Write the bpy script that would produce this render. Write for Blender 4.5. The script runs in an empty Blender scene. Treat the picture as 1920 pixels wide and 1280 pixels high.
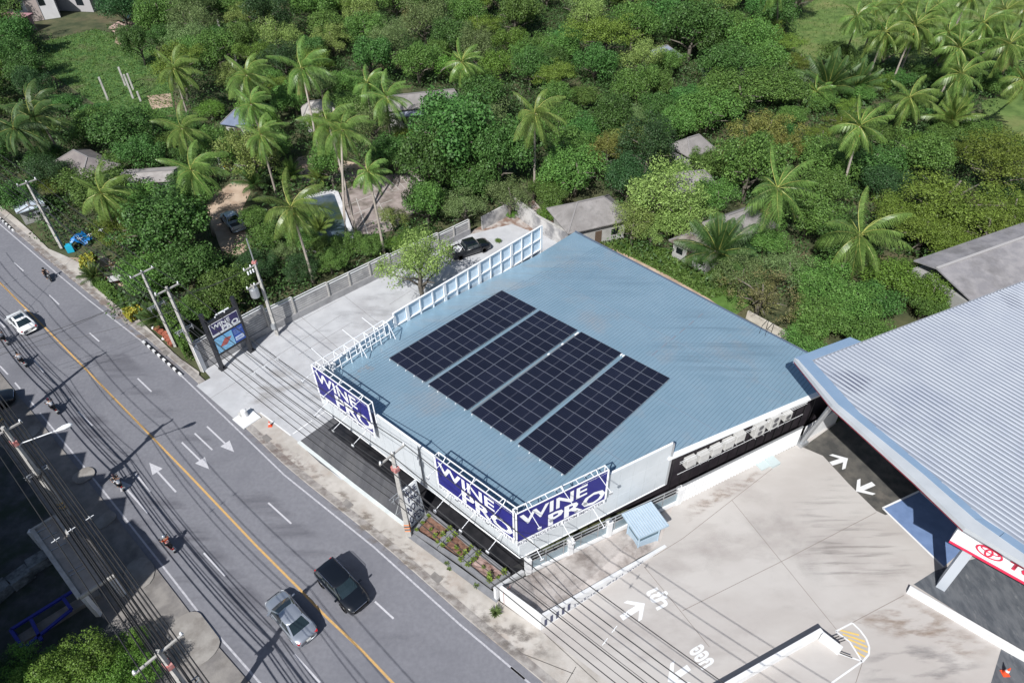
import bpy, math, random
import numpy as np
from mathutils import Vector, Matrix, Euler
from mathutils.geometry import tessellate_polygon
random.seed(7); RNG=np.random.default_rng(7)
S=bpy.context.scene; COL=S.collection
rad=math.radians
# ------------------------------------------------------------------ camera
CAMH=48.0
_t=rad(41.2); _r=rad(-1.5)
FW=Vector((0,math.cos(_t),-math.sin(_t))); _rt=Vector((1,0,0)); _up=_rt.cross(FW)
RT=_rt*math.cos(_r)+_up*math.sin(_r); UP=-_rt*math.sin(_r)+_up*math.cos(_r)
cam=bpy.data.objects.new('camera',bpy.data.cameras.new('camera')); COL.objects.link(cam)
cam.matrix_world=Matrix(((RT.x,UP.x,-FW.x,0),(RT.y,UP.y,-FW.y,0),(RT.z,UP.z,-FW.z,CAMH),(0,0,0,1)))
cam.data.sensor_fit='HORIZONTAL'; cam.data.sensor_width=36; cam.data.lens=24.0
cam.data.clip_start=.5; cam.data.clip_end=3000
S.camera=cam
# ------------------------------------------------------------------ sun and sky
SUN_AZ=67.0; SUN_EL=45.5      # the light travels towards this azimuth (from +X)
W=bpy.data.worlds.new('World'); S.world=W; W.use_nodes=True
nt=W.node_tree; bg=nt.nodes['Background']; sky=nt.nodes.new('ShaderNodeTexSky')
sky.sky_type='NISHITA'; sky.sun_disc=False; sky.sun_elevation=rad(SUN_EL)
sky.sun_rotation=rad(90-(SUN_AZ+180)); sky.air_density=1.0; sky.dust_density=1.2; sky.ozone_density=1.2
nt.links.new(sky.outputs[0],bg.inputs[0]); bg.inputs[1].default_value=0.07
sl=bpy.data.lights.new('sun','SUN'); sl.energy=4.7; sl.angle=rad(.53); sl.color=(1,.975,.94)
so=bpy.data.objects.new('sun',sl); COL.objects.link(so)
so.rotation_euler=Vector((math.cos(rad(SUN_AZ))*math.cos(rad(SUN_EL)),math.sin(rad(SUN_AZ))*math.cos(rad(SUN_EL)),-math.sin(rad(SUN_EL)))).to_track_quat('-Z','Y').to_euler()
S.view_settings.view_transform='Standard'; S.view_settings.look='None'; S.view_settings.gamma=1
S.view_settings.exposure=0.28
# ------------------------------------------------------------------ pixel rays to world points
def ray(x,y): return (x-960)/1280*RT-(y-640)/1280*UP+FW
def P(x,y,z=0.0):
    d=ray(x,y); s=(z-CAMH)/d.z; return Vector((d.x*s,d.y*s,z))
RD=Vector((math.cos(rad(47)),math.sin(rad(47))))
def roofz(x,y): return 6.6-.073*((x+3.7)*RD.x+(y-38.5)*RD.y)
def PR(x,y):
    z=6.
    for _ in range(25): p=P(x,y,z); z=roofz(p.x,p.y)
    return P(x,y,z)
def PV(x,y,A,B):                       # ray onto the upright plane through A, B -> (distance along, z)
    d=ray(x,y); ux,uy=(B[0]-A[0]),(B[1]-A[1]); L=math.hypot(ux,uy); ux/=L; uy/=L
    # t*d = A + s*u
    det=d.x*(-uy)-d.y*(-ux); t=(A[0]*(-uy)-A[1]*(-ux))/det; s=(d.x*A[1]-d.y*A[0])/det
    return s, CAMH+d.z*t
UA=138.5; UV=Vector((math.cos(rad(UA)),math.sin(rad(UA)),0)); NV=Vector((-UV.y,UV.x,0))   # along / across the road
def un(u,n,z=0): p=UV*u+NV*n; return Vector((p.x,p.y,z))
def heading(a,b): return math.atan2(b[1]-a[1],b[0]-a[0])
# ------------------------------------------------------------------ materials
MC={}
def nd(t,ty,**k):
    n=t.nodes.new(ty)
    for a,v in k.items(): setattr(n,a,v)
    return n
def mat(name,c1,c2=None,scale=1.0,rough=.7,metal=0,bump=0,bscale=None,detail=6,coord='Geometry',stretch=None,c3=None,s3=.1,t3=.55,spec=.5,contrast=.12,alpha=1,trans=0,emit=None,es=0,coat=0,island=0,rnd=0,transl=0):
    if name in MC: return MC[name]
    m=bpy.data.materials.new(name); m.use_nodes=True; t=m.node_tree; b=t.nodes['Principled BSDF']; MC[name]=m
    b.inputs['Roughness'].default_value=rough; b.inputs['Metallic'].default_value=metal
    b.inputs['Specular IOR Level'].default_value=spec; b.inputs['Coat Weight'].default_value=coat
    b.inputs['Transmission Weight'].default_value=trans
    if alpha<1: b.inputs['Alpha'].default_value=alpha
    if emit: b.inputs['Emission Color'].default_value=(*emit,1); b.inputs['Emission Strength'].default_value=es
    col=None
    if coord=='Geometry': co=nd(t,'ShaderNodeNewGeometry').outputs['Position']
    else: co=nd(t,'ShaderNodeTexCoord').outputs['Object']
    if stretch:
        mp=nd(t,'ShaderNodeMapping'); t.links.new(co,mp.inputs[0]); mp.inputs['Scale'].default_value=stretch[:3]
        if len(stretch)>3: mp.inputs['Rotation'].default_value=(0,0,stretch[3])
        co=mp.outputs[0]
    if c2 is None: b.inputs['Base Color'].default_value=(*c1,1)
    else:
        n=nd(t,'ShaderNodeTexNoise'); n.inputs['Scale'].default_value=scale; n.inputs['Detail'].default_value=detail; n.inputs['Roughness'].default_value=.6
        t.links.new(co,n.inputs['Vector'])
        r=nd(t,'ShaderNodeValToRGB'); r.color_ramp.elements[0].position=.5-contrast; r.color_ramp.elements[1].position=.5+contrast
        r.color_ramp.elements[0].color=(*c1,1); r.color_ramp.elements[1].color=(*c2,1)
        t.links.new(n.outputs[0],r.inputs[0]); col=r.outputs[0]
        if c3:
            n3=nd(t,'ShaderNodeTexNoise'); n3.inputs['Scale'].default_value=s3; n3.inputs['Detail'].default_value=8; n3.inputs['Roughness'].default_value=.65
            t.links.new(co,n3.inputs['Vector'])
            r3=nd(t,'ShaderNodeValToRGB'); r3.color_ramp.elements[0].position=t3-.06; r3.color_ramp.elements[1].position=t3+.14
            t.links.new(n3.outputs[0],r3.inputs[0])
            mx=nd(t,'ShaderNodeMix',data_type='RGBA'); t.links.new(r3.outputs[0],mx.inputs[0]); t.links.new(col,mx.inputs[6]); mx.inputs[7].default_value=(*c3,1)
            col=mx.outputs[2]
        t.links.new(col,b.inputs['Base Color'])
    if island or rnd:
        if col is None:
            rg=nd(t,'ShaderNodeRGB'); rg.outputs[0].default_value=(*c1,1); col=rg.outputs[0]
        src=[]
        hs=nd(t,'ShaderNodeHueSaturation'); t.links.new(col,hs.inputs['Color'])
        g=nd(t,'ShaderNodeNewGeometry'); oi=nd(t,'ShaderNodeObjectInfo')
        m1=nd(t,'ShaderNodeMath',operation='MULTIPLY_ADD'); t.links.new(g.outputs['Random Per Island'],m1.inputs[0]); m1.inputs[1].default_value=island*2; m1.inputs[2].default_value=1-island
        m2=nd(t,'ShaderNodeMath',operation='MULTIPLY_ADD'); t.links.new(oi.outputs['Random'],m2.inputs[0]); m2.inputs[1].default_value=rnd*2; m2.inputs[2].default_value=1-rnd
        m3=nd(t,'ShaderNodeMath',operation='MULTIPLY'); t.links.new(m1.outputs[0],m3.inputs[0]); t.links.new(m2.outputs[0],m3.inputs[1])
        t.links.new(m3.outputs[0],hs.inputs['Value'])
        m4=nd(t,'ShaderNodeMath',operation='MULTIPLY_ADD'); t.links.new(oi.outputs['Random'],m4.inputs[0]); m4.inputs[1].default_value=.03*(1 if rnd else 0); m4.inputs[2].default_value=.5-.018*(1 if rnd else 0)
        t.links.new(m4.outputs[0],hs.inputs['Hue'])
        col=hs.outputs[0]; t.links.new(col,b.inputs['Base Color'])
    if bump:
        bn=nd(t,'ShaderNodeTexNoise'); bn.inputs['Scale'].default_value=bscale or scale*4; bn.inputs['Detail'].default_value=4
        t.links.new(co,bn.inputs['Vector']); bp=nd(t,'ShaderNodeBump'); bp.inputs['Strength'].default_value=bump; bp.inputs['Distance'].default_value=.05
        t.links.new(bn.outputs[0],bp.inputs['Height']); t.links.new(bp.outputs[0],b.inputs['Normal'])
    if transl:
        tr=nd(t,'ShaderNodeBsdfTranslucent'); ms=nd(t,'ShaderNodeMixShader'); ms.inputs[0].default_value=transl
        if col is not None:
            bc=nd(t,'ShaderNodeBrightContrast'); bc.inputs['Bright'].default_value=.01; t.links.new(col,bc.inputs[0]); t.links.new(bc.outputs[0],tr.inputs[0])
        else: tr.inputs[0].default_value=(*c1,1)
        out=t.nodes['Material Output']; t.links.new(b.outputs[0],ms.inputs[1]); t.links.new(tr.outputs[0],ms.inputs[2]); t.links.new(ms.outputs[0],out.inputs['Surface'])
    return m
# ------------------------------------------------------------------ mesh builder
def root_of(o):
    while o.parent: o=o.parent
    return o
def tris(poly):
    out=[]
    for t in tessellate_polygon([[Vector((p[0],p[1],0)) for p in poly]]):
        a,b,c=[poly[i] for i in t]; ar=(b[0]-a[0])*(c[1]-a[1])-(c[0]-a[0])*(b[1]-a[1])
        out.append(tuple(t) if ar>0 else tuple(t)[::-1])
    return out
class M:
    def __init__(s): s.v=[]; s.f=[]
    def add(s,vs,fs):
        k=len(s.v); s.v+= [tuple(v) for v in vs]; s.f+=[tuple(i+k for i in f) for f in fs]; return s
    def box(s,c,size,rz=0,ry=0,rx=0,taper=1):
        x,y,z=[a/2 for a in size]; e=Euler((rx,ry,rz)).to_matrix(); c=Vector(c)
        vs=[c+e@Vector((i*x*(taper if k>0 else 1),j*y*(taper if k>0 else 1),k*z)) for k in(-1,1) for j in(-1,1) for i in(-1,1)]
        return s.add(vs,[(0,2,3,1),(4,5,7,6),(0,1,5,4),(2,6,7,3),(0,4,6,2),(1,3,7,5)])
    def prism(s,poly,z0,z1,zf=None):
        n=len(poly); a=sum(poly[i][0]*poly[(i+1)%n][1]-poly[(i+1)%n][0]*poly[i][1] for i in range(n))
        if a<0: poly=poly[::-1]
        vs=[(p[0],p[1],z0) for p in poly]+[(p[0],p[1],(zf(p[0],p[1]) if zf else z1)) for p in poly]
        caps=[tuple(range(n))] if n<5 else tris(poly)
        return s.add(vs,[tuple(c[::-1]) for c in caps]+[tuple(i+n for i in c) for c in caps]+[(i,(i+1)%n,n+(i+1)%n,n+i) for i in range(n)])
    def sheet(s,poly,z):
        n=len(poly); a=sum(poly[i][0]*poly[(i+1)%n][1]-poly[(i+1)%n][0]*poly[i][1] for i in range(n))
        if a<0: poly=poly[::-1]
        return s.add([(p[0],p[1],z) for p in poly],[tuple(range(n))] if n<5 else tris(poly))
    def strip(s,L,R,z=None):
        n=len(L); vs=[(p[0],p[1],p[2] if z is None else z) for p in L]+[(p[0],p[1],p[2] if z is None else z) for p in R]
        return s.add(vs,[(i,i+1,n+i+1,n+i) for i in range(n-1)])
    def beam(s,a,b,w,h=None):
        a=Vector(a);b=Vector(b);h=h or w; d=(b-a); L=d.length
        if L<1e-6: return s
        d.normalize(); up=Vector((0,0,1)) if abs(d.z)<.95 else Vector((1,0,0)); x=d.cross(up).normalized(); y=x.cross(d)
        vs=[p+x*i*w/2+y*j*h/2 for p in(a,b) for i,j in((-1,-1),(1,-1),(1,1),(-1,1))]
        return s.add(vs,[(0,1,2,3),(7,6,5,4),(0,4,5,1),(1,5,6,2),(2,6,7,3),(3,7,4,0)])
    def tube(s,pts,r,n=6,cap=True):
        pts=[Vector(p) for p in pts]; m=len(pts); rr=r if isinstance(r,(list,tuple)) else [r]*m; vs=[]
        up=Vector((0,0,1))
        for i,p in enumerate(pts):
            d=(pts[min(i+1,m-1)]-pts[max(i-1,0)]); d.normalize()
            u=up if abs(d.dot(up))<.9 else Vector((0,1,0)) if abs(d.y)<.9 else Vector((1,0,0))
            if abs(d.z)>.9: u=Vector((0,1,0))
            x=d.cross(u).normalized(); y=x.cross(d)
            for k in range(n):
                a=2*math.pi*k/n; vs.append(p+(x*math.cos(a)+y*math.sin(a))*rr[i])
        fs=[(i*n+k,i*n+(k+1)%n,(i+1)*n+(k+1)%n,(i+1)*n+k) for i in range(m-1) for k in range(n)]
        if cap: fs+=[tuple(range(n))[::-1],tuple(range((m-1)*n,m*n))]
        return s.add(vs,fs)
    def lathe(s,prof,c=(0,0,0),n=16):
        c=Vector(c); vs=[c+Vector((r*math.cos(2*math.pi*k/n),r*math.sin(2*math.pi*k/n),z)) for r,z in prof for k in range(n)]
        m=len(prof); fs=[(i*n+k,i*n+(k+1)%n,(i+1)*n+(k+1)%n,(i+1)*n+k) for i in range(m-1) for k in range(n)]
        fs+=[tuple(range(n))[::-1],tuple(range((m-1)*n,m*n))]; return s.add(vs,fs)
    def wheel(s,c,r,w,axis='y',n=18):
        c=Vector(c); prof=[(r*.62,-w/2),(r*.95,-w/2),(r,-w*.3),(r,w*.3),(r*.95,w/2),(r*.62,w/2)]
        vs=[]
        for q,o in prof:
            for k in range(n):
                a=2*math.pi*k/n; vs.append(c+(Vector((q*math.cos(a),o,q*math.sin(a))) if axis=='y' else Vector((o,q*math.cos(a),q*math.sin(a)))))
        m=len(prof); fs=[(i*n+k,i*n+(k+1)%n,(i+1)*n+(k+1)%n,(i+1)*n+k) for i in range(m-1) for k in range(n)]+[tuple(range(n)),tuple(range((m-1)*n,m*n))[::-1]]
        return s.add(vs,fs)
    def build(s,name,material,parent=None,world=False,smooth=False,loc=None,rz=0,bevel=0):
        me=bpy.data.meshes.new(name); vs=s.v
        if world and parent is not None:
            l=root_of(parent).location; vs=[(v[0]-l.x,v[1]-l.y,v[2]-l.z) for v in vs]
        me.from_pydata(vs,[],s.f); me.validate(); me.update()
        me.materials.append(material)
        if smooth: me.shade_smooth()
        o=bpy.data.objects.new(name,me); COL.objects.link(o)
        if parent is not None: o.parent=parent
        if loc is not None: o.location=loc
        if rz: o.rotation_euler=(0,0,rz)
        if bevel:
            b=o.modifiers.new('bevel','BEVEL'); b.width=bevel; b.segments=2; b.limit_method='ANGLE'
        return o
def tag(o,label,cat,group=None):
    o['label']=label; o['category']=cat
    if group: o['group']=group
    return o
def empty(name,loc,label,cat,group=None,rz=0):
    o=bpy.data.objects.new(name,None); COL.objects.link(o); o.location=loc; o.rotation_euler=(0,0,rz); o.empty_display_size=.1
    return tag(o,label,cat,group)
def struct(o): o['kind']='structure'; return o
def kids(o): return [c for c in bpy.data.objects if c.parent==o]
def dup(src,loc=None,rz=None,label=None,group=None,scale=None,tree=None):
    tree=tree if tree is not None else [(c,kids(c)) for c in kids(src)]
    r=src.copy(); COL.objects.link(r)
    if loc is not None: r.location=loc
    if rz is not None: r.rotation_euler=(0,0,rz)
    if scale is not None: r.scale=scale if hasattr(scale,'__len__') else (scale,)*3
    if label: r['label']=label
    if group: r['group']=group
    for c,gs in tree:
        k=c.copy(); COL.objects.link(k); k.parent=r
        for g in gs: q=g.copy(); COL.objects.link(q); q.parent=k
    return r
def text(body,name,material,parent,origin,xd,yd,width,height,off=.0,lift=.0,world=True,thick=.0,extra=0):
    c=bpy.data.curves.new('txt','FONT'); c.body=body; c.offset=off; c.resolution_u=2; c.space_line=.9
    t=bpy.data.objects.new('txt',c); COL.objects.link(t)
    me=bpy.data.meshes.new_from_object(t.evaluated_get(bpy.context.evaluated_depsgraph_get())); bpy.data.objects.remove(t); 
    co=np.empty(len(me.vertices)*3); me.vertices.foreach_get('co',co); co=co.reshape(-1,3)
    mn=co.min(0); sz=co.max(0)-mn; sz[sz==0]=1
    xd=Vector(xd).normalized(); yd=Vector(yd).normalized(); nn=xd.cross(yd)
    o3=Vector(origin)+nn*lift
    if world and parent is not None: o3=o3-root_of(parent).location
    uv=(co-mn)/sz; out=np.array(o3)[None]+uv[:,:1]*width*np.array(xd)[None]+uv[:,1:2]*height*np.array(yd)[None]
    me.vertices.foreach_set('co',out.ravel()); me.update(); me.materials.clear(); me.materials.append(material); me.name=name
    o=bpy.data.objects.new(name,me); COL.objects.link(o)
    if parent is not None: o.parent=parent
    return o
def inpoly(x,y,poly):
    c=False; n=len(poly); j=n-1
    for i in range(n):
        xi,yi=poly[i][0],poly[i][1]; xj,yj=poly[j][0],poly[j][1]
        if (yi>y)!=(yj>y) and x<(xj-xi)*(y-yi)/(yj-yi)+xi: c=not c
        j=i
    return c
def G(pts,z=0): return [P(x,y,z) for x,y in pts]
# ================================================================== palette
m_ground=mat('forest_floor',(.035,.05,.018),(.085,.09,.04),.35,.95,bump=.6,c3=(.16,.12,.07),s3=.07,t3=.6)
m_asph=mat('asphalt',(.165,.168,.190),(.192,.195,.218),3.0,.85,bump=.25,bscale=60,c3=(.14,.143,.165),s3=.13,t3=.56)
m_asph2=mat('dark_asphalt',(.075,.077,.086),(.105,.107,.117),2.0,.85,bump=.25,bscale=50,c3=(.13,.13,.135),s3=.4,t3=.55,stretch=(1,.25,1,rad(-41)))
m_drive=mat('driveway_asphalt',(.05,.05,.048),(.10,.095,.085),.9,.85,bump=.3,bscale=30,c3=(.17,.15,.13),s3=.35,t3=.6)
m_yard=mat('yard_concrete',(.42,.43,.45),(.48,.49,.51),.6,.85,bump=.12,bscale=20,c3=(.37,.37,.385),s3=.22,t3=.56)
m_fore=mat('forecourt_concrete',(.41,.385,.367),(.46,.44,.422),.22,.85,bump=.12,bscale=20,c3=(.335,.31,.295),s3=.2,t3=.58,stretch=(.6,1.2,1,rad(-25)))
m_walk=mat('pavement_concrete',(.37,.345,.315),(.46,.435,.405),.7,.88,bump=.25,bscale=14,c3=(.33,.28,.24),s3=.3,t3=.57)
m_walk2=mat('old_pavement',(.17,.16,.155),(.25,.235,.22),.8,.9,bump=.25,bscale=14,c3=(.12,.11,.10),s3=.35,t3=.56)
m_stone=mat('stone_paving',(.07,.08,.095),(.12,.13,.145),2.2,.7,bump=.3,bscale=10,c3=(.2,.21,.22),s3=3.0,t3=.63,stretch=(1,.35,1,rad(40)))
m_sand=mat('sandy_soil',(.36,.26,.19),(.50,.39,.30),.5,.95,bump=.4,bscale=10,c3=(.22,.17,.11),s3=.3,t3=.58)
m_patio=mat('old_stone_patio',(.24,.20,.185),(.36,.31,.29),.8,.9,bump=.4,bscale=6,c3=(.14,.12,.10),s3=.5,t3=.52)
m_blueflr=mat('blue_floor',(.13,.20,.36),(.16,.24,.42),1.2,.6)
m_grass=mat('meadow_grass',(.065,.12,.022),(.12,.19,.045),.5,.95,bump=.8,bscale=6,c3=(.19,.2,.07),s3=.12,t3=.55)
m_grassd=mat('clearing_grass',(.045,.115,.022),(.08,.165,.035),.4,.95,bump=.8,bscale=6,c3=(.11,.11,.05),s3=.15,t3=.58)
m_white=mat('white_paint',(.72,.73,.74),(.66,.67,.68),1.5,.6)
m_mark=mat('road_paint',(.55,.55,.58),(.44,.44,.47),6,.7,detail=8)
m_mark2=mat('worn_road_paint',(.34,.34,.37),(.50,.50,.53),5,.7,detail=8)
m_yel=mat('yellow_paint',(.60,.36,.12),(.46,.30,.13),5,.7,detail=8)
m_yel2=mat('hatch_yellow',(.72,.50,.12),(.62,.45,.16),4,.7)
m_black=mat('black_paint',(.02,.02,.022),rough=.5)
m_char=mat('charcoal_wall',(.022,.018,.024),(.035,.03,.036),1.0,.55)
m_glassk=mat('dark_glass',(.012,.016,.02),rough=.06,spec=.8)
m_roof=mat('store_roof_steel',(.265,.405,.505),(.30,.44,.54),.35,.36,metal=.35,c3=(.36,.41,.45),s3=.2,t3=.60,stretch=(1,1,1),bump=.05,bscale=2)
m_rib=mat('store_roof_rib',(.17,.26,.345),(.22,.31,.40),.5,.42,metal=.25)
m_nroof=mat('showroom_roof_steel',(.29,.32,.38),(.32,.355,.41),.3,.45,metal=.2,c3=(.20,.23,.31),s3=.10,t3=.60)
m_nrib=mat('showroom_roof_rib',(.44,.47,.52),(.39,.42,.48),.4,.4,metal=.15)
m_trim=mat('blue_cladding',(.19,.28,.40),(.21,.30,.42),.6,.4)
m_trimg=mat('grey_cladding',(.42,.45,.48),(.47,.5,.53),.6,.4)
m_panel=mat('perforated_fascia',(.56,.60,.63),(.62,.66,.69),.5,.5,metal=.1)
m_panelb=mat('pale_blue_fascia',(.52,.66,.78),(.60,.72,.82),.8,.45)
m_steelw=mat('white_steel',(.80,.82,.84),rough=.45)
m_blue=mat('sign_blue',(.012,.013,.17),(.016,.017,.20),.8,.4,coord='Object',spec=.3)
m_navy=mat('sign_navy',(.035,.028,.12),rough=.4)
m_letw=mat('sign_white',(.82,.84,.86),rough=.4)
m_lett=mat('sign_dark_lettering',(.05,.06,.12),rough=.5)
m_red=mat('sign_red',(.62,.02,.07),rough=.35)
m_conc=mat('cast_concrete',(.38,.37,.35),(.47,.46,.44),2.0,.85,coord='Object',c3=(.27,.26,.24),s3=.8,t3=.58)
m_wallc=mat('grey_block_wall',(.38,.375,.375),(.50,.495,.49),.9,.85,c3=(.24,.24,.25),s3=.5,t3=.54,bump=.2,bscale=5)
m_weath=mat('weathered_wall',(.50,.49,.48),(.20,.20,.21),.6,.9,detail=9,contrast=.1)
m_rubber=mat('tyre_rubber',(.018,.018,.02),rough=.8)
m_rim=mat('alloy_rim',(.55,.56,.58),rough=.3,metal=.9)
m_chrome=mat('chrome',(.8,.8,.82),rough=.15,metal=1)
m_cable=mat('cable_black',(.02,.02,.022),rough=.6)
m_alu=mat('galvanised_steel',(.45,.47,.49),rough=.4,metal=.6)
m_orange=mat('cone_orange',(.78,.09,.03),rough=.5)
m_thatch=mat('hut_roof_grey',(.20,.19,.185),(.28,.265,.26),1.2,.9,coord='Object',c3=(.14,.13,.125),s3=.6,t3=.56,bump=.4,bscale=9)
m_bark=mat('tree_bark',(.10,.09,.07),(.17,.15,.125),3,.9,coord='Object',bump=.4,bscale=12)
m_barkp=mat('palm_bark',(.27,.235,.20),(.36,.32,.28),5,.9,coord='Object',stretch=(.3,.3,3))
m_soil=mat('planter_soil',(.13,.065,.045),(.21,.12,.085),3,.95,bump=.7,bscale=14)
m_terra=mat('terracotta',(.30,.09,.055),(.38,.13,.08),4,.8,coord='Object')
# ================================================================== ground sheets
def poly_ground(name,pts,z,m,world=None):
    return struct(M().sheet(world or G(pts,z),z).build(name,m))
struct(M().sheet([(-700,-200),(700,-200),(700,900),(-700,900)],-.06).build('ground',m_ground))
def ext(L,a,b):
    d0=(L[0]-L[1]).normalized(); d1=(L[-1]-L[-2]).normalized(); return [L[0]+d0*a]+L+[L[-1]+d1*b]
def offs(L,d):
    out=[]
    for i in range(len(L)):
        t=(L[min(i+1,len(L)-1)]-L[max(i-1,0)]); t.z=0; t.normalize(); out.append(L[i]+Vector((t.y,-t.x,0))*(-d))
    return out     # positive d = to the left of travel
# every line below runs down the picture (towards the lower right)
edgeR=ext(G([(26,443),(106,512),(167,563),(264,638),(341,705),(439,799),(533,890),(701,1025),(860,1168),(936,1232)]),90,45)
yel=ext(G([(0,530),(47,577),(108,638),(240,773),(362,898),(480,1022),(559,1101),(611,1155),(678,1218),(737,1280)]),90,45)
edgeL=ext(G([(0,684),(32,723),(75,774),(157,874),(213,944),(300,1054),(383,1161),(480,1271)]),90,45)
def resamp(L,n):
    d=[0]
    for i in range(1,len(L)): d.append(d[-1]+(L[i]-L[i-1]).length)
    out=[]
    for k in range(n):
        s=d[-1]*k/(n-1); i=max(j for j in range(len(d)-1) if d[j]<=s+1e-9); f=(s-d[i])/(d[i+1]-d[i]); out.append(L[i].lerp(L[i+1],f))
    return out
kerbR=resamp(offs(edgeR,.62),60); kerbL=resamp(offs(edgeL,-.45),60)
struct(M().strip(kerbL,kerbR,0).build('road',m_asph))
def line(name,L,w,m,z=.004): return struct(M().strip(offs(L,w/2),offs(L,-w/2),z).build(name,m))
line('road_centre_line',yel,.17,m_yel); line('road_edge_line',edgeR[:],.14,m_mark2)
mm=M(); L0=edgeL[1:]; 
mm.strip(offs(edgeL[3:],.07),offs(edgeL[3:],-.07),.004)
mm.build('road_edge_line',m_mark2)['kind']='structure'
mm=M()
def dash(a,b,w=.14,z=.004):
    A,B=P(*a),P(*b); d=(B-A).normalized(); x=Vector((d.y,-d.x,0))*w/2; mm.add([(*(p).xy,z) for p in (A-x,A+x,B+x,B-x)],[(0,1,2,3)])
for a,b in [((26,492),(44,508)),((92,553),(111,571)),((168,624),(186,640)),((258,709),(284,734)),((365,812),(398,843)),((503,942),(546,981)),((703,1127),(738,1159)),((0,603),(9,614)),((64,674),(82,698)),((147,771),(173,798)),((253,887),(282,921)),((382,1036),(422,1079)),((552,1226),(600,1279)),((15,702),(0,686)),((28,717),(38,729)),((56,751),(66,762)),((958,1250),(984,1272))]: dash(a,b)
struct(mm.build('lane_dashes',m_mark))
mm=M()
def arrow(tail,tip,w=.15,hw=.48,hl=1.55,z=.0045):
    A,B=P(*tail),P(*tip); d=(B-A).normalized(); x=Vector((d.y,-d.x,0)); N=B-d*hl
    mm.add([(p.x,p.y,z) for p in (A-x*w/2,A+x*w/2,N+x*w/2,N-x*w/2)],[(0,1,2,3)])
    mm.add([(p.x,p.y,z) for p in (N-x*hw,N+x*hw,B)],[(0,1,2)])
arrow((388,799),(439,847)); arrow((341,829),(392,879)); arrow((330,922),(280,867)); arrow((277,961),(221,898))
struct(mm.build('lane_arrows',m_mark))
# patches and skid wear on the road
# right pavement, from the kerb to the plant line / yard
backR=ext(G([(0,386),(30,410),(61,437),(91,467),(126,482),(162,500),(179,536),(215,569),(248,587),(272,610),(334,670),(374,698),(372,722),(437,783),(488,773),(545,816),(560,829),(600,868),(663,912),(729,964),(759,985),(775,1003),(931,1124),(939,1130),(1013,1183),(1060,1218),(1120,1265),(1180,1312)]),90,60)
kr=[p for p in kerbR]
pts=[p for p in kr]
poly=[(p.x,p.y) for p in pts]+[(p.x,p.y) for p in reversed(backR)]
struct(M().prism(poly,-.05,.10).build('pavement',m_walk))
kb=M(); kw=M(); a,b=P(269,642),P(341,705); n=15
def kerbrun(a,b,n):
    d=(b-a)/n; ang=math.atan2(d.y,d.x)
    for i in range(n): (kw if i%2==0 else kb).box(((a+d*(i+.5)).xy.to_3d()+Vector((0,0,.13))),(d.length-.01,.2,.26),ang)
kerbrun(P(269,642),P(341,705),15); kerbrun(P(0,410),P(27,435),9)
struct(kw.build('kerb',m_white)); struct(kb.build('kerb_black_blocks',m_black))
# gutter strip, the low worn concrete channel between asphalt and pavement
g1=resamp(offs(edgeR,.66),60); g2=resamp(offs(edgeR,1.25),60)
struct(M().strip(g1,g2,.104).build('gutter',mat('gutter_concrete',(.26,.245,.235),(.36,.34,.32),1.5,.9,bump=.3,bscale=9,c3=(.17,.15,.14),s3=.8,t3=.52)))
# shop yard
yard=[(368,723),(395,708),(383,694),(507,622),(557,598),(620,566),(733,510),(823,468),(880,440),(960,420),(1010,440),(1064,445),(1110,520),(900,700),(640,900),(560,829),(545,816),(488,773),(437,783)]
poly_ground('shop_yard',yard,.108,m_yard)
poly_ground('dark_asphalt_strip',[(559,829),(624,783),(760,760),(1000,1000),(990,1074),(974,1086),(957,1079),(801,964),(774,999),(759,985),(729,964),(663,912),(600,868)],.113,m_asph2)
mm=M()
def pline(a,b,w,z=.118): 
    A,B=P(*a,z),P(*b,z); d=(B-A).normalized(); x=Vector((d.y,-d.x,0))*w/2; mm.add([(*(p).xy,z) for p in (A-x,A+x,B+x,B-x)],[(0,1,2,3)])
for a,b in [((488,773),(545,816)),((549,813),(585,788)),((595,781),(620,764))]: pline(a,b,.14)
struct(mm.build('bay_lines',m_white))
mm=M()
for a,b in [((560,828),(663,910)),((663,910),(759,984))]: mm.beam(P(*a,.11),P(*b,.11),.32,.14)
struct(mm.build('kerb',mat('kerb_concrete',(.52,.56,.56),(.62,.66,.66),1,.8)))
mm=M()      # saw-cut joints in the yard
for a,b in [((392,748),(640,590)),((470,640),(640,780)),((560,590),(690,700)),((640,550),(740,630)),((732,511),(800,560)),((660,604),(560,665)),((730,571),(770,545)),((437,668),(640,560))]:
    pline(a,b,.035,.112)
struct(mm.build('concrete_joints',mat('joint',(.16,.15,.15),rough=.9)))
# drain covers and repairs on the pavement
mm=M()
for x,y in [(652,944),(818,1082),(500,821),(1000,1400),(236,602),(310,661)]:
    p=P(x,y,.12); mm.box((p.x,p.y,.108),(.95,.55,.02),rad(UA))
    for k in (-.2,0,.2): mm.box((p.x+k*UV.x,p.y+k*UV.y,.12),(.06,.35,.014),rad(UA))
struct(mm.build('drain_covers',m_walk2))
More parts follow.
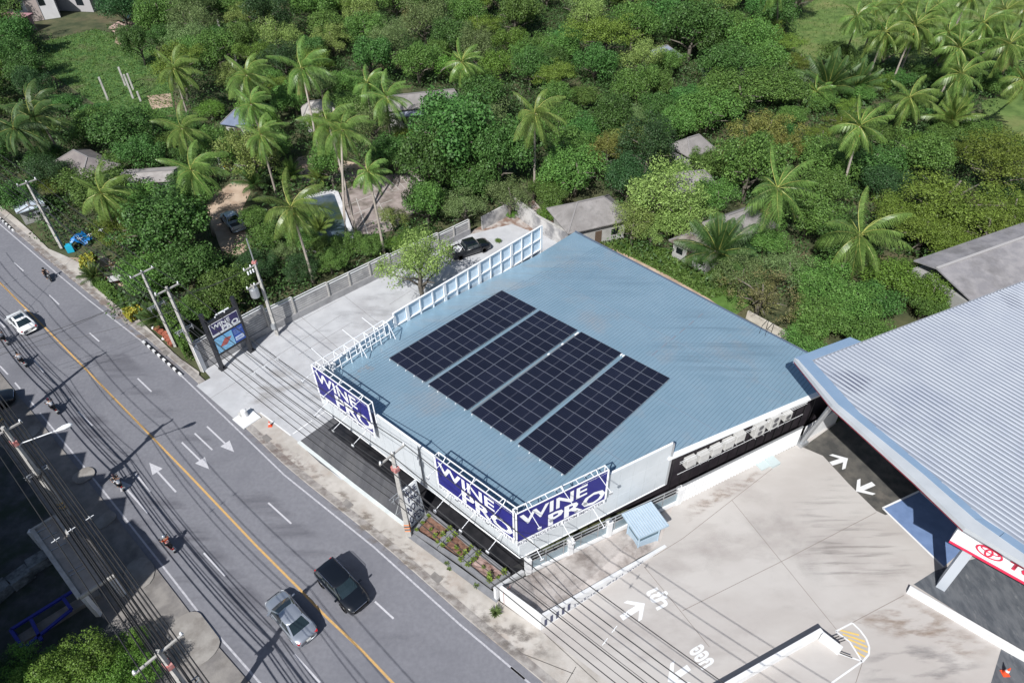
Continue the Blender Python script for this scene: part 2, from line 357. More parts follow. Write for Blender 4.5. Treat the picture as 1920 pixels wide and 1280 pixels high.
# dealer forecourt
fore=[P(931,1128),P(1013,1186),P(1024,1190)]
front=[p for p in kr if p.x>P(960,1290).x+7]
fp=[P(939,1128),P(1066,1040),P(1266,945),P(1400,880),P(1500,832),P(1560,797),P(1700,740),P(2100,700),P(2300,1000),P(2300,1700)]
fpoly=[(p.x,p.y) for p in fp]+[(p.x,p.y) for p in (P(1400,1490),P(1180,1313),P(1120,1266),P(1060,1219),P(1013,1184))]
struct(M().sheet(fpoly,.095).build('forecourt',m_fore))
poly_ground('showroom_driveway',[(1505,838),(1543,854),(1590,905),(1643,957),(1660,965),(1760,930),(2000,900),(2000,700),(1600,770)],.103,m_drive)
poly_ground('blue_parking_floor',[(1655,952),(1724,920),(1790,890),(1900,960),(1830,1010),(1769,1062)],.108,m_blueflr)
mm=M()
for a,b in [((1655,952),(1724,920)),((1655,952),(1769,1062)),((1724,920),(1760,952))]: pline(a,b,.16,.113)
for a,b in [((1567,1183),(1598,1167)),((1573,1224),(1617,1239)),((1617,1239),(1560,1279)),((1560,1279),(1500,1325)),((1567,1183),(1593,1202)),((1593,1202),(1617,1240))]: pline(a,b,.12,.11)
a=[(1598,1167),(1612,1180),(1624,1196),(1630,1212),(1629,1226),(1617,1240)]
for i in range(5): pline(a[i],a[i+1],.13,.1105)
def fat_arrow(tail,tip,w=.42,z=.11):
    A,B=P(*tail,z),P(*tip,z); d=(B-A).normalized(); x=Vector((d.y,-d.x,0)); N=B-d*.25
    mm.add([(p.x,p.y,z) for p in (A-x*w/2,A+x*w/2,N+x*w/2,N-x*w/2)],[(0,1,2,3)])
    for s in(1,-1):
        K=B-d*.9+x*s*.85; mm.add([(p.x,p.y,z+.001*s) for p in (B+d*.06,B-d*.42,K-d*.36,K)],[(0,1,2,3)])
fat_arrow((1558,869),(1589,859)); fat_arrow((1638,906),(1606,920)); fat_arrow((1165,1158),(1208,1131)); fat_arrow((1292,1250),(1253,1276))
struct(mm.build('painted_arrows_and_lines',m_white))
mm=M()
for a,b in [((1573,1180),(1611,1190)),((1580,1188),(1622,1202)),((1590,1197),(1626,1212)),((1600,1210),(1627,1222)),((1607,1222),(1622,1231))]: pline(a,b,.13,.109)
struct(mm.build('hatching',m_yel2))
def gtext(body,c,px_dir,h,name='ground_lettering'):
    A=P(*c,.111); B=P(c[0]+px_dir[0],c[1]+px_dir[1],.111); xd=(B-A).normalized(); yd=Vector((-xd.y,xd.x,0))
    w=(B-A).length; return struct(text(body,name,m_white,None,A,xd,yd,w,h,off=.045,world=False))
gtext('เข้า',(1210,1110),(22,34),1.5); gtext('ออก',(1290,1220),(26,36),1.2)
mm=M()
for a,b in [((1280,1144),(1465,1052)),((1465,1052),(1643,960)),((1372,937),(1465,1052)),((1465,1052),(1568,1179)),((1280,1009),(1457,871)),((1280,1009),(1225,1043)),((1208,1062),(1260,1125)),((1260,1125),(1330,1212)),((1597,1167),(1695,1115)),((1617,1241),(1604,1281)),((1020,1186),(1120,1278)),((1080,1249),(1062,1280)),((955,1215),(1075,1262))]: pline(a,b,.04,.1)
struct(mm.build('concrete_joints',mat('joint2',(.22,.19,.17),rough=.9)))
poly_ground('stone_paving',[(1713,1095),(1752,1070),(1769,1064),(1850,1040),(2100,1040),(2200,1500),(1920,1226)],.100,m_stone)
poly_ground('stone_paving',[(1877,1216),(1925,1243),(2000,1290),(2000,1400),(1850,1400),(1857,1283)],.101,m_stone)
struct(M().beam(P(1703,1104,.25),P(1940,1242,.25),.55,.34).build('kerb',m_white))
# pavement on the left side of the road
lp=[p for p in kerbL]
lpoly=[(p.x,p.y) for p in lp]+[(p.x,p.y) for p in (un(-30,30),un(160,30))]
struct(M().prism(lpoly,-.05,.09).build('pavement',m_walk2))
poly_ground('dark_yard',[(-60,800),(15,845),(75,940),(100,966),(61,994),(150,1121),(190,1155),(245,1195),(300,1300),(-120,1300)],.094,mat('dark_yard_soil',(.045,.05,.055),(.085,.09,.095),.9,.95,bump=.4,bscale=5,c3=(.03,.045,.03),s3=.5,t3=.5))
mm=M()      # rounded entrance ramps along the left kerb, in pale concrete
def ramp(a,b,w):
    A,B=P(*a),P(*b); d=(B-A); L=d.length; d.normalize(); n=Vector((d.y,-d.x,0)); pts=[]
    for k in range(9): t=math.pi*k/8-math.pi/2; pts.append(B-d*w*.35+d*math.cos(t)*w*.35+n*math.sin(t)*w/2)
    for k in range(9): t=math.pi*k/8+math.pi/2; pts.append(A+d*w*.35+d*math.cos(t)*w*.35+n*math.sin(t)*w/2)
    mm.prism([(p.x,p.y) for p in pts],.05,.16)
ramp((335,1160),(392,1238),2.6); ramp((180,990),(216,962),1.3); ramp((140,905),(176,880),1.6); ramp((235,1090),(290,1062),3.0); ramp((40,830),(72,800),1.3)
struct(mm.build('entrance_ramps',mat('ramp_concrete',(.24,.225,.21),(.31,.295,.275),.9,.9,bump=.25,bscale=12,c3=(.18,.165,.15),s3=.7,t3=.54)))
# stains, wear and one painted roof sheen with shapes of their own, as thin sheets just above the surface
def stain_or_sheen(name,pts,col,scale,rot,st=(1,1),thr=.5,soft=.12,op=.7,z=.0,world=None,zf=None):
    key='stain_or_sheen_%s_%s_%s_%s'%(name,scale,thr,rot)
    m=MC.get(key)
    if m is None:
        m=bpy.data.materials.new(key); m.use_nodes=True; MC[key]=m; t=m.node_tree; b=t.nodes['Principled BSDF']; b.inputs['Base Color'].default_value=(*col,1); b.inputs['Roughness'].default_value=.85
        g=nd(t,'ShaderNodeNewGeometry').outputs['Position']; mp=nd(t,'ShaderNodeMapping'); mp.inputs['Rotation'].default_value=(0,0,rad(rot)); mp.inputs['Scale'].default_value=(st[0],st[1],1); t.links.new(g,mp.inputs[0])
        n=nd(t,'ShaderNodeTexNoise'); n.inputs['Scale'].default_value=scale; n.inputs['Detail'].default_value=9; n.inputs['Roughness'].default_value=.62; t.links.new(mp.outputs[0],n.inputs['Vector'])
        mr=nd(t,'ShaderNodeMapRange'); mr.inputs[1].default_value=thr; mr.inputs[2].default_value=thr+soft; mr.inputs[4].default_value=op; t.links.new(n.outputs[0],mr.inputs[0])
        a=nd(t,'ShaderNodeAttribute',attribute_name='fade'); mu=nd(t,'ShaderNodeMath',operation='MULTIPLY'); t.links.new(mr.outputs[0],mu.inputs[0]); t.links.new(a.outputs['Fac'],mu.inputs[1]); t.links.new(mu.outputs[0],b.inputs['Alpha'])
    W_=world or G(pts); c=sum(W_,Vector())/len(W_); vs=[c]; 
    for f in (.55,1.0): vs+=[c.lerp(p,f) for p in W_]
    k=len(W_); fs=[(0,1+i,1+(i+1)%k) for i in range(k)]+[(1+i,1+k+i,1+k+(i+1)%k,1+(i+1)%k) for i in range(k)]
    mm=M(); mm.add([(v.x,v.y,(zf(v.x,v.y) if zf else 0)+z) for v in vs],fs); o=mm.build(name,m); at=o.data.attributes.new('fade','FLOAT','POINT')
    at.data.foreach_set('value',[1.0]+[.9]*k+[0.0]*k); return struct(o)
stain_or_sheen('oil_stain',[(1470,1040),(1600,950),(1690,990),(1745,1065),(1640,1110),(1540,1110)],(.19,.175,.165),.8,35,(.2,2.6),.50,.22,.5,.0985)
stain_or_sheen('oil_stain',[(1480,930),(1560,880),(1640,950),(1600,1010),(1500,1020)],(.28,.265,.255),.8,35,(.2,2.4),.52,.22,.4,.0986)
stain_or_sheen('rust_runoff',[(1550,1165),(1690,1110),(1760,1140),(1880,1220),(1830,1250),(1620,1180)],(.30,.22,.16),.5,20,(.5,1.5),.46,.15,.6,.0987)
stain_or_sheen('rust_runoff',[(1275,955),(1340,915),(1440,872),(1450,890),(1350,945),(1285,985)],(.34,.27,.22),1.6,27,(.6,1.2),.45,.2,.5,.0988)
stain_or_sheen('grey_wear',[(1200,1060),(1460,930),(1600,1080),(1400,1200)],(.27,.255,.25),.25,0,(1,1),.5,.3,.25,.0989)
stain_or_sheen('grey_wear',[(1280,1010),(1440,900),(1560,1020),(1460,1060)],(.28,.255,.245),.3,0,(1,1),.52,.3,.22,.0992)
stain_or_sheen('tyre_marks',[(1620,1180),(1850,1230),(1860,1290),(1600,1290)],(.26,.25,.25),.6,-20,(.4,1.6),.5,.15,.5,.0991)
stain_or_sheen('pavement_dirt',[(560,850),(760,1010),(930,1150),(900,1180),(700,1030),(540,880)],(.20,.165,.135),1.2,40,(.6,1.2),.5,.14,.65,.106)
stain_or_sheen('pavement_dirt',[(880,1130),(1010,1180),(1060,1240),(960,1240),(870,1170)],(.17,.15,.135),1.0,40,(.8,1.2),.45,.16,.7,.1062)
stain_or_sheen('pavement_dirt',[(470,800),(560,850),(620,900),(560,900),(450,810)],(.22,.17,.15),1.3,40,(.8,1.2),.46,.16,.6,.1063)
stain_or_sheen('pavement_dirt',[(0,400),(130,500),(330,670),(380,720),(340,710),(150,540),(0,420)],(.24,.19,.16),1.1,40,(.8,1.2),.45,.16,.7,.1064)
stain_or_sheen('yard_wear',[(520,650),(700,540),(820,500),(760,600),(600,700)],(.38,.38,.40),.35,30,(.4,1.3),.5,.18,.5,.1125)
stain_or_sheen('yard_wear',[(400,740),(520,660),(640,740),(560,820)],(.40,.38,.36),.5,40,(.7,1.3),.5,.18,.5,.1126)
stain_or_sheen('asphalt_wear',[(60,640),(200,780),(420,1020),(640,1290),(560,1290),(340,1020),(130,790),(0,650)],(.13,.13,.155),.35,-41,(.12,1.3),.47,.2,.55,.0025)
stain_or_sheen('asphalt_wear',[(140,560),(420,840),(700,1090),(900,1290),(780,1290),(560,1060),(300,800),(60,580)],(.14,.14,.165),.35,-41,(.12,1.3),.49,.2,.5,.0026)
stain_or_sheen('asphalt_wear',[(180,830),(330,1030),(520,1290),(450,1290),(280,1030),(130,850)],(.15,.15,.17),.4,-41,(.15,1.3),.48,.2,.45,.0027)
# clearings
poly_ground('meadow',[(1470,110),(1480,30),(1560,-20),(2100,-20),(2000,130),(1790,130),(1640,130),(1560,120)],-.02,m_grass)
poly_ground('meadow',[(1840,190),(1990,150),(1990,330),(1850,260)],-.018,m_grass)
poly_ground('grass_clearing',[(70,80),(180,55),(290,85),(320,150),(330,215),(230,225),(170,190),(95,140)],-.02,m_grassd)
poly_ground('grass_clearing',[(1090,450),(1150,440),(1340,490),(1420,560),(1380,590),(1200,500)],-.01,mat('bright_grass',(.06,.13,.02),(.10,.19,.035),.8,.95,bump=.8,bscale=8,c3=(.22,.19,.10),s3=.3,t3=.6))
poly_ground('sandy_strip',[(1130,450),(1160,470),(1250,515),(1330,560),(1440,640),(1540,700),(1530,720),(1400,650),(1200,530),(1110,470)],.0,m_sand)
poly_ground('sandy_track',[(385,385),(395,370),(430,345),(465,335),(470,360),(455,390),(455,425),(480,455),(450,480),(415,470),(400,430)],-.01,m_sand)
poly_ground('sandy_track',[(530,330),(560,295),(600,285),(640,300),(690,310),(700,330),(640,345),(600,340),(560,345)],-.012,m_sand)
poly_ground('sandy_track',[(275,180),(320,175),(325,200),(285,205)],-.01,m_sand)
poly_ground('sandy_track',[(140,505),(126,482),(158,484),(200,480),(230,520),(238,555),(215,569),(179,536)],.0,m_sand)
poly_ground('stone_patio',[(636,362),(690,335),(760,322),(800,330),(800,380),(740,430),(668,450),(655,420)],-.005,m_patio)
poly_ground('rubble_yard',[(860,445),(930,410),(1000,375),(1060,440),(1000,470),(900,470)],.104,mat('rubble',(.42,.39,.37),(.20,.13,.10),.9,.95,bump=.5,bscale=8,detail=9,contrast=.1))
mm=M()
for k in range(9):
    a=(690+k*12,338-k*1.6); pline(a,(a[0]+22,a[1]+22),.10,.003)
for k in range(3): pline((690+k*8,345+k*9),(785+k*6,330+k*9),.08,.003)
for a,b in [((668,372),(690,440)),((650,385),(700,365)),((655,405),(735,375)),((665,430),(745,395)),((700,362),(735,425))]: pline(a,b,.12,.003)
struct(mm.build('patio_edging',mat('pale_stone',(.45,.43,.41),rough=.9)))
# ================================================================== the wine store
FL=P(609,768,2.6); FR=P(975,1045,2.6); RP=P(1249,906,2.6); FL.z=FR.z=RP.z=0
def clip(poly,p,d):
    n=len(poly); t0,t1=-1e9,1e9
    a=sum(poly[i][0]*poly[(i+1)%n][1]-poly[(i+1)%n][0]*poly[i][1] for i in range(n)); sg=1 if a>0 else -1
    for i in range(n):
        A=poly[i];B=poly[(i+1)%n]; ex,ey=(B[0]-A[0])*sg,(B[1]-A[1])*sg; nx,ny=-ey,ex
        den=nx*d.x+ny*d.y; num=nx*(A[0]-p.x)+ny*(A[1]-p.y)
        if abs(den)<1e-9: continue
        t=num/den
        if den>0: t0=max(t0,t)
        else: t1=min(t1,t)
    return (t0,t1) if t1>t0+.05 else None
def ribs(poly,d,pitch,w,h,zf):
    mm=M(); x=Vector((-d.y,d.x)); os=[Vector(q[:2]).dot(x) for q in poly]; k=min(os)+pitch*.5
    while k<max(os):
        p=x*k; c=clip(poly,p,d)
        if c:
            a=p+d*c[0]; b=p+d*c[1]
            vs=[]
            for q in (a,b):
                for o,z in ((-w/2,.0),(-w*.22,h),(w*.22,h),(w/2,.0)):
                    r=q+x*o; vs.append((r.x,r.y,zf(r.x,r.y)+z+.003))
            mm.add(vs,[(0,4,5,1),(1,5,6,2),(2,6,7,3),(0,1,2,3),(7,6,5,4)])
        k+=pitch
    return mm
E=empty('wine_store',(FR.x,FR.y,0),'wine shop with a low blue steel roof, pale fascia panels and three blue lettered signs','shop')
fd=(FL-FR).normalized(); fn=Vector((fd.y,-fd.x,0)); fn=fn if fn.y<0 else -fn       # outward of the front
sd=(RP-FR).normalized(); sn=Vector((sd.y,-sd.x,0)); sn=sn if sn.y<0 else -sn       # outward of the right side
BL=PR(1077,435); G0=PR(1268,846); G1=PR(1540,731)
back=(PR(1510,660)-BL); gd=(G1-G0)
def isect(p,d,q,e):
    det=d.x*(-e.y)+e.x*d.y; t=((q.x-p.x)*(-e.y)+e.x*(q.y-p.y))/det; return p+d*t
BR=isect(BL,back,G0,gd); 
c0=FR-fn*.12-sn*.12; c1=FL-fn*.12
gfront=isect(G0,gd,FR-sn*.35,sd)
roofp=[(c1.x+.2,c1.y-.1),(c0.x,c0.y),(G0.x,G0.y),(BR.x,BR.y),(BL.x,BL.y),(PR(1008,478).x,PR(1008,478).y),(PR(738,613).x,PR(738,613).y),(PR(628,688).x,PR(628,688).y)]
rf=M(); n=len(roofp)
rf.add([(x,y,roofz(x,y)) for x,y in roofp]+[(x,y,roofz(x,y)-.12) for x,y in roofp],[tuple(range(n)),tuple(range(n,2*n))[::-1]]+[((i+1)%n,i,n+i,n+(i+1)%n) for i in range(n)])
roof=rf.build('roof',m_roof,E,True)
hull=[roofp[0],roofp[1],roofp[2],roofp[3],roofp[4],roofp[5],roofp[7]]
ribs(hull,RD,.33,.055,.028,roofz).build('roof_rib',m_rib,roof,True)['kind']='stuff'
# ridge caps / flashing patches seen on the right of the panels
mm=M()
for i in range(6):
    p=PR(1228+i*17,662-i*14); mm.box((p.x,p.y,p.z+.03),(.9,.16,.03),rad(47))
for i in range(9):
    p=PR(1470-i*34,640+i*21)

for s_ in (8.,16.,24.):
    for c_ in (clip(hull,Vector((-14.4,43.5))+RD*s_,Vector((RD.y,-RD.x))),):
        if c_:
            o_=Vector((-14.4,43.5))+RD*s_; k_=Vector((RD.y,-RD.x)); p0=o_+k_*(c_[0]+.3); p1=o_+k_*(c_[1]-.3); mm.beam((p0.x,p0.y,roofz(p0.x,p0.y)+.006),(p1.x,p1.y,roofz(p1.x,p1.y)+.006),.05,.02)
mm.build('flashing',mat('flashing_grey',(.25,.31,.38),rough=.4,metal=.3),roof,True)
# walls
def inset(a,b,d,nrm): return a-nrm*d,b-nrm*d
wall=M()
wf0=FL-fn*2.4+fd*-.5; wf1=FR-fn*2.4-sn*.9; ws=G0-sn*.35
wp=[(wf0.x,wf0.y),(wf1.x,wf1.y),(ws.x,ws.y),(BR.x-.5,BR.y),(BL.x,BL.y-.5),(roofp[5][0]+.3,roofp[5][1]),(roofp[6][0]+.3,roofp[6][1]-.2),(roofp[7][0]+.3,roofp[7][1])]
wall.prism(wp,0,0,lambda x,y:roofz(x,y)-.16); wall.build('wall',m_char,E,True)
# gutter on the right side
mm=M(); ga=G0-gd.normalized()*1.0; mm.beam(Vector((ga.x,ga.y,roofz(ga.x,ga.y)-.08))+sn*.2,Vector((BR.x,BR.y,roofz(BR.x,BR.y)-.08))+sn*.2,.42,.2); mm.build('gutter',m_steelw,E,True)
mm=M(); mm.beam(BL+Vector((.1,.1,.03)),Vector((BR.x,BR.y,roofz(BR.x,BR.y)+.03)),.18,.12); mm.build('ridge_trim',mat('dark_trim',(.10,.13,.18),rough=.4),E,True)
# shopfront glazing under the front fascia
mm=M()
a=FL-fn*2.35; b=FR-fn*2.35-sn*.9; L=(b-a).length; d=(b-a)/L
for i in range(12): p=a+d*(L*(i+.5)/12); mm.box((p.x,p.y,1.45),(L/12-.12,.05,2.6),heading(a,b))
mm.build('shop_window',m_glassk,E,True)
mm=M()
for i in range(13): p=a+d*(L*i/12)+fn*.04; mm.box((p.x,p.y,1.5),(.09,.09,3.0),heading(a,b))
mm.build('window_frame',mat('anthracite_frame',(.05,.055,.065),rough=.4,metal=.3),E,True)
mm=M(); so_=[FL,FR,FR-fn*2.4,FL-fn*2.4]; mm.prism([(p.x,p.y) for p in so_],2.62,2.7); mm.build('soffit',m_char,E,True)
# front fascia panels
FT=7.55
for nm,a,b in (('front_fascia',FL,FR),('side_fascia',FR,RP)):
    mm=M(); L=(b-a).length; d=(b-a)/L; nr=fn if nm=='front_fascia' else sn; k=int(round(L/1.25)); 
    for r_,(z0,z1) in enumerate(((2.6,4.25),(4.27,5.9),(5.92,FT))):
        for i in range(k):
            p=a+d*(L*(i+.5)/k)-nr*.03; mm.box((p.x,p.y,(z0+z1)/2),(L/k-.02,.06,z1-z0),heading(a,b))
    mm.build(nm,m_panel,E,True)
    mm=M(); mm.beam(a-nr*.12+Vector((0,0,FT-.06)),b-nr*.12+Vector((0,0,FT-.06)),.16,.14); mm.beam(a-nr*.02+Vector((0,0,2.56)),b-nr*.02+Vector((0,0,2.56)),.14,.07)
    for i in range(0,k+1,2): p=a+d*(L*i/k)-nr*.12; mm.beam((p.x,p.y,2.6),(p.x,p.y,FT-.15),.08)
    mm.build('fascia_frame',m_steelw,E,True)
mm=M(); p=RP-sd*.06; mm.beam((p.x,p.y,2.6),(p.x,p.y,FT+.05),.16); 
for s in (10.2,): q=FR+fd*s+fn*.03; mm.beam((q.x,q.y,2.7),(q.x,q.y,FT),.32,.04)
mm.build('fascia_corner_post',m_alu,E,True)
# left side parapet fascia seen from inside: pale blue sheets on a white frame
LA=PR(1013,468); LB=Vector((P(598,734,4.3).x,P(598,734,4.3).y,0)); LM=PR(740,612); LM2=PR(626,688)
def fascia_run(a,b,zt,step,out=.0):
    L=(b-a).xy.length; k=max(1,int(round(L/step))); d=Vector(((b-a).x/L,(b-a).y/L,0)); x=Vector((-d.y,d.x,0)); ms=M(); mf=M()
    for i in range(k):
        p=a+d*(L*(i+.5)/k); ms.box((p.x,p.y,(3.4+zt)/2),(L/k-.03,.03,zt-3.4),heading(a,b))
    for i in range(k+1):
        p=a+d*(L*i/k)+x*.14; w=.34 if i%3==0 else .14; mf.box((p.x,p.y,(zt+3.6)/2),(w,.12,zt-3.6),heading(a,b))
    for z in (zt,zt-1.55,zt-3.0): 
        if z>4.6: mf.beam(a+x*.12+Vector((0,0,z-a.z)),b+x*.12+Vector((0,0,z-b.z)),.16,.1)
    return ms,mf
ms,mf=fascia_run(LA,LM,8.0,1.55)
ms.build('left_fascia',m_panelb,E,True); mf.build('fascia_frame',m_steelw,E,True)
ms,mf=fascia_run(LM,LM2,7.6,1.4)
ms.build('left_fascia',m_panelb,E,True); mf.build('fascia_frame',m_steelw,E,True)
ms,mf=fascia_run(LM2,FL+Vector((0,0,6)),7.5,1.4)
ms.build('left_fascia',m_panelb,E,True); mf.build('fascia_frame',m_steelw,E,True)
# the three signs
def sign(A,B,nr,tl,bl,tr,br,small=True,cone=True):
    # corners are seen on the plane 0.45 m in front of the fascia
    a=A+nr*.45; b=B+nr*.45; q=[PV(*c,a,b) for c in (tl,bl,tr,br)]
    L=(b-a).normalized(); s0=(q[0][0]+q[1][0])/2; s1=(q[2][0]+q[3][0])/2; z1=(q[0][1]+q[2][1])/2; z0=(q[1][1]+q[3][1])/2
    w=s1-s0; h=z1-z0; hd=heading(a,b); O=a+L*s0; O=Vector((O.x,O.y,z0))
    c=O+L*w/2+Vector((0,0,h/2))
    bd=M().box(c-nr*.06,(w,.12,h),hd).build('sign_board',m_blue,E,True)
    Z=Vector((0,0,1))
    sk=M().box(O+L*w/2-Z*.3-nr*.05,(w,.10,.56),hd).build('sign_skirt',m_letw,bd,True)
    text('WINE','sign_lettering',m_letw,bd,O+L*w*.035+Z*h*.52,L,Z,w*.735,h*.38,off=.022,lift=.012)
    text('PRO','sign_lettering',m_letw,bd,O+L*w*.34+Z*h*.02,L,Z,w*.65,h*.44,off=.03,lift=.012)
    text('BUY WHOLESALE FROM IMPORTER','sign_tagline',m_lett,bd,O+L*w*.01-Z*.50,L,Z,w*.97,.33,off=.004,lift=.012)
    text('www.winepro.co.th','sign_web_address',m_letw,bd,O+L*w*.70+Z*h*.92,L,Z,w*.28,h*.05,off=.0,lift=.012)
    fr=M(); 
    for zz,off in ((z1+.08,0),(z1+.12,-.42)):
        fr.beam(O+Z*(zz-z0)+nr*off,O+L*w+Z*(zz-z0)+nr*off,.07,.07)
    k=max(4,int(w/1.1))
    for i in range(k+1): p=O+L*(w*i/k)+Z*(h+.1); fr.beam(p,p-nr*.42,.05)
    for s in (0,w): 
        fr.beam(O+L*s,O+L*s+Z*(h+.08),.12); fr.beam(O+L*s-nr*.42+Z*(h*.3),O+L*s-nr*.42+Z*(h+.12),.08)
    for i in range(1,k,2): p=O+L*(w*i/k)+Z*(h+.1)-nr*.42; fr.beam(p,p-nr*.7-Z*1.3,.05)
    fr.build('sign_frame',m_steelw,bd,True)
    sp=M(); hd2=M(); m_=3 if w>7 else 2
    for i in range(m_):
        for zt,dz in ((h+.15,-.35),(-.35,-.45)):
            if zt>0: p=O+L*(w*(.12+.38*i if m_==3 else .25+.5*i))+Z*zt; q2=p+nr*1.6+Z*dz*.6
            else: p=O+L*(w*(.15+.35*i))+Z*zt; q2=p+nr*1.6+Z*dz
            sp=M(); sp.beam(p,q2,.04); sp.beam(q2-L*.14,q2+L*.14,.05); sp.beam(p-nr*.3+Z*.25,p,.05)
            la=sp.build('lamp_arm',m_steelw,bd,True); M().box(q2-Z*.1,(.26,.12,.16),hd).build('spot_lamp',m_alu,la,True)
    return bd
sign(FL,FR,fn,(585,685),(598,734),(691,762),(703,815))
sign(FL,FR,fn,(815,856),(821.5,905),(962,962),(964,1010))
sign(FR,RP,sn,(968,964),(968,1012),(1140,883),(1135,939))
# small black and white sign below the front fascia
a=FL-fn*.6; b=FR-fn*.6; q=PV(836,946,a,b); L=(b-a).normalized(); O=a+L*q[0]; O.z=1.5
sb=M().box(O+L*2.4+Vector((0,0,.5)),(4.9,.12,1.05),heading(a,b)).build('lower_sign',m_letw,E,True)
M().box(O+L*.85+Vector((0,0,.5))+fn*.064,(1.2,.02,.8),heading(a,b)).build('lower_sign_block',m_navy,sb,True)
text('PRO','sign_lettering',m_lett,sb,O+L*1.7+Vector((0,0,.12)),L,(0,0,1),2.9,.75,off=.03,lift=.07)
# back-to-back sign frame along the left side of the front corner
a=P(585,684,8.45); b=P(718,601,8.45); d=(b-a).normalized(); x=Vector((d.y,-d.x,0)); L=(b-a).length; Z=Vector((0,0,1)); fr=M()
for o,z in ((0,0),(.75,0),(0,-1.3),(.75,-1.1)): fr.beam(a+x*o+Z*z,b+x*o+Z*z,.07,.07)
k=7
for i in range(k+1):
    p=a+d*(L*i/k); fr.beam(p,p+x*.75,.06); fr.beam(p,p-Z*1.9,.08); fr.beam(p+x*.75,p+x*.75-Z*1.7,.06)
    if i%3==1: fr.beam(p+x*.75,p+x*1.5-Z*1.4,.06)
for i in (1,4,6): p=a+d*(L*i/k); fr.beam(p,p-x*1.6+Z*.2,.05)
fr.build('sign_frame',m_steelw,E,True)
# dark entrance tiles under and in front of the overhang
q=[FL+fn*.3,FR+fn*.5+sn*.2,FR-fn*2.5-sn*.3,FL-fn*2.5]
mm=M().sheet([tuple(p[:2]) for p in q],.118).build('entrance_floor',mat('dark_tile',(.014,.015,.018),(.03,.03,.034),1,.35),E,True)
# wall mounted air conditioners, service pipes
def ac(px,w,h,d,fans):
    p=P(*px,4.4); s=(p-G0).dot(gd.normalized()); g=gd.normalized(); s=PV(px[0],px[1],G0+sn*.6,G0+gd+sn*.6); q=G0+Vector((g.x,g.y,0))*s[0]+sn*(.35); z=s[1]
    q=Vector((q.x,q.y,z)); hd=heading(G0,G0+gd)
    u=M().box(q+sn*.05,(w,d,h),hd).build('air_conditioner',mat('aircon_white',(.52,.52,.51),(.46,.46,.45),2,.5),E,True,bevel=.03)
    mm=M()
    for z_ in fans:
        c=q+sn*(d/2+.06)+Vector((0,0,z_)); e=Euler((rad(90),0,hd)).to_matrix(); 
        mm.add([c+e@Vector((.27*math.cos(t*math.pi/8),.27*math.sin(t*math.pi/8),0)) for t in range(16)],[tuple(range(16))])
    if fans: mm.build('fan_grille',mat('fan_dark',(.10,.10,.11),rough=.6),u,True)
    bk=M(); gg=Vector((g.x,g.y,0)).normalized()
    for s_ in (-w*.4,w*.4): bk.beam(q+gg*s_-sn*.45-Vector((0,0,h/2+.04)),q+gg*s_+sn*.4-Vector((0,0,h/2+.04)),.05)
    bk.build('bracket',m_alu,u,True)
for x,y in [(1297,867),(1321,857),(1345,845),(1368,833),(1389,821)]: ac((x,y),1.0,.92,.5,[])
for x,y in [(1426,806),(1454,791)]: ac((x,y),1.1,1.45,.5,[-.32,.32])
ac((1479,781),.85,.8,.42,[0])
mm=M(); g=Vector((gd.x,gd.y,0)).normalized()
for z,o in ((5.0,.42),(4.82,.44),(3.45,.42)): mm.tube([G0+g*.2+sn*o+Vector((0,0,z-G0.z)),G0+g*6+sn*o+Vector((0,0,z-G0.z-.1)),G0+g*14+sn*o+Vector((0,0,z-G0.z-.15))],.018,5)
mm.build('service_pipe',m_steelw,E,True)
mm=M()
for i in range(16): 
    p=G0+g*(i*1.05)+sn*.02; mm.beam((p.x,p.y,.2),(p.x,p.y,roofz(p.x,p.y)-.4),.05,.05)
mm.build('cladding_joint',m_black,E,True)
# soffit brackets that show as dark wedges under the front fascia
mm=M()
for s in (21.0,18.6,14.0):
    p=FR+fd*s-fn*.8; mm.beam((p.x,p.y,2.3),(p.x,p.y,2.62),.6,.5)
mm.build('canopy_bracket',m_black,E,True)
# ladder rails at the back edge of the roof
t=PR(1436,622); ld=empty('roof_ladder',(t.x+.5,t.y+.5,0),'black curved roof ladder at the back edge of the blue shop roof','ladder')
mm=M(); lt=Vector((back.x,back.y,0)).normalized(); ln=Vector((-lt.y,lt.x,0)); ln=ln if ln.y>0 else -ln
for s in (-.3,.3):
    b0=Vector((t.x,t.y,t.z))+lt*s; mm.tube([b0+ln*.6-Vector((0,0,t.z)),b0+ln*.6+Vector((0,0,.9)),b0+ln*.3+Vector((0,0,1.1)),b0-ln*.5+Vector((0,0,.9)),b0-ln*.7+Vector((0,0,.1))],.035,6)
mm.build('rail',m_black,ld,True)
mm=M()
for k in range(14): b0=Vector((t.x,t.y,.3+k*.32))+ln*.6; mm.beam(b0-lt*.3,b0+lt*.3,.03)
mm.build('rung',m_black,ld,True)
stain_or_sheen('roof_rust',[(1,1)],(.42,.36,.33),.9,0,(1,1),.52,.15,.5,.006,world=[PR(*c) for c in ((640,700),(720,640),(740,660),(700,700),(660,720))],zf=roofz)
stain_or_sheen('roof_rust',[(1,1)],(.42,.36,.33),.9,0,(1,1),.52,.15,.5,.006,world=[PR(*c) for c in ((780,840),(860,850),(900,880),(860,900))],zf=roofz)
stain_or_sheen('roof_dirt',[(1,1)],(.15,.23,.30),.5,47,(.12,2.4),.46,.25,.4,.0055,world=[PR(*c) for c in ((1300,560),(1500,650),(1440,740),(1260,700),(1180,620))],zf=roofz)
stain_or_sheen('painted_roof_sheen',[(1,1)],(.40,.46,.50),.5,47,(.12,2.0),.40,.3,.5,.005,world=[PR(*c) for c in ((700,640),(1000,480),(1080,450),(1150,500),(900,560),(740,680))],zf=roofz)  # sky reflection on the far-left roof, painted in as a paler sheet
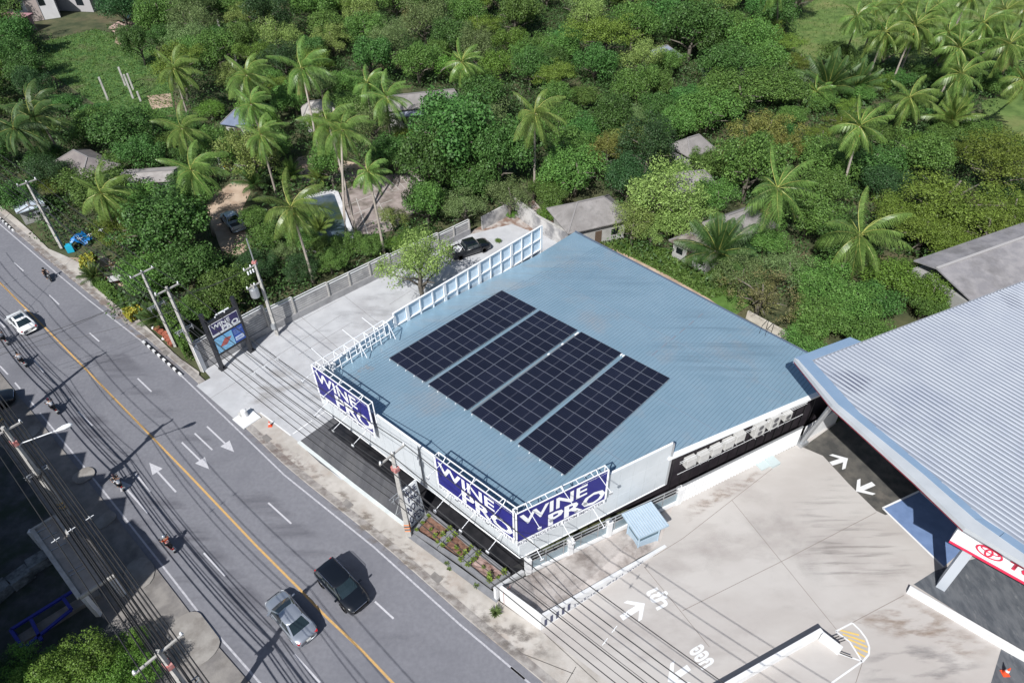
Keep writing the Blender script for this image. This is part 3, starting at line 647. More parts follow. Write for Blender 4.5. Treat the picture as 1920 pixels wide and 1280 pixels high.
stain_or_sheen('roof_dirt',[(1,1)],(.20,.31,.40),.5,47,(.1,2.2),.5,.25,.35,.0052,world=[PR(*c) for c in ((1080,450),(1250,530),(1200,640),(960,540))],zf=roofz)
# ================================================================== solar arrays
def solar_mat():
    m=bpy.data.materials.new('solar_cells'); m.use_nodes=True; t=m.node_tree; b=t.nodes['Principled BSDF']
    tc=nd(t,'ShaderNodeTexCoord').outputs['Object']; sx=nd(t,'ShaderNodeSeparateXYZ'); t.links.new(tc,sx.inputs[0])
    def ln_(src,per,w,offs=0):
        a=nd(t,'ShaderNodeMath',operation='ADD'); t.links.new(src,a.inputs[0]); a.inputs[1].default_value=offs+50*per
        q=nd(t,'ShaderNodeMath',operation='MODULO'); t.links.new(a.outputs[0],q.inputs[0]); q.inputs[1].default_value=per
        c=nd(t,'ShaderNodeMath',operation='LESS_THAN'); t.links.new(q.outputs[0],c.inputs[0]); c.inputs[1].default_value=w; return c.outputs[0]
    a=ln_(sx.outputs[1],.187,.035); c=ln_(sx.outputs[0],.0965,.010)
    ab=nd(t,'ShaderNodeMath',operation='ABSOLUTE'); t.links.new(sx.outputs[0],ab.inputs[0]); mid=nd(t,'ShaderNodeMath',operation='LESS_THAN'); t.links.new(ab.outputs[0],mid.inputs[0]); mid.inputs[1].default_value=.018
    m1=nd(t,'ShaderNodeMix',data_type='RGBA'); t.links.new(a,m1.inputs[0]); m1.inputs[6].default_value=(.006,.007,.016,1); m1.inputs[7].default_value=(.036,.042,.07,1)
    m2=nd(t,'ShaderNodeMix',data_type='RGBA'); t.links.new(c,m2.inputs[0]); t.links.new(m1.outputs[2],m2.inputs[6]); m2.inputs[7].default_value=(.022,.03,.06,1)
    m3=nd(t,'ShaderNodeMix',data_type='RGBA'); t.links.new(mid.outputs[0],m3.inputs[0]); t.links.new(m2.outputs[2],m3.inputs[6]); m3.inputs[7].default_value=(.13,.14,.18,1)
    oi=nd(t,'ShaderNodeObjectInfo'); hs=nd(t,'ShaderNodeHueSaturation'); mm_=nd(t,'ShaderNodeMath',operation='MULTIPLY_ADD'); t.links.new(oi.outputs['Random'],mm_.inputs[0]); mm_.inputs[1].default_value=.3; mm_.inputs[2].default_value=.85
    t.links.new(m3.outputs[2],hs.inputs['Color']); t.links.new(mm_.outputs[0],hs.inputs['Value']); t.links.new(hs.outputs[0],b.inputs['Base Color'])
    b.inputs['Roughness'].default_value=.22; b.inputs['Specular IOR Level'].default_value=.35
    return m
m_cells=solar_mat(); m_pvframe=mat('panel_frame',(.24,.26,.31),rough=.4,metal=.5)
c00=PR(728,674); c10=PR(1062,893); c01=PR(942,546); c11=PR(1253,711)
fx=((c10-c00)+(c11-c01)).normalized(); lx=((c01-c00)+(c11-c10)); 
nz=fx.cross(lx).normalized(); nz=nz if nz.z>0 else -nz; lx=nz.cross(fx).normalized(); lx=lx if lx.y>0 else -lx
FLn=((c10-c00).length+(c11-c01).length)/2; LLn=((c01-c00).length+(c11-c10).length)/2
cen=(c00+c10+c01+c11)/4; O=cen-fx*FLn/2-lx*LLn/2
gap=.42; pw=(FLn-3*gap-4*.03)/8; ph=(LLn-12*.022)/13
rotm=Matrix((fx,lx,nz)).transposed().to_euler()
pm_=bpy.data.meshes.new('solar_panel')
z0=.14
bm_=M().box((0,0,z0),(pw,ph,.035)); fr_=M()
wnames=['leftmost of the four dark solar arrays, nearest the white lattice parapet','second solar array from the left on the blue shop roof','third solar array from the left, beside the cable tray with white fittings','rightmost of the four solar arrays, with its lowest corner nearest the corner sign']
proto=None
for a in range(4):
    org=O+fx*(a*(2*pw+.03+gap))
    ar=empty('solar_array',org,wnames[a],'solar array','solar arrays on the shop roof'); ar.rotation_euler=rotm
    rl=M()
    for k in range(13):
        y=ph*.5+k*(ph+.022)
        rl.box((pw+.015,y,z0/2-.02),(2*pw+.10,.05,.07))
    rl.build('mounting_rail',m_alu,ar)
    cl=M()
    for k in range(5): cl.box((pw*.08+k*pw*.46,-.06,z0*.6),(.07,.09,.09))
    cl.build('end_clamp',m_steelw,ar)
    for j in range(2):
        for k in range(13):
            x=pw/2+j*(pw+.03); y=ph/2+k*(ph+.022)
            if proto is None:
                p=M().box((0,0,0),(pw-.03,ph-.03,.03)).build('solar_panel',m_cells,ar); p.location=(x,y,z0)
                f=M(); f.beam((-pw/2,-ph/2+.012,0),(pw/2,-ph/2+.012,0),.024,.036); f.beam((-pw/2,ph/2-.012,0),(pw/2,ph/2-.012,0),.024,.036)
                f.beam((-pw/2+.012,-ph/2,0),(-pw/2+.012,ph/2,0),.024,.034); f.beam((pw/2-.012,-ph/2,0),(pw/2-.012,ph/2,0),.024,.034)
                f.build('panel_frame',m_pvframe,p); proto=p; pf=kids(p)[0]
            else:
                p=proto.copy(); COL.objects.link(p); p.parent=ar; p.location=(x,y,z0)
                g_=pf.copy(); COL.objects.link(g_); g_.parent=p
# cable tray between the third gap
tr=empty('cable_tray',PR(1080,626),'thin pale cable tray with white fittings running between the middle solar arrays','cable tray')
mm=M(); a=PR(1083,626)+Vector((0,0,.06)); b=PR(882,772)+Vector((0,0,.06)); mm.beam(a,b,.10,.05); mm.build('tray',m_alu,tr,True)
mm=M()
for t_ in (0,.02,.16,.3): p=a.lerp(b,t_); mm.box(p+Vector((0,0,.05)),(.22,.14,.10),rad(40))
for px in ((1165,666),(1169,668)): p=PR(*px); mm.box(p+Vector((0,0,.08)),(.25,.12,.10),rad(40))
mm.build('fitting',m_steelw,tr,True)
# ================================================================== right hand boundary: glazed railing, white walls, kiosk
def gl(x,y,z=0): return P(x,y,z)
fa=P(990,1075); fb=P(1268,944)
fe=empty('glazed_railing',fa,'white railing with steel handrails and smoked glass panes along the right side of the shop','railing')
fdv=(fb-fa).normalized(); fL=(fb-fa).length
M().box(((fa+fb)/2).xy.to_3d()+Vector((0,0,.25)),(fL,.26,.5),heading(fa,fb)).build('plinth_wall',m_white,fe,True)
mm=M(); ps=[PV(x,y,fa,fb)[0] for x,y in ((990,1070),(1068,1035),(1140,1000),(1270,942))]
for s in ps: mm=M(); p=fa+fdv*s; mm.box((p.x,p.y,1.0),(.42,.42,2.0),heading(fa,fb)); mm.box((p.x,p.y,2.05),(.48,.48,.1),heading(fa,fb)); mm.build('pillar',m_white,fe,True)
rl=M(); gp=M()
for z in (1.55,1.95,2.35): rl.beam(fa+Vector((0,0,z))-fdv*.1,fb+Vector((0,0,z)),.07)
k=9
for i in range(k+1): p=fa+fdv*(fL*i/k); rl.beam((p.x,p.y,.5),(p.x,p.y,2.35),.06)
for i in range(k): p=fa+fdv*(fL*(i+.5)/k); gp.box((p.x,p.y,1.0),(fL/k-.1,.015,.95),heading(fa,fb))
rl.build('handrail',m_alu,fe,True); gp.build('glass_pane',mat('smoked_glass',(.20,.27,.31),rough=.12,spec=.7),fe,True)
# dealer's low white wall in front
wa=P(938,1126); wb=P(1014,1182); wc=P(1250,1026); w3=P(988,1090)
lw=empty('low_white_wall',wa,'low white wall with lettered panels around the dirty concrete bed at the dealer entrance','wall')
H_=1.9
mm=M(); u1=(wb-wa).normalized(); x1=Vector((-u1.y,u1.x,0))
def wallseg(mm,a,b,w,h0,h1):
    d=(b-a).normalized(); x=Vector((-d.y,d.x,0))*w
    mm.add([a,b,b+x,a+x]+[a+Vector((0,0,h0)),b+Vector((0,0,h1)),b+x+Vector((0,0,h1)),a+x+Vector((0,0,h0))],[(0,3,2,1),(4,5,6,7),(0,1,5,4),(1,2,6,5),(2,3,7,6),(3,0,4,7)])
wallseg(mm,wa,wb,.25,H_,H_); wallseg(mm,wb,wc,.25,H_,.12)
wallseg(mm,P(931,1128)+Vector((0,0,0)),fa-fdv*.3,.25,H_*.95,.6)
mm.build('wall',m_white,lw,True)
# raised bed filled with stained concrete behind the wall, falling away to the back
bed=M(); A_=wa+x1*.2; B_=wb+x1*.1; C_=wc; D_=fa+Vector((.1,-.2,0)); 
bed.add([A_+Vector((0,0,1.55)),B_+Vector((0,0,1.55)),P(1236,1022)+Vector((0,0,.1)),P(1262,950)+Vector((0,0,.1)),D_+Vector((0,0,.2))],[(0,1,2,3,4)])
b_=bed.build('raised_bed',mat('stained_concrete',(.44,.40,.375),(.52,.48,.455),.9,.9,bump=.3,bscale=9,c3=(.22,.19,.175),s3=.5,t3=.53),None); struct(b_)
# lettered strip on the dealer side of the wall
dl=(wc-wb).normalized(); 
for t0_,t1_,txt_ in ((.3,2.6,'IIIII'),(2.9,7.6,'โตโยต้า สมุย'),(8.0,9.6,'WWW')):
    zt=lambda s:1.9-(1.9-.12)*s/(wc-wb).length
    text(txt_,'wall_lettering',m_lett,lw,wb+dl*t0_+Vector((0,0,zt(t1_)*.22)),dl,(0,0,1),t1_-t0_,zt(t1_)*.62,off=.01,lift=.012)
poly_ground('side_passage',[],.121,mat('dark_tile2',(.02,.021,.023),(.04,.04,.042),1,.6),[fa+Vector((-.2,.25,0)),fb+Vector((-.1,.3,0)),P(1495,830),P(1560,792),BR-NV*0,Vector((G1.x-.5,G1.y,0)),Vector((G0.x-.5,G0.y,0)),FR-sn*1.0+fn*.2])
gt=empty('metal_gate_leaf',P(948,1128),'small rusty red and white metal frame leaning against the low white wall','gate')
mm=M(); p=P(945,1132); q=P(957,1120)
for z in (.3,.9,1.5): mm.beam(p+Vector((0,0,z)),q+Vector((0,0,z)),.04)
for t_ in (0,.33,.66,1): a=p.lerp(q,t_); mm.beam(a,a+Vector((0,0,1.8)),.035)
mm.build('frame',mat('rusty_red',(.30,.08,.06),(.5,.4,.38),8,.7),gt,True)
# corrugated white wall beside the AC units
ca=P(1273,945); cb=P(1495,834); cw=empty('corrugated_wall',ca,'long white corrugated sheet wall below the row of air conditioners','wall')
d=(cb-ca).normalized(); x=Vector((-d.y,d.x,0)); L=(cb-ca).length; vs=[];fs=[]; n=int(L/.16)
for i in range(n+1):
    p=ca+d*(L*i/n)+x*(.09 if i%2 else 0); vs+=[(p.x,p.y,.0),(p.x,p.y,2.35)]
for i in range(n): fs.append((2*i,2*i+2,2*i+3,2*i+1))
mm=M(); mm.add(vs,fs); mm.build('sheet',m_white,cw,True)
mm=M(); mm.beam(ca+x*.1+Vector((0,0,2.38)),cb+x*.1+Vector((0,0,2.38)),.16,.07); mm.beam(ca+x*.25,cb+x*.25+Vector((0,0,0)),.2,.3); mm.build('capping',m_alu,cw,True)
ca2=P(1503,831); cb2=P(1566,793)
cw2=empty('white_wall',ca2,'short plain white wall beside the leaning grey strut at the showroom','wall')
mm=M(); wallseg(mm,ca2,cb2,.2,2.1,2.1); mm.build('wall',m_white,cw2,True)
mm=M(); 
for (x_,y_),w,h in (((1432,868),1.5,.12),((1447,866),.9,.25)): p=P(x_,y_,.1); mm.box((p.x,p.y,.1+h/2),(w,1.1,h),rad(27))
tag(mm.build('pallet_of_sheets',mat('pale_sheet',(.45,.52,.53),rough=.6)),'pale sheets stacked flat on the concrete beside the long white corrugated wall','sheets')
# guard kiosk
kc=[P(1220.7,938,2.6),P(1255,986,2.6),P(1198,1008,2.6),P(1166,965,2.6)]; kcen=sum(kc,Vector())/4
ke=empty('guard_kiosk',(kcen.x,kcen.y,.1),'small pale blue guard kiosk with a ribbed flat roof beside the railing','kiosk')
m_kio=mat('kiosk_blue',(.33,.43,.52),(.38,.48,.57),1.5,.5)
kdir=((kc[1]-kc[0])+(kc[2]-kc[3])).normalized(); kx=((kc[0]-kc[3])+(kc[1]-kc[2])).normalized(); kw_=((kc[0]-kc[3]).length+(kc[1]-kc[2]).length)/2; kl=((kc[1]-kc[0]).length+(kc[2]-kc[3]).length)/2
hd=math.atan2(kx.y,kx.x)
r_=M().box((kcen.x,kcen.y,2.55),(kw_,kl,.16),hd).build('roof',m_kio,ke,True)
mm=M()
for i in range(13):
    p=kcen+kx*(kw_*(-.46+.92*i/12)); mm.box((p.x,p.y,2.66),(.06,kl*.96,.05),hd)
mm.build('roof_rib',mat('kiosk_rib',(.46,.54,.61),rough=.4),r_,True)
bw,bl=kw_*.68,kl*.62
mm=M(); 
for sx_,sy_ in ((-1,-1),(1,-1),(1,1),(-1,1)):
    p=kcen+kx*(sx_*bw/2)+kdir*(sy_*bl/2); mm.beam((p.x,p.y,.1),(p.x,p.y,2.5),.1)
mm.build('corner_post',m_kio,ke,True)
M().box((kcen.x,kcen.y,.62),(bw,bl,1.0),hd).build('wall',m_kio,ke,True)
M().box((kcen.x,kcen.y,1.72),(bw-.08,bl-.08,1.2),hd).build('window',mat('kiosk_glass',(.08,.14,.18),rough=.08,spec=.7),ke,True)
M().box((kcen.x,kcen.y,2.36),(bw+.02,bl+.02,.2),hd).build('lintel',m_kio,ke,True)
# ================================================================== showroom on the right
NZ=9.5
sc=[P(1489,672,NZ),P(1560,760,NZ),P(1715,900,NZ),P(1809,990,NZ),P(1920,1057,NZ)]; far=P(1578,639,NZ)
dirs=(far-sc[0]).normalized(); e_end=sc[-1]+(sc[-1]-sc[-2]).normalized()*25
outer=[sc[0]]+sc[1:]+[e_end, e_end+dirs*45, sc[0]+dirs*45]
se=empty('car_showroom',(sc[2].x+6,sc[2].y+8,0),'large showroom with a pale ribbed steel roof edged in blue cladding','showroom')
inn=[P(1523,678,NZ),P(1613,777,NZ),P(1755,896,NZ),P(1846,976,NZ),P(1884,1003,NZ),P(1922,1024,NZ)]
i_end=inn[-1]+(inn[-1]-inn[-2]).normalized()*25
def nz_(x,y): return NZ
mm=M(); ip=inn+[i_end,e_end+dirs*45,inn[0]+dirs*47]
mm.prism([(p.x,p.y) for p in ip],NZ-.3,NZ+.05); nr_=mm.build('roof',m_nroof,se,True)
# ribs run towards the front edge
rdir=(P(1920,905,NZ)-P(1613,720,NZ)); a=P(1582,644,NZ); b=P(1920,519,NZ)
# direction of ribs in the picture: from (1520,672)+... towards lower right
rdir=(P(1710,854,NZ)-P(1520,672,NZ)).normalized(); rdir=Vector((math.cos(rad(-56.5)),math.sin(rad(-56.5)),0))
rpoly=inn+[i_end,e_end+dirs*45,inn[0]+dirs*47]
def ribs2(poly,d,pitch,w,h,z):
    mm=M(); x=Vector((-d.y,d.x)); os=[Vector(q[:2]).dot(x) for q in poly]; k=min(os)+pitch*.5; n=len(poly)
    while k<max(os):
        ts=[]
        for i in range(n):
            A=Vector(poly[i][:2]);B=Vector(poly[(i+1)%n][:2]); a_=A.dot(x)-k; b_=B.dot(x)-k
            if (a_>0)!=(b_>0): q=A.lerp(B,a_/(a_-b_)); ts.append(q.dot(d))
        ts.sort()
        for j in range(0,len(ts)-1,2):
            if ts[j+1]-ts[j]<.1: continue
            vs=[]
            for s_ in (ts[j],ts[j+1]):
                for o,zz in ((-w/2,0),(-w*.28,h),(w*.28,h),(w/2,0)):
                    r=x*(k+o)+d*s_; vs.append((r.x,r.y,z+zz))
            mm.add(vs,[(0,4,5,1),(1,5,6,2),(2,6,7,3),(0,1,2,3),(7,6,5,4)])
        k+=pitch
    return mm
ribs2([(p.x,p.y) for p in rpoly],Vector((rdir.x,rdir.y)),.42,.20,.06,NZ+.052).build('roof_rib',m_nrib,nr_,True)['kind']='stuff'
stain_or_sheen('roof_smudge',[(1,1)],(.13,.15,.22),.22,-56,(.8,1.1),.36,.3,.75,NZ+.056,world=[P(*c,NZ) for c in ((1545,700),(1590,690),(1640,710),(1625,745),(1590,740))])
stain_or_sheen('roof_smudge',[(1,1)],(.13,.15,.22),.22,-56,(.8,1.1),.36,.3,.75,NZ+.056,world=[P(*c,NZ) for c in ((1860,540),(1910,550),(1930,590),(1890,580))])
# blue edge cladding in tiles, then grey outer band
def band(A,B,nm,m,z,th,tiles=0,g=.03):
    mm=M()
    for i in range(len(A)-1):
        k=1
        if tiles: k=max(1,int(round((A[i+1]-A[i]).length/tiles)))
        for j in range(k):
            f0=j/k+(g/2 if tiles else 0)/max(.1,(A[i+1]-A[i]).length); f1=(j+1)/k-(g/2 if tiles else 0)/max(.1,(A[i+1]-A[i]).length)
            q=[A[i].lerp(A[i+1],f0),A[i].lerp(A[i+1],f1),B[i].lerp(B[i+1],f1),B[i].lerp(B[i+1],f0)]
            mm.prism([(p.x,p.y) for p in q],z-th,z)
    return mm.build(nm,m,se,True)
midl=[P(1496,675,NZ),P(1571,759,NZ),P(1731,890,NZ),P(1828,975,NZ),P(1920,1040,NZ)]; midl.append(midl[-1]+(sc[-1]-sc[-2]).normalized()*25)
inl=[P(1522,677,NZ),P(1612,776,NZ),P(1754,895,NZ),P(1845,975,NZ),P(1921,1023,NZ)]; inl.append(inl[-1]+(sc[-1]-sc[-2]).normalized()*25)
out_=sc+[e_end]
band(out_,midl,'outer_fascia',m_trimg,NZ+.08,.35); band(midl,inl,'blue_edge_cladding',m_trim,NZ+.11,.5,2.0)
band([sc[0],sc[0]+dirs*6],[P(1510,681,NZ),P(1510,681,NZ)+dirs*6],'side_cladding',m_trim,NZ+.10,.6,2.0)
band([P(1510,681,NZ),P(1510,681,NZ)+dirs*45],[inl[0],inl[0]+dirs*45],'side_trim',m_nrib,NZ+.09,.4)
# underside, walls, glass
g0=isect(P(1600,800,NZ),sc[2]-sc[1],P(1650,700,NZ),dirs)
wl=[sc[1]+dirs*11,sc[2]+dirs*12,sc[3]+dirs*11,sc[3]+dirs*9+Vector((14,-9,0)),e_end+dirs*44,sc[0]+dirs*44]
mm=M().prism([(p.x,p.y) for p in wl],0,NZ-.35); mm.build('wall',mat('showroom_glass',(.05,.07,.09),rough=.15,spec=.7),se,True)
mm=M(); rl_=[p+Vector((0,0,-.5))+Vector((.06,.05,0)) for p in out_]
for i in range(3): mm.beam(rl_[i]+Vector((0,0,.12)),rl_[i+1]+Vector((0,0,.12)),.07,.07)
mm.build('red_trim',mat('maroon_trim',(.22,.02,.04),rough=.4),se,True)
# leaning strut at the back corner
b0=P(1500,832); t0_=P(1561,757,8.6)
stt=M(); stt.tube([b0,t0_],.16,10); stt.box((b0.x,b0.y,.25),(.9,.9,.5),rad(30)); stt.beam(b0+Vector((.35,.1,0)),t0_+Vector((.35,.1,0)),.09)
stt.build('leaning_strut',m_alu,se,True)
# front sign box with emblem, on a slab column
sz0,sz1=6.3,7.0
A_=P(1780,1014,sz0); B_=P(1920,1092,sz0); sdv=(B_-A_).normalized(); snn=Vector((sdv.y,-sdv.x,0)); snn=snn if snn.y<0 else -snn
Ls=16; C_=A_+sdv*Ls/2; 
top=PV(1799,989,A_,B_)
h_=2.15
sb=M().box(Vector((C_.x,C_.y,sz0+h_/2))-snn*.5,(Ls,.9,h_),heading(A_,B_)).build('sign_box',m_letw,se,True)
M().box(Vector((C_.x,C_.y,sz0-.02))-snn*.46,(Ls,1.02,.14),heading(A_,B_)).build('sign_red_line',m_red,sb,True)
def ring(mm,c,rx,ry,w,ang=0,n=40):
    vs=[]
    for k in range(n):
        a=2*math.pi*k/n
        for q in (0,-w): vs.append(c+sdv*((rx+q)*math.cos(a))+Vector((0,0,1))*((ry+q)*math.sin(a)))
    mm.add(vs,[(2*k,2*((k+1)%n),2*((k+1)%n)+1,2*k+1) for k in range(n)])
s_e=PV(1851,1041,A_+snn*.01,B_+snn*.01)
ec=A_+sdv*s_e[0]+snn*.02; ec.z=sz0+h_*.42
mm=M(); ring(mm,ec,.80,.50,.11); ring(mm,ec+Vector((0,0,.17))+snn*.002,.57,.22,.09); ring(mm,ec+Vector((0,0,-.04))+snn*.004,.24,.38,.10)
mm.build('emblem',m_red,sb,True)
tx=PV(1884,1060,A_,B_)
text('TOYOTA','sign_lettering',m_red,sb,A_+sdv*(s_e[0]+1.15)+Vector((0,0,ec.z-sz0-.34)),sdv,(0,0,1),5.0,.68,off=.03,lift=.02)
cb_=P(1767,1105); 
M().box((cb_.x+.1,cb_.y+.35,3.2),(.95,.62,6.4),rad(48)).build('column',mat('column_grey',(.46,.50,.55),rough=.5),se,True)
M().box((cb_.x+12,cb_.y-7,2.9),(.95,.62,6.4),rad(48)).build('column',MC['column_grey'],se,True)
M().box(((A_+sdv*Ls*.5)-snn*2.4).xy.to_3d()+Vector((0,0,7.2)),(Ls,4.5,.3),heading(A_,B_)).build('canopy',m_trimg,se,True)
# L-shaped white barrier wall in the forecourt
ba=P(1538,1195); bb=P(1385,1283); bb=ba+(bb-ba)*1.6; bc=P(1574,1223)
bw_=empty('barrier_wall',ba,'L-shaped white barrier wall in the dealer forecourt next to the hatched island','wall')
mm=M(); wallseg(mm,bb,ba,.32,.9,.9); wallseg(mm,ba-Vector((.0,.0,0)),bc,-.3,.9,.9); mm.build('wall',m_white,bw_,True)
mm=M(); 
for (x0,y0),(x1_,y1_) in (((1555,1199),(1573,1192)),((1562,1207),(1585,1199)),((1574,1223),(1598,1232))): mm.beam(P(x0,y0,.5),P(x1_,y1_,.5),.05)
mm.build('rail',m_black,bw_,True)
# ================================================================== utility poles
def pole(base,h,label,arms,extras=(),group='concrete utility poles along the road',w=.34,hd=None):
    b=Vector((base[0],base[1],.1)); e=empty('utility_pole',b,label,'pole',group)
    hd=rad(UA) if hd is None else hd
    M().add([*( (b.x+sx*w/2,b.y+sy*w/2,.1) for sx,sy in((-1,-1),(1,-1),(1,1),(-1,1))),*((b.x+sx*w*.3,b.y+sy*w*.3,h) for sx,sy in((-1,-1),(1,-1),(1,1),(-1,1)))],[(3,2,1,0),(4,5,6,7),(0,1,5,4),(1,2,6,5),(2,3,7,6),(3,0,4,7)]).build('shaft',m_conc,e,True)
    for z,L,o in arms:
        c=b+NV*o; a=M(); a.beam(Vector((c.x,c.y,z))-NV*L/2,Vector((c.x,c.y,z))+NV*L/2,.13,.12)
        a.build('crossarm',m_conc,e,True)
        for k in (-.46,0,.46):
            q=Vector((c.x,c.y,z+.06))+NV*L*k; M().lathe([(.03,0),(.085,.06),(.05,.1),(.085,.15),(.04,.24)],q,8).build('insulator',m_steelw,e,True)
    for x in extras:
        if x=='stripes':
            for k in range(4): M().box((b.x,b.y,1.0+k*.24),(w+.03-.008*k,w+.03-.008*k,.12)).build('warning_band',mat('hazard_yellow',(.75,.42,.05),rough=.5) if k%2 else m_black,e,True)
        if x=='orange':
            for k in range(5): M().box((b.x,b.y,1.1+k*.2),(w+.02,w+.02,.1)).build('warning_band',mat('hazard_orange',(.70,.22,.06),rough=.5) if k%2==0 else m_black,e,True)
        if x=='red': M().box((b.x,b.y,h-1.75),(.52,.42,.42),rad(UA)).build('red_cover',mat('faded_red',(.42,.12,.11),(.55,.3,.28),6,.7),e,True)
        if x=='telecom':
            a=M(); z=5.6
            a.beam(b+NV*-.9+Vector((0,0,z-.1)),b+NV*.9+Vector((0,0,z-.1)),.07); a.beam(b+NV*-.9+UV*.3+Vector((0,0,z-.1)),b+NV*.9+UV*.3+Vector((0,0,z-.1)),.07)
            a.build('cable_bracket',m_alu,e,True)
            for k in range(4): M().tube([b+NV*(-.8+k*.5)+Vector((0,0,z-.45)),b+NV*(-.8+k*.5)+Vector((0,0,z+.12))],.06,6).build('cable_clamp',m_alu,e,True)
        if x=='closure':
            for k in range(3): M().tube([b+NV*(.3-.3*k)+UV*.35+Vector((0,0,5.2)),b+NV*(.3-.3*k)-UV*.35+Vector((0,0,5.3))],.11,8).build('splice_closure',m_cable,e,True)
            M().tube([b+UV*.3+Vector((0,0,5.7)),b+UV*.32+NV*.3+Vector((0,0,5.2)),b+UV*.3-NV*.1+Vector((0,0,4.9)),b+UV*.3-NV*.35+Vector((0,0,5.3)),b+UV*.3+Vector((0,0,5.7))],.05,6).build('cable_coil',m_cable,e,True)
    return e
pR=[P(117,466),P(330,650),P(381,696),P(521,629),P(768,1006)]
LP1=P(130,965); LP2=P(298,1225,10.4); LP2=Vector((LP2.x,LP2.y,0)); LP0=P(12,803)
pole(pR[0],9.6,'utility pole between the plant hedge and the blue tarp, farthest up the road',[(9.4,2.2,0)],('telecom',))
pole(pR[1],9.9,'thin leaning-looking utility pole behind the row of red flower pots',[(9.7,2.4,0)],('telecom',),w=.3)
pole(pR[2],10.8,'thick pale utility pole at the end of the yard wall beside the sign board',[(10.5,2.4,0)],('telecom',))
e3=pole(pR[3],9.6,'utility pole with a transformer rack standing inside the shop yard',[(9.3,1.6,.5),(7.2,1.8,.7)],())
b=Vector((pR[3].x,pR[3].y,0))
for k in range(3):
    q=b+NV*(.35+.3*k)+Vector((0,0,8.6)); M().lathe([(.05,0),(.1,.1),(.05,.2),(.1,.3),(.05,.45)],q,8).build('fuse_cutout',m_steelw,e3,True)
q=b+NV*.95+Vector((0,0,5.9)); M().lathe([(.42,0),(.46,.1),(.46,1.0),(.40,1.12),(.12,1.2)],q,14).build('transformer',m_alu,e3,True)
for k in range(3): M().lathe([(.05,0),(.09,.08),(.05,.16),(.09,.24),(.04,.34)],q+UV*(.22*(k-1))+Vector((0,0,1.15)),8).build('bushing',m_conc,e3,True)
M().tube([b+Vector((0,0,9.5)),b+Vector((0,0,12.4))],.07,8).build('steel_mast',m_alu,e3,True)
M().box(b+Vector((-.05,-.25,1.5)),(.4,.3,.7)).build('meter_box',m_alu,e3,True)
M().box(b+Vector((0,0,9.65)),(.42,.42,.2)).build('red_cover',mat('faded_red',(.42,.12,.11),(.55,.3,.28),6,.7),e3,True)
pole(pR[4],10.5,'square concrete utility pole with an orange striped base between the pavement and the planter beds',[(10.3,2.4,0)],('orange','red','telecom'),w=.4)
pole(LP1,11.0,'utility pole with a street lamp arm and yellow and black bands on the shaded roadside',[(10.6,2.4,0)],('stripes','telecom','closure','red'),w=.38)
pole(LP2,10.7,'utility pole with a broad crossarm rising from the trees at the bottom edge',[(10.4,3.0,0)],('telecom','closure','red'),w=.38)
pole(LP0,11.0,'utility pole with yellow and black bands at the left edge of the photo',[(10.6,2.4,0)],('stripes','telecom'),w=.38)
LPn=LP0+(LP0-LP1); LPs=LP2+(LP2-LP1)
# street lamp
tip=P(129,797,9.4); bs=Vector((LP1.x,LP1.y,8.7))
sl_=empty('street_lamp',bs,'white street lamp on a long arm reaching over the left lane from the banded pole','street lamp')
M().tube([bs,bs+(tip-bs)*.1+Vector((0,0,.25)),tip-(tip-bs).normalized()*.8],[.05,.045,.04],8).build('arm',m_steelw,sl_,True)
d=(tip-bs).normalized(); M().tube([tip-d*.95,tip-d*.8,tip-d*.35,tip+d*.1,tip+d*.25],[.05,.12,.2,.17,.05],10).build('lamp_head',m_steelw,sl_,True,smooth=True)
lt_=M(); lt_.tube([tip-d*.7-Vector((0,0,.1)),tip-d*.2-Vector((0,0,.13)),tip+d*.05-Vector((0,0,.1))],[.06,.14,.05],8); lt_.build('lamp_glass',mat('lamp_glass',(.7,.72,.7),rough=.2),sl_,True)
# ------------------------------------------------------------------ cables
def span(a,b,sag,n=14):
    return [a.lerp(b,i/n)-Vector((0,0,4*sag*(i/n)*(1-i/n))) for i in range(n+1)]
ords=['first','second','third','fourth','fifth','sixth','seventh','eighth','ninth','tenth','eleventh']
def run(pts,z,off,r,sag,label,grp,spacers=False,dz=0):
    P_=[Vector((p.x,p.y,0))+NV*off+Vector((0,0,(z if not isinstance(z,(list,tuple)) else z[i]))) for i,p in enumerate(pts)]
    L=[P_[0]]
    for i in range(len(P_)-1): L+=span(P_[i],P_[i+1],sag*(P_[i+1]-P_[i]).length/40)[1:]
    m=P_[len(P_)//2]; e=empty('overhead_cable',(m.x,m.y,m.z),label,'cable',grp)
    M().tube(L,r,4,cap=False).build('wire',m_cable,e,True)
    if spacers:
        for i in range(len(L)-1):
            if i%14==7:
                q=L[i]; mm=M(); mm.beam(q-NV*.26,q+NV*.26,.035); mm.beam(q-UV*.2,q+UV*.2,.04); mm.beam(q-Vector((0,0,.2)),q+Vector((0,0,.1)),.04); mm.build('spacer',m_steelw,e,True)
    return e
Rn=pR[0]+UV*42; Rs=pR[4]-UV*38; Rss=Rs-UV*38
rr=[Rn,pR[0],pR[2],pR[4],Rs,Rss]; ll=[LPn+(LPn-LP0),LPn,LP0,LP1,LP2,LPs,LPs+(LP2-LP1)]
gR='overhead cables on the shop side'; gL='overhead cables on the shaded side of the road'
for i,o in enumerate((-1.1,0.15,1.1)):
    run(rr,[10.2,9.6,10.7,10.5,10.5,10.5],o,.035,.9,'high power cable on the %s of the crossarms along the shop side'%('shop end','middle','road end')[i],gR,True)
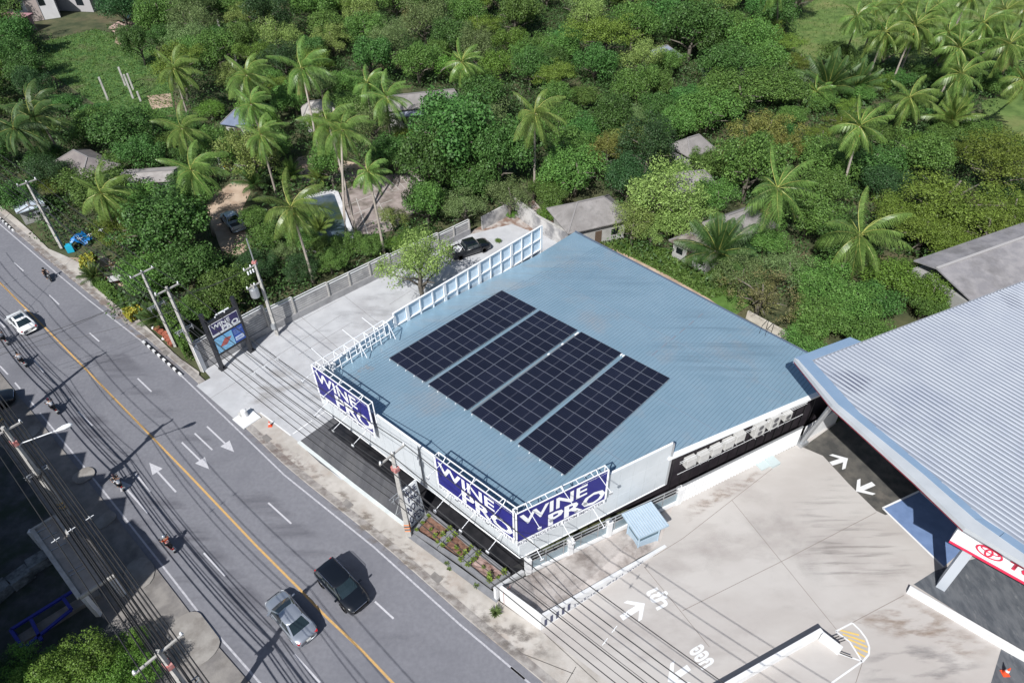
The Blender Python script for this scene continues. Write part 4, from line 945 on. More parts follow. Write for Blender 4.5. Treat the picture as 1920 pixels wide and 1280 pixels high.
for i,(o,z,r) in enumerate(((-.8,5.7,.022),(-.3,5.6,.04),(.2,5.5,.025),(.7,5.6,.035),(.0,7.0,.02))):
    run(rr,z,o,r,.5+.12*i,ords[sorted((-.8,-.3,.2,.7,.0)).index(o)]+' low telephone cable counted from the shop front across to the road',gR+', low')
for i,o in enumerate((-1.1,0.1,1.1)):
    run(ll,10.75,o,.035,.8,'high power cable on the %s of the crossarms over the shaded roadside'%('road end','middle','yard end')[i],gL,True)
for i,(o,z,r) in enumerate(((-.85,5.8,.045),(-.6,5.5,.05),(-.35,5.7,.06),(-.1,5.45,.05),(.25,5.6,.06),(.5,5.3,.045),(.8,5.7,.05),(-.3,6.3,.035),(.35,6.4,.035),(0,7.4,.03),(-.9,8.3,.03))):
    run(ll,z,o,r,.35+.09*i,ords[sorted((-.85,-.6,-.35,-.1,.25,.5,.8,-.3,.35,0,-.9)).index(o)]+' telephone cable of the low bundle on the shaded side, counted from the road',gL+', low')
for i,(a,b) in enumerate(((LP0+UV*3,pR[1]),(LP0+UV*2,pR[1]),(LP0,pR[1]),(LP0+UV*1.2,pR[2]),(LPn,pR[0]))):
    A=Vector((a.x,a.y,7.4+.25*i)); B=Vector((b.x,b.y,7.2+.3*i)); e=empty('service_wire',A,ords[i]+' thin service wire crossing above the road, counted up the road','cable','service wires crossing above the road')
    M().tube(span(A,B,.6),.018,4,cap=False).build('wire',m_cable,e,True)
A=Vector((pR[2].x,pR[2].y,9.6)); B=Vector((pR[3].x,pR[3].y,9.3))
for k in range(3):
    e=empty('service_wire',A,ords[k]+' short wire from the wall end pole to the transformer pole, counted from the yard','cable','wires to the transformer pole'); M().tube(span(A+NV*(.5-.5*k),B+NV*(.5-.3*k),.4),.02,4,cap=False).build('wire',m_cable,e,True)
# ================================================================== roadside sign board
pa=P(418,693); pb=P(472,659); be=empty('sign_board',pa,'tall black roadside sign board reading WINE PRO above a blue advert','sign board')
d=(pb-pa).normalized(); nn=Vector((d.y,-d.x,0)); nn=nn if nn.y<0 else -nn; hd=heading(pa,pb)
m_blk=mat('sign_frame_black',(.02,.022,.028),rough=.35)
for p in (pa,pb): M().beam(p,p+Vector((0,0,7.3)),.34,.34).build('post',m_blk,be,True); M().box((p.x,p.y,.2),(.6,.6,.2),hd).build('foot',m_blk,be,True)
q=[PV(*c,pa,pb) for c in ((388,608),(442,582),(449.5,603.6),(397,631),(399,636),(450,609),(456,636),(411,657))]
s0=(q[0][0]+q[3][0])/2; s1=(q[1][0]+q[2][0])/2; z1=(q[0][1]+q[1][1])/2; z0_=(q[2][1]+q[3][1])/2; zb=(q[6][1]+q[7][1])/2; zt2=z0_-.25
Lp=(pb-pa).length; mid=pa+d*Lp/2
fr=M().box((mid.x,mid.y,(z1+.35+zb-.3)/2),(Lp+.1,.3,z1-zb+.65),hd).build('panel_frame',m_blk,be,True)
O=pa+d*s0+nn*.16; w=s1-s0; h=z1-z0_
M().box(O+d*w/2+Vector((0,0,z0_+h/2)),(w,.04,h),hd).build('upper_sign',m_letw,fr,True)
M().box(O+d*w/2+Vector((0,0,z0_+h/2+.12))+nn*.03,(w-.12,.02,h-.34),hd).build('upper_sign_field',m_navy,fr,True)
O2=O+nn*.05
text('WINE','sign_lettering',m_letw,fr,O2+d*w*.06+Vector((0,0,z0_+h*.55)),d,(0,0,1),w*.64,h*.33,off=.035)
text('PRO','sign_lettering',m_letw,fr,O2+d*w*.36+Vector((0,0,z0_+h*.13)),d,(0,0,1),w*.60,h*.40,off=.045)
h2=zt2-zb
M().box(O+d*w/2+Vector((0,0,zb+h2/2)),(w,.04,h2),hd).build('lower_advert',mat('advert_dark_blue',(.02,.06,.32),(.03,.10,.42),.8,.3),fr,True)
M().box(O+d*w*.31+Vector((0,0,zb+h2/2))+nn*.03,(w*.62,.02,h2),hd).build('advert_picture',mat('advert_light_blue',(.15,.45,.75),(.30,.60,.85),1.0,.3),fr,True)
k_=[O+nn*.05+d*w*a+Vector((0,0,zb+h2*b)) for a,b in ((.10,.35),(.34,.30),(.56,.66),(.34,.76))]
M().add(k_,[(0,1,2,3)]).build('advert_red_shape',mat('advert_red',(.42,.08,.08),(.5,.14,.12),2,.4),fr,True)
text('IMPORTED WINE\nBEER SPIRITS\nWHOLESALE','advert_text',mat('advert_pale_text',(.35,.5,.85),rough=.4),fr,O2+d*w*.66+Vector((0,0,zb+h2*.56)),d,(0,0,1),w*.30,h2*.34)
M().box(O+d*w*.81+Vector((0,0,zb+h2*.27))+nn*.035,(w*.30,.02,h2*.26),hd,).build('advert_pill',mat('advert_white',(.62,.72,.9),rough=.4),fr,True)
text('OPEN','advert_text',mat('advert_dark_blue2',(.03,.08,.4),rough=.4),fr,O2+d*w*.70+Vector((0,0,zb+h2*.2)),d,(0,0,1),w*.22,h2*.14)
for s in (.35,.65): M().beam(pa+d*Lp*s+Vector((0,0,z1+.35)),pa+d*Lp*s+Vector((0,0,z1+.45)),.1).build('lamp_bracket',m_steelw,fr,True)
M().box(mid+d*.35+Vector((0,0,z1+.5))+nn*-.1,(1.5,.14,.1),hd).build('light_bar',m_steelw,fr,True)
# A-frame board by the pole
a=P(770,990,.11); b=P(799,963,.11); ae=empty('sign_stand',a,'white stand-up board reading WINE PRO NOW OPEN beside the orange striped pole','sign')
d=(b-a).normalized(); nn=Vector((d.y,-d.x,0)); nn=nn if nn.y<0 else -nn; L=(b-a).length; zt=PV(760.4,927.7,a,b)[1]; zt2=PV(781.5,917,a,b)[1]; H=max(2.6,(zt+zt2)/2)
back=-nn*.55; up=(Vector((0,0,H))+back); ul=up.length; un_=up.normalized()
w=L*1.0
mm=M(); q=[a,b,b+up,a+up]; mm.add(q+[p-nn*.06 for p in q],[(0,1,2,3),(7,6,5,4),(0,4,5,1),(1,5,6,2),(2,6,7,3),(3,7,4,0)]); bd=mm.build('board',m_letw,ae,True)
fn_=d.cross(un_)
text('WINE','board_lettering',m_lett,bd,a+d*w*.18+up*.78,d,un_,w*.72,ul*.15,off=.03,lift=.02)
text('PRO','board_lettering',m_lett,bd,a+d*w*.3+up*.60,d,un_,w*.62,ul*.15,off=.03,lift=.02)
text('NOW','board_lettering',m_lett,bd,a+d*w*.12+up*.36,d,un_,w*.8,ul*.19,off=.02,lift=.02)
text('OPEN','board_lettering',m_lett,bd,a+d*w*.06+up*.08,d,un_,w*.88,ul*.2,off=.02,lift=.02)
mm=M(); 
for s in (.08,.92): mm.beam(a+d*w*s+up*.95,a+d*w*s-nn*1.9,.07)
mm.beam(a+d*w*.08-nn*1.85,a+d*w*.92-nn*1.85,.06); mm.build('back_leg',m_alu,ae,True)
# ================================================================== planter beds
m_pk=mat('planter_grey',(.16,.165,.18),(.22,.225,.24),1.2,.8)
out_pl=[(771,1003),(801,962),(858,996),(894,1030),(957,1079),(931,1124)]
beds=[[(778,1000),(806,967),(848,998),(820,1027)],[(826,1032),(854,1002),(891,1034),(865,1058)],[(871,1062),(898,1039),(952,1080),(921,1101)]]
lab=['planter bed nearest the orange striped pole, with reddish soil','middle planter bed in front of the shop sign','planter bed at the corner by the low white wall, with a bare pale patch']
def grow(poly,d):
    c=sum(poly,Vector())/len(poly); return [p+(p-c).normalized()*d for p in poly]
m_pl=mat('shrub_lime',(.15,.23,.03),(.27,.34,.06),3,.6,coord='Object',island=.25,transl=.25)
def shrub_mesh(n,h,r,lw,seed):
    rg=random.Random(seed); mm=M()
    for i in range(n):
        a=rg.uniform(0,6.28); e=rg.uniform(.2,1.3); L=rg.uniform(.5,1)*r; z=rg.uniform(.1,h)
        d=Vector((math.cos(a)*math.cos(e),math.sin(a)*math.cos(e),math.sin(e)*.8)); x=Vector((-math.sin(a),math.cos(a),0))*lw/2
        p=Vector((rg.uniform(-.05,.05),rg.uniform(-.05,.05),z)); mm.add([p,p+d*L*.5+x,p+d*L,p+d*L*.5-x],[(0,1,2,3)])
    return mm
sproto=[]
for k in range(4):
    mm=shrub_mesh(46,.5,.42,.13,k); me=bpy.data.meshes.new('leaves'); me.from_pydata(mm.v,[],mm.f); me.materials.append(m_pl); sproto.append(me)
rowword=['kerb side','middle','shop side']
for i,(bp,lb) in enumerate(zip(beds,lab)):
    ip=[P(*c) for c in bp]; cc=sum(ip,Vector())/4
    e=empty('planter_bed',cc,lb,'planter','planter beds at the shop front')
    mm=M()
    for j in range(4):
        a=ip[j]; b_=ip[(j+1)%4]; mm.beam(a+Vector((0,0,.22))+(a-b_).normalized()*.15,b_+Vector((0,0,.22))+(b_-a).normalized()*.15,.3,.5-.004*j)
    mm.build('kerb',m_pk,e,True)
    mm=M(); g=8; vs=[];fs=[]
    for u_ in range(g+1):
        for v_ in range(g+1):
            p=ip[0].lerp(ip[1],u_/g).lerp(ip[3].lerp(ip[2],u_/g),v_/g); vs.append((p.x,p.y,.24+random.uniform(-.04,.07)))
    for u_ in range(g):
        for v_ in range(g): k=u_*(g+1)+v_; fs.append((k,k+1,k+g+2,k+g+1))
    mm.add(vs,fs); mm.build('soil',m_soil if i<2 else mat('planter_soil_pale',(.15,.085,.065),(.38,.28,.26),.8,.95,bump=.6,bscale=14),e,True)
    c=0
    for u_,v_ in ((.1,.08),(.1,.92),(.5,.08),(.45,.45),(.5,.93),(.9,.1),(.9,.9),(.3,.7)):
        p=ip[0].lerp(ip[1],min(.95,max(.05,u_+random.uniform(-.06,.06)))).lerp(ip[3].lerp(ip[2],u_),min(.95,max(.05,v_+random.uniform(-.05,.05))))
        o=bpy.data.objects.new('lime_shrub',random.choice(sproto)); COL.objects.link(o); o.location=(p.x,p.y,.25); o.rotation_euler=(0,0,random.uniform(0,6)); s=random.uniform(.5,1.0); o.scale=(s,s,s)
        tag(o,'lime shrub at the %s, %s of the %s'%('kerb side' if u_<.2 else 'shop side' if u_>.8 else 'middle line','pole end' if v_<.2 else 'far end' if v_>.8 else 'centre' if v_<.6 else 'far half',('bed nearest the striped pole','middle planter bed','corner bed by the white wall')[i]),'shrub',['shrubs in the bed by the pole','shrubs in the middle bed','shrubs in the corner bed'][i])
struct(M().strip([P(x,y,.30) for x,y in ((764,1006),(931,1130))],[P(x,y,.30) for x,y in ((776,1000),(938,1118))]).build('planter_kerb',m_pk))
# weeds on the pavement
for (x,y),l,s in (((930,1150),'ragged green weed patch on the pavement by the rusty gate leaf',1.6),((838,1058),'small weed in the pavement below the middle planter bed',.7),((843,1068),'tiny weed in the pavement beside the kerb of the planter',.6),((893,1100),'small weed on the pavement below the corner planter bed',.7)):
    o=bpy.data.objects.new('weed',bpy.data.meshes.new('weed')); mm=shrub_mesh(int(90*s),.15,.45*s,.10,int(x)); o.data.from_pydata(mm.v,[],mm.f); o.data.materials.append(mat('weed_green',(.07,.11,.03),(.12,.17,.05),4,.7,coord='Object',island=.3)); COL.objects.link(o); p=P(x,y,.12); o.location=p; tag(o,l,'weed')
# ================================================================== cones, plinth, pots
def cone(px,label,s=1):
    p=P(*px,.11); e=empty('traffic_cone',p,label,'traffic cone')
    M().box((0,0,.025),(.40*s,.40*s,.05)).build('base',m_orange,e)
    c=M().lathe([(.16*s,.05),(.028*s,.72*s)],n=14).build('cone_body',m_orange,e)
    M().lathe([(.118*s,.33*s),(.086*s,.47*s)],n=14).build('white_band',m_white,c)
cone((507,798),'small orange traffic cone on the pavement beside the white bay line',.9)
cone((1884,1262),'orange traffic cone with a white band in the bottom right corner',1.15)
p=P(463,785,.11); e=empty('white_plinth',p,'square white concrete base with a round white post stub on the yard edge','plinth')
M().box((0,0,.06),(1.9,1.9,.12),rad(UA)).build('slab',m_white,e); M().lathe([(.3,.12),(.28,.85),(.2,.92),(.05,.95)],(-.2,.3,0),14).build('post_stub',m_white,e); M().box((-.5,.35,.3),(.35,.5,.45),rad(UA)).build('block',mat('pale_block',(.5,.5,.48),rough=.8),e)
pots=[(296,620),(303,626),(310,630),(314,636),(318,641),(323,648)]; first=None
plabs=['terracotta pot nearest the far end of the roadside pot row','second terracotta pot from the far end of the pot row','third terracotta pot from the far end of the pot row','third terracotta pot from the near end of the pot row','second terracotta pot from the near end of the pot row','terracotta pot at the near end of the row, closest to the thin pole']
for (x,y),l in zip(pots,plabs):
    p=P(x,y,.11)
    if first is None:
        first=empty('flower_pot',p,l,'flower pot','terracotta pots on the pavement')
        pt=M().lathe([(.18,0),(.26,.18),(.32,.40),(.36,.42),(.36,.47),(.30,.47),(.28,.40)],n=16).build('pot',m_terra,first)
        M().lathe([(.29,.36),(.01,.37)],n=14).build('soil',mat('pot_soil',(.06,.035,.025),rough=.95),first)
    else: dup(first,p,random.random()*3,l)
for (x,y),l in (((288,616),'white painted stone at the far end of the pot row'),((307,636),'white painted stone beside the pots in the middle of the row')):
    p=P(x,y,.11); tag(M().lathe([(.16,0),(.2,.1),(.15,.22),(.05,.26)],(p.x,p.y,.11),8).build('white_stone',m_white),l,'stone')
# ================================================================== yard boundary wall
wps=[(384,691),(507,622),(557,598),(620,566),(733,510),(823,468),(880,440)]
we=empty('boundary_wall',P(*wps[0]),'long grey panel wall with posts and a pale coping along the back of the shop yard','wall')
mm=M(); cp=M(); po=M(); ft=M(); gv=M()
for i in range(len(wps)-1):
    a,b=P(*wps[i]),P(*wps[i+1]); d=(b-a).normalized(); L=(b-a).length; hd=heading(a,b); c=(a+b)/2; hh=3.0 if i>0 else 3.3
    hh=(3.4,2.8,2.5,2.4,2.2,2.0)[i]; mm.box((c.x,c.y,hh/2),(L,.12,hh),hd); cp.box((c.x,c.y,hh+.03),(L,.2,.06),hd); cp.beam(a+Vector((0,0,hh+.3)),b+Vector((0,0,hh+.3)),.09)
    k=max(1,int(round(L/3.2)))
    for j in range(k+1): p=a+d*(L*j/k); po.box((p.x+d.y*.1,p.y-d.x*.1,(hh+.3)/2),(.16,.16,hh+.3),hd)
    ft.box((c.x+d.y*.12,c.y-d.x*.12,.45),(L,.14,.9),hd)
    for j in range(1,int(hh/.28)): gv.box((c.x+d.y*.065,c.y-d.x*.065,j*.28+.6),(L,.03,.05),hd) if j*.28+.6<hh else None
pn_=mm.build('panel',m_wallc,we,True); gv.build('panel_groove',mat('groove_grey',(.22,.22,.225),rough=.9),pn_,True); cp.build('coping',mat('coping_white',(.55,.56,.57),(.66,.67,.68),1,.7),we,True); po.build('post',m_conc,we,True); ft.build('footing',mat('footing_grey',(.25,.25,.26),(.33,.33,.34),1,.9),we,True)
w2=empty('weathered_wall',P(965,405),'black stained white wall at the back corner of the yard','wall')
mm=M(); 
for a,b,h in (((905,432),(962,402),2.0),((962,402),(1004,434),2.6),((1004,434),(1065,468),2.4)): wallseg(mm,P(*a),P(*b),.2,h,h)
mm.build('wall',m_weath,w2,True)
mm=M(); 
for a,b,h in (((962,402),(1004,434),2.65),((1004,434),(1065,468),2.45)): mm.beam(P(*a)+Vector((0,.1,h)),P(*b)+Vector((0,.1,h)),.3,.1)
mm.build('coping',m_conc,w2,True)
w3=empty('roadside_wall',P(372,698),'pale end wall beside the thick utility pole at the yard entrance','wall'); mm=M(); wallseg(mm,P(384,691),P(378,697),.3,3.4,3.4); mm.build('wall',m_steelw,w3,True)
# back garden wall behind the store
w4=empty('garden_wall',P(1400,610),'low cream wall running along the back edge of the blue roof','wall'); mm=M(); wallseg(mm,P(1398,597,0),P(1540,676),.25,1.0,1.0); mm.build('wall',mat('cream_wall',(.55,.52,.46),(.42,.39,.34),.8,.85),w4,True)
# ================================================================== vehicles
def loft(st,prof):
    # st: (x, w, zb, zs, zt); prof -> list of (y,z) for the half section, mirrored
    mm=M(); rings=[]
    for s in st:
        h=prof(*s[1:]); ring=[(s[0],y,z) for y,z in h]+[(s[0],-y,z) for y,z in reversed(h) if abs(y)>1e-6]; rings.append(ring)
    n=len(rings[0]); 
    for r in rings: mm.v+=r
    for i in range(len(rings)-1):
        for k in range(n): mm.f.append((i*n+k,i*n+(k+1)%n,(i+1)*n+(k+1)%n,(i+1)*n+k))
    mm.f.append(tuple(range(n))); mm.f.append(tuple(range((len(rings)-1)*n,len(rings)*n))[::-1]); return mm
def bodyprof(w,zb,zs,zt): return [(w*.75,zb),(w*.97,zb+.06),(w,zb+.22),(w,(zb+zs)*.55),(w*.97,zs),(w*.86,zs+(zt-zs)*.7),(w*.5,zt-.01),(0,zt)]
m_tail=mat('tail_light_red',(.5,.01,.015),rough=.2,coat=1); m_head=mat('headlight_glass',(.65,.68,.70),rough=.08,coat=1)
m_plate=mat('number_plate',(.75,.75,.72),rough=.5); m_trimb=mat('car_trim_black',(.012,.012,.014),rough=.4); m_vglass=mat('car_window_glass',(.012,.022,.024),rough=.05,spec=1.0,coat=1)
def carpaint(name,c,met=.3): return mat(name,c,rough=.28,metal=met,coat=1)
def car(name,label,cat,paint,fpx,fz,rpx,rz_,kind='sedan',L=None,group='vehicles on the road and in the yards',W=None):
    a=P(*fpx,fz); b=P(*rpx,rz_); c=(a+b)/2; hd=math.atan2(a.y-b.y,a.x-b.x)
    e=empty(name,(c.x,c.y,.115 if kind=='pickupb' else .0),label,cat,group,hd)
    hl=(L or 4.75)/2; W=W or 1.84; w=W/2
    K=dict(sedan=dict(hood=.93,belt=.95,top=1.44,g0=1.35,g1=.38,g2=-.85,g3=-1.72,deck=1.0,tw=.60),
           suv=dict(hood=1.12,belt=1.15,top=1.83,g0=1.15,g1=.42,g2=-1.85,g3=-2.25,deck=1.18,tw=.68),
           pickup=dict(hood=1.12,belt=1.12,top=1.78,g0=1.3,g1=.72,g2=-.62,g3=-.85,deck=.72,tw=.64))
    k=K['pickup' if kind.startswith('pickup') else kind]; B=k['belt']; h=k['hood']
    if kind.startswith('pickup'):
        st=[(hl,w*.72,.42,.7,.78),(hl-.1,w*.9,.3,.85,.95),(hl-.45,w*.98,.28,.95,h-.04),(1.35,w,.28,1.02,h+.03),(.9,w,.28,1.08,h+.04),(-.8,w,.28,1.08,h+.04),(-.85,w,.28,.9,.78),(-hl+.05,w,.3,.9,.78),(-hl,w*.97,.35,.85,.74)]
    elif kind=='suv':
        st=[(hl,w*.7,.45,.72,.8),(hl-.1,w*.88,.32,.88,.96),(hl-.5,w*.97,.28,.96,h-.05),(1.3,w,.28,1.04,h+.02),(.9,w,.28,1.1,h+.05),(-1.6,w,.28,1.15,h+.1),(-hl+.15,w*.96,.3,1.12,1.2),(-hl,w*.85,.42,.95,1.05)]
    else:
        st=[(hl,w*.62,.36,.58,.62),(hl-.12,w*.86,.26,.66,.73),(hl-.45,w*.96,.22,.74,.86),(1.25,w,.2,.82,h),(.9,w,.2,.88,h+.04),(0,w,.2,.91,.99),(-1.4,w,.2,.94,1.03),(-1.9,w*.98,.22,.93,k['deck']+.02),(-hl+.15,w*.88,.28,.88,.97),(-hl,w*.7,.4,.76,.82)]
    bd=loft(st,bodyprof).build('body',paint,e,smooth=True)
    # greenhouse
    gw=w*.9; tw=w*k['tw']/.66*.76; T=k['top']
    gh=loft([(0,0,0,0,0)],lambda *a:[(0,0)]) if False else M()
    lv=[(k['g0'],k['g3'],gw,B-.03),((k['g0']*.55+k['g1']*.45),(k['g3']*.55+k['g2']*.45),(gw*.6+tw*.4),(B*.5+T*.5)),(k['g1'],k['g2'],tw,T-.04)]
    vs=[]
    for x1,x0,yw,z in lv: 
        vs+=[(x1,-yw*.82,z),(x1+.06,0,z),(x1,yw*.82,z),(x1-.18,yw,z),((x1+x0)/2,yw*1.02,z),(x0+.18,yw,z),(x0,yw*.82,z),(x0-.04,0,z),(x0,-yw*.82,z),(x0+.18,-yw,z),((x1+x0)/2,-yw*1.02,z),(x1-.18,-yw,z)]
    n=12; gh.add(vs,[(i*n+j,i*n+(j+1)%n,(i+1)*n+(j+1)%n,(i+1)*n+j) for i in range(2) for j in range(n)]+[tuple(range(2*n,3*n))]); gh.build('window',m_vglass,e)
    x1,x0,yw,z=lv[2]; ro=M(); rim=[(x1+.03,-yw*.82),(x1+.09,0),(x1+.03,yw*.82),(x1-.18,yw*1.03),((x1+x0)/2,yw*1.06),(x0+.16,yw*1.03),(x0-.04,yw*.82),(x0-.09,0),(x0-.04,-yw*.82),(x0+.16,-yw*1.03),((x1+x0)/2,-yw*1.06),(x1-.18,-yw*1.03)]
    cx=(x1+x0)/2; v=[(x,y,z) for x,y in rim]+[(cx+(x-cx)*.93,y*.9,z+.05) for x,y in rim]+[(cx+(x-cx)*.5,y*.5,z+.075) for x,y in rim]
    ro.add(v,[(i*n+j,i*n+(j+1)%n,(i+1)*n+(j+1)%n,(i+1)*n+j) for i in range(2) for j in range(n)]+[tuple(range(2*n,3*n))]); ro.build('roof',paint,e,smooth=True)
    pl=M()
    for s in(-1,1):
        pl.beam((lv[0][0]-.02,s*lv[0][2]*.9,lv[0][3]),(lv[2][0]-.02,s*lv[2][2]*.9,lv[2][3]+.02),.08,.08)
        pl.beam((lv[0][1]+.05,s*lv[0][2]*.93,lv[0][3]),(lv[2][1]+.03,s*lv[2][2]*.93,lv[2][3]+.02),.14,.12)
        pl.beam(((lv[0][0]+lv[0][1])/2,s*lv[0][2]*1.03,lv[0][3]),((lv[2][0]+lv[2][1])/2,s*lv[2][2]*1.03,lv[2][3]),.07,.04)
    pl.build('pillar',paint,e)
    wr=.335 if kind=='sedan' else .40; wb=1.42 if kind!='sedan' else 1.38
    if kind.startswith('pickup'): wb=1.62
    if kind=='suv': wb=1.42
    for sx in(1,-1):
        for sy in(1,-1):
            M().lathe([(wr+.07,0),(wr+.07,.01)],n=16) if False else None
            wh=M().wheel((sx*wb-(.05 if kind!='pickup' else 0),sy*(w-.1),wr),wr,.24).build('wheel',m_rubber,e,smooth=True)
            rm=M(); c_=Vector((sx*wb-(.05 if kind!='pickup' else 0),sy*(w+.018),wr))
            rm.tube([c_-Vector((0,sy*.06,0)),c_],wr*.62,16)
            rb=rm.build('rim',m_rim,wh)
            ar=M(); pts=[Vector((c_.x+(wr+.05)*math.cos(t),sy*(w+.005),wr+(wr+.05)*math.sin(t))) for t in [math.pi*i/10 for i in range(11)]]
            ar.tube(pts,.035,5); ar.build('wheel_arch',m_trimb if kind!='sedan' else paint,bd)
    for sy in(1,-1):
        M().box((hl-.23,sy*w*.70,.66 if kind=='sedan' else .84),(.24,.24,.11),-sy*.45).build('headlight',m_head,e)
        M().box((-hl+.11,sy*w*.74,.82 if kind=='sedan' else .98),(.16,.24 if kind=='sedan' else .12,.12 if kind=='sedan' else .34),sy*.3).build('tail_light',m_tail,e)
        mr=M(); mr.box((k['g0']-.25,sy*(w+.13),B+.05),(.12,.22,.14)); mr.build('mirror',paint if kind!='pickupb' else m_trimb,e)
        M().box(((k['g0']+k['g3'])/2,sy*(w+.004),B-.12),(k['g0']-k['g3']-.4,.02,.03)).build('door_trim',m_chrome if kind=='suv' else m_trimb,bd)
    M().box((hl-.04,0,.55),(.12,w*1.1,.22)).build('grille',m_trimb,e)
    M().box((-hl-.0,0,.62),(.03,.36,.14)).build('number_plate',m_plate,e)
    if kind=='suv':
        for sy in(1,-1):
            r=M(); r.tube([(.2,sy*tw*1.0,T-.0),(.1,sy*tw*1.0,T+.09),(-1.6,sy*tw*1.0,T+.09),(-1.7,sy*tw*1.0,T)],.022,6); r.build('roof_rail',m_chrome,e)
        M().box((hl-.03,0,.82),(.06,w*1.1,.05)).build('chrome_bar',m_chrome,e)
    if kind.startswith('pickup'):
        mm=M(); x0,x1=-hl+.06,-.88
        for sy in(1,-1): mm.box(((x0+x1)/2,sy*(w-.05),1.0),(x1-x0,.09,.34))
        mm.box((x0,0,.98),(.07,W-.1,.38)); mm.box((x1,0,1.0),(.06,W-.1,.36)); mm.build('cargo_bed',paint,e)
        M().box(((x0+x1)/2,0,.80),(x1-x0-.08,W-.26,.05)).build('bed_floor',mat('bed_liner',(.06,.06,.065),rough=.7),e)
        if kind=='pickupb':
            r=M(); 
            for sy in(1,-1): r.tube([(-1.0,sy*.8,1.15),(-1.25,sy*.75,1.7),(-1.75,sy*.8,1.2)],.05,7)
            r.tube([(-1.25,-.75,1.7),(-1.25,.75,1.7)],.05,7); r.build('roll_bar',m_alu,e)
    return e
P_sil=carpaint('silver_paint',(.42,.46,.52),.6); P_blk=carpaint('black_car_paint',(.006,.008,.012),.2); P_whi=carpaint('white_car_paint',(.78,.80,.82),.0); P_whb=carpaint('white_blue_paint',(.48,.56,.64),.2)
car('parked_sedan' if False else 'silver_sedan','silver sedan driving up the road just left of the yellow line','car',P_sil,(513,1118),.6,(578,1196),.75,'sedan',4.75)
car('black_suv','black sport utility car with chrome roof rails driving down the road','car',P_blk,(680,1141),.6,(603,1056),1.0,'suv',4.8,W=1.9)
sd=car('white_sedan','white sedan with a black glass roof panel near the left edge of the road','car',P_whi,(22,585),.6,(58,620),.75,'sedan',4.7)
M().box((-.2,0,1.47),(.75,.95,.06)).build('glass_roof_panel',m_vglass,sd)
pk=car('black_pickup','black pickup with a silver roll bar parked in the yard corner','pickup',P_blk,(917,455),.7,(843,478),.7,'pickupb',5.3,W=1.9)
tag(M().box((-1.6,.05,1.05),(.7,.75,.5),.2).build('white_box',m_white),'white box carried in the bed of the black pickup','box').matrix_world=pk.matrix_basis.copy()
tag(M().box((-2.3,-.3,.95),(.3,.35,.25),.4).build('white_sack',m_white),'small white sack near the tailgate in the black pickup bed','sack').matrix_world=pk.matrix_basis.copy()
car('white_pickup','pale blue-white pickup parked on the sandy track among the palms','pickup',P_whb,(425,402),.7,(446,426),.7,'pickup',5.2,W=1.85)
a=P(28,738,.7); b=a-Vector((math.cos(rad(28)),math.sin(rad(28)),0))*5.0
def topx(v): 
    d=v-Vector((0,0,CAMH)); z=d.dot(FW); return 960+1280*d.dot(RT)/z, 640-1280*d.dot(UP)/z
car('dark_suv','dark pickup-height car waiting at the left edge of the photo beside the kerb','car',P_blk,(30,738),.7,topx(b),.7,'suv',4.8,W=1.9)
a=P(262,35,.7)
car('black_van','black car parked far off beside the blue roofed shed at the top left','car',P_blk,(238,40),.7,(262,34),.7,'suv',4.8)
# ------------------------------------------------------------------ riders and motorbikes
def moto(loc,hd,label,paint,first=[None]):
    if first[0] is None:
        e=empty('motorbike',loc,label,'motorbike','motorbikes on the road',hd)
        for x,r in ((.62,.29),(-.6,.29)):
            w_=M().wheel((x,0,r),r,.10,n=16).build('wheel',m_rubber,e,smooth=True); t=M(); t.tube([(x,-.03,r),(x,.03,r)],.16,12); t.build('rim',m_rim,w_)
        b=loft([(.48,.06,.45,.7,.9),(.40,.17,.35,.75,.98),(.30,.10,.3,.5,.6),(.05,.14,.26,.42,.50),(-.15,.16,.3,.6,.70),(-.6,.15,.45,.68,.76),(-.85,.07,.55,.7,.74)],bodyprof); b.build('bodywork',paint,e,smooth=True)
        s=loft([(.0,.10,.66,.70,.76),(-.2,.15,.68,.74,.80),(-.6,.15,.7,.78,.84),(-.78,.1,.72,.78,.82)],bodyprof); s.build('seat',m_trimb,e,smooth=True)
        h=M(); h.tube([(.30,-.36,1.02),(.38,-.15,1.0),(.42,0,.97),(.38,.15,1.0),(.30,.36,1.02)],.02,6); h.build('handlebar',m_trimb,e)
        for sy in (1,-1): h=M(); h.tube([(.36,sy*.25,1.02),(.36,sy*.30,1.16)],.012,5); h.box((.36,sy*.31,1.2),(.03,.12,.08)); h.build('mirror',m_trimb,e)
        h=M(); h.tube([(.42,-.06,.9),(.62,-.07,.3)],.025,6); h.tube([(.42,.06,.9),(.62,.07,.3)],.025,6); h.build('fork',m_alu,e)
        M().box((.5,0,.86),(.06,.16,.12)).build('headlight',m_head,e); M().box((-.86,0,.72),(.05,.16,.08)).build('tail_light',m_tail,e)
        M().box((-.9,0,.55),(.02,.2,.16)).build('number_plate',m_plate,e)
        M().tube([(-.1,-.16,.28),(-.75,-.18,.36)],.045,8).build('exhaust',m_chrome,e)
        first[0]=e; return e
    e=dup(first[0],loc,hd,label)
    for c in kids(e):
        if c.name.startswith('bodywork'): c.data=c.data.copy(); c.data.materials[0]=paint
    return e
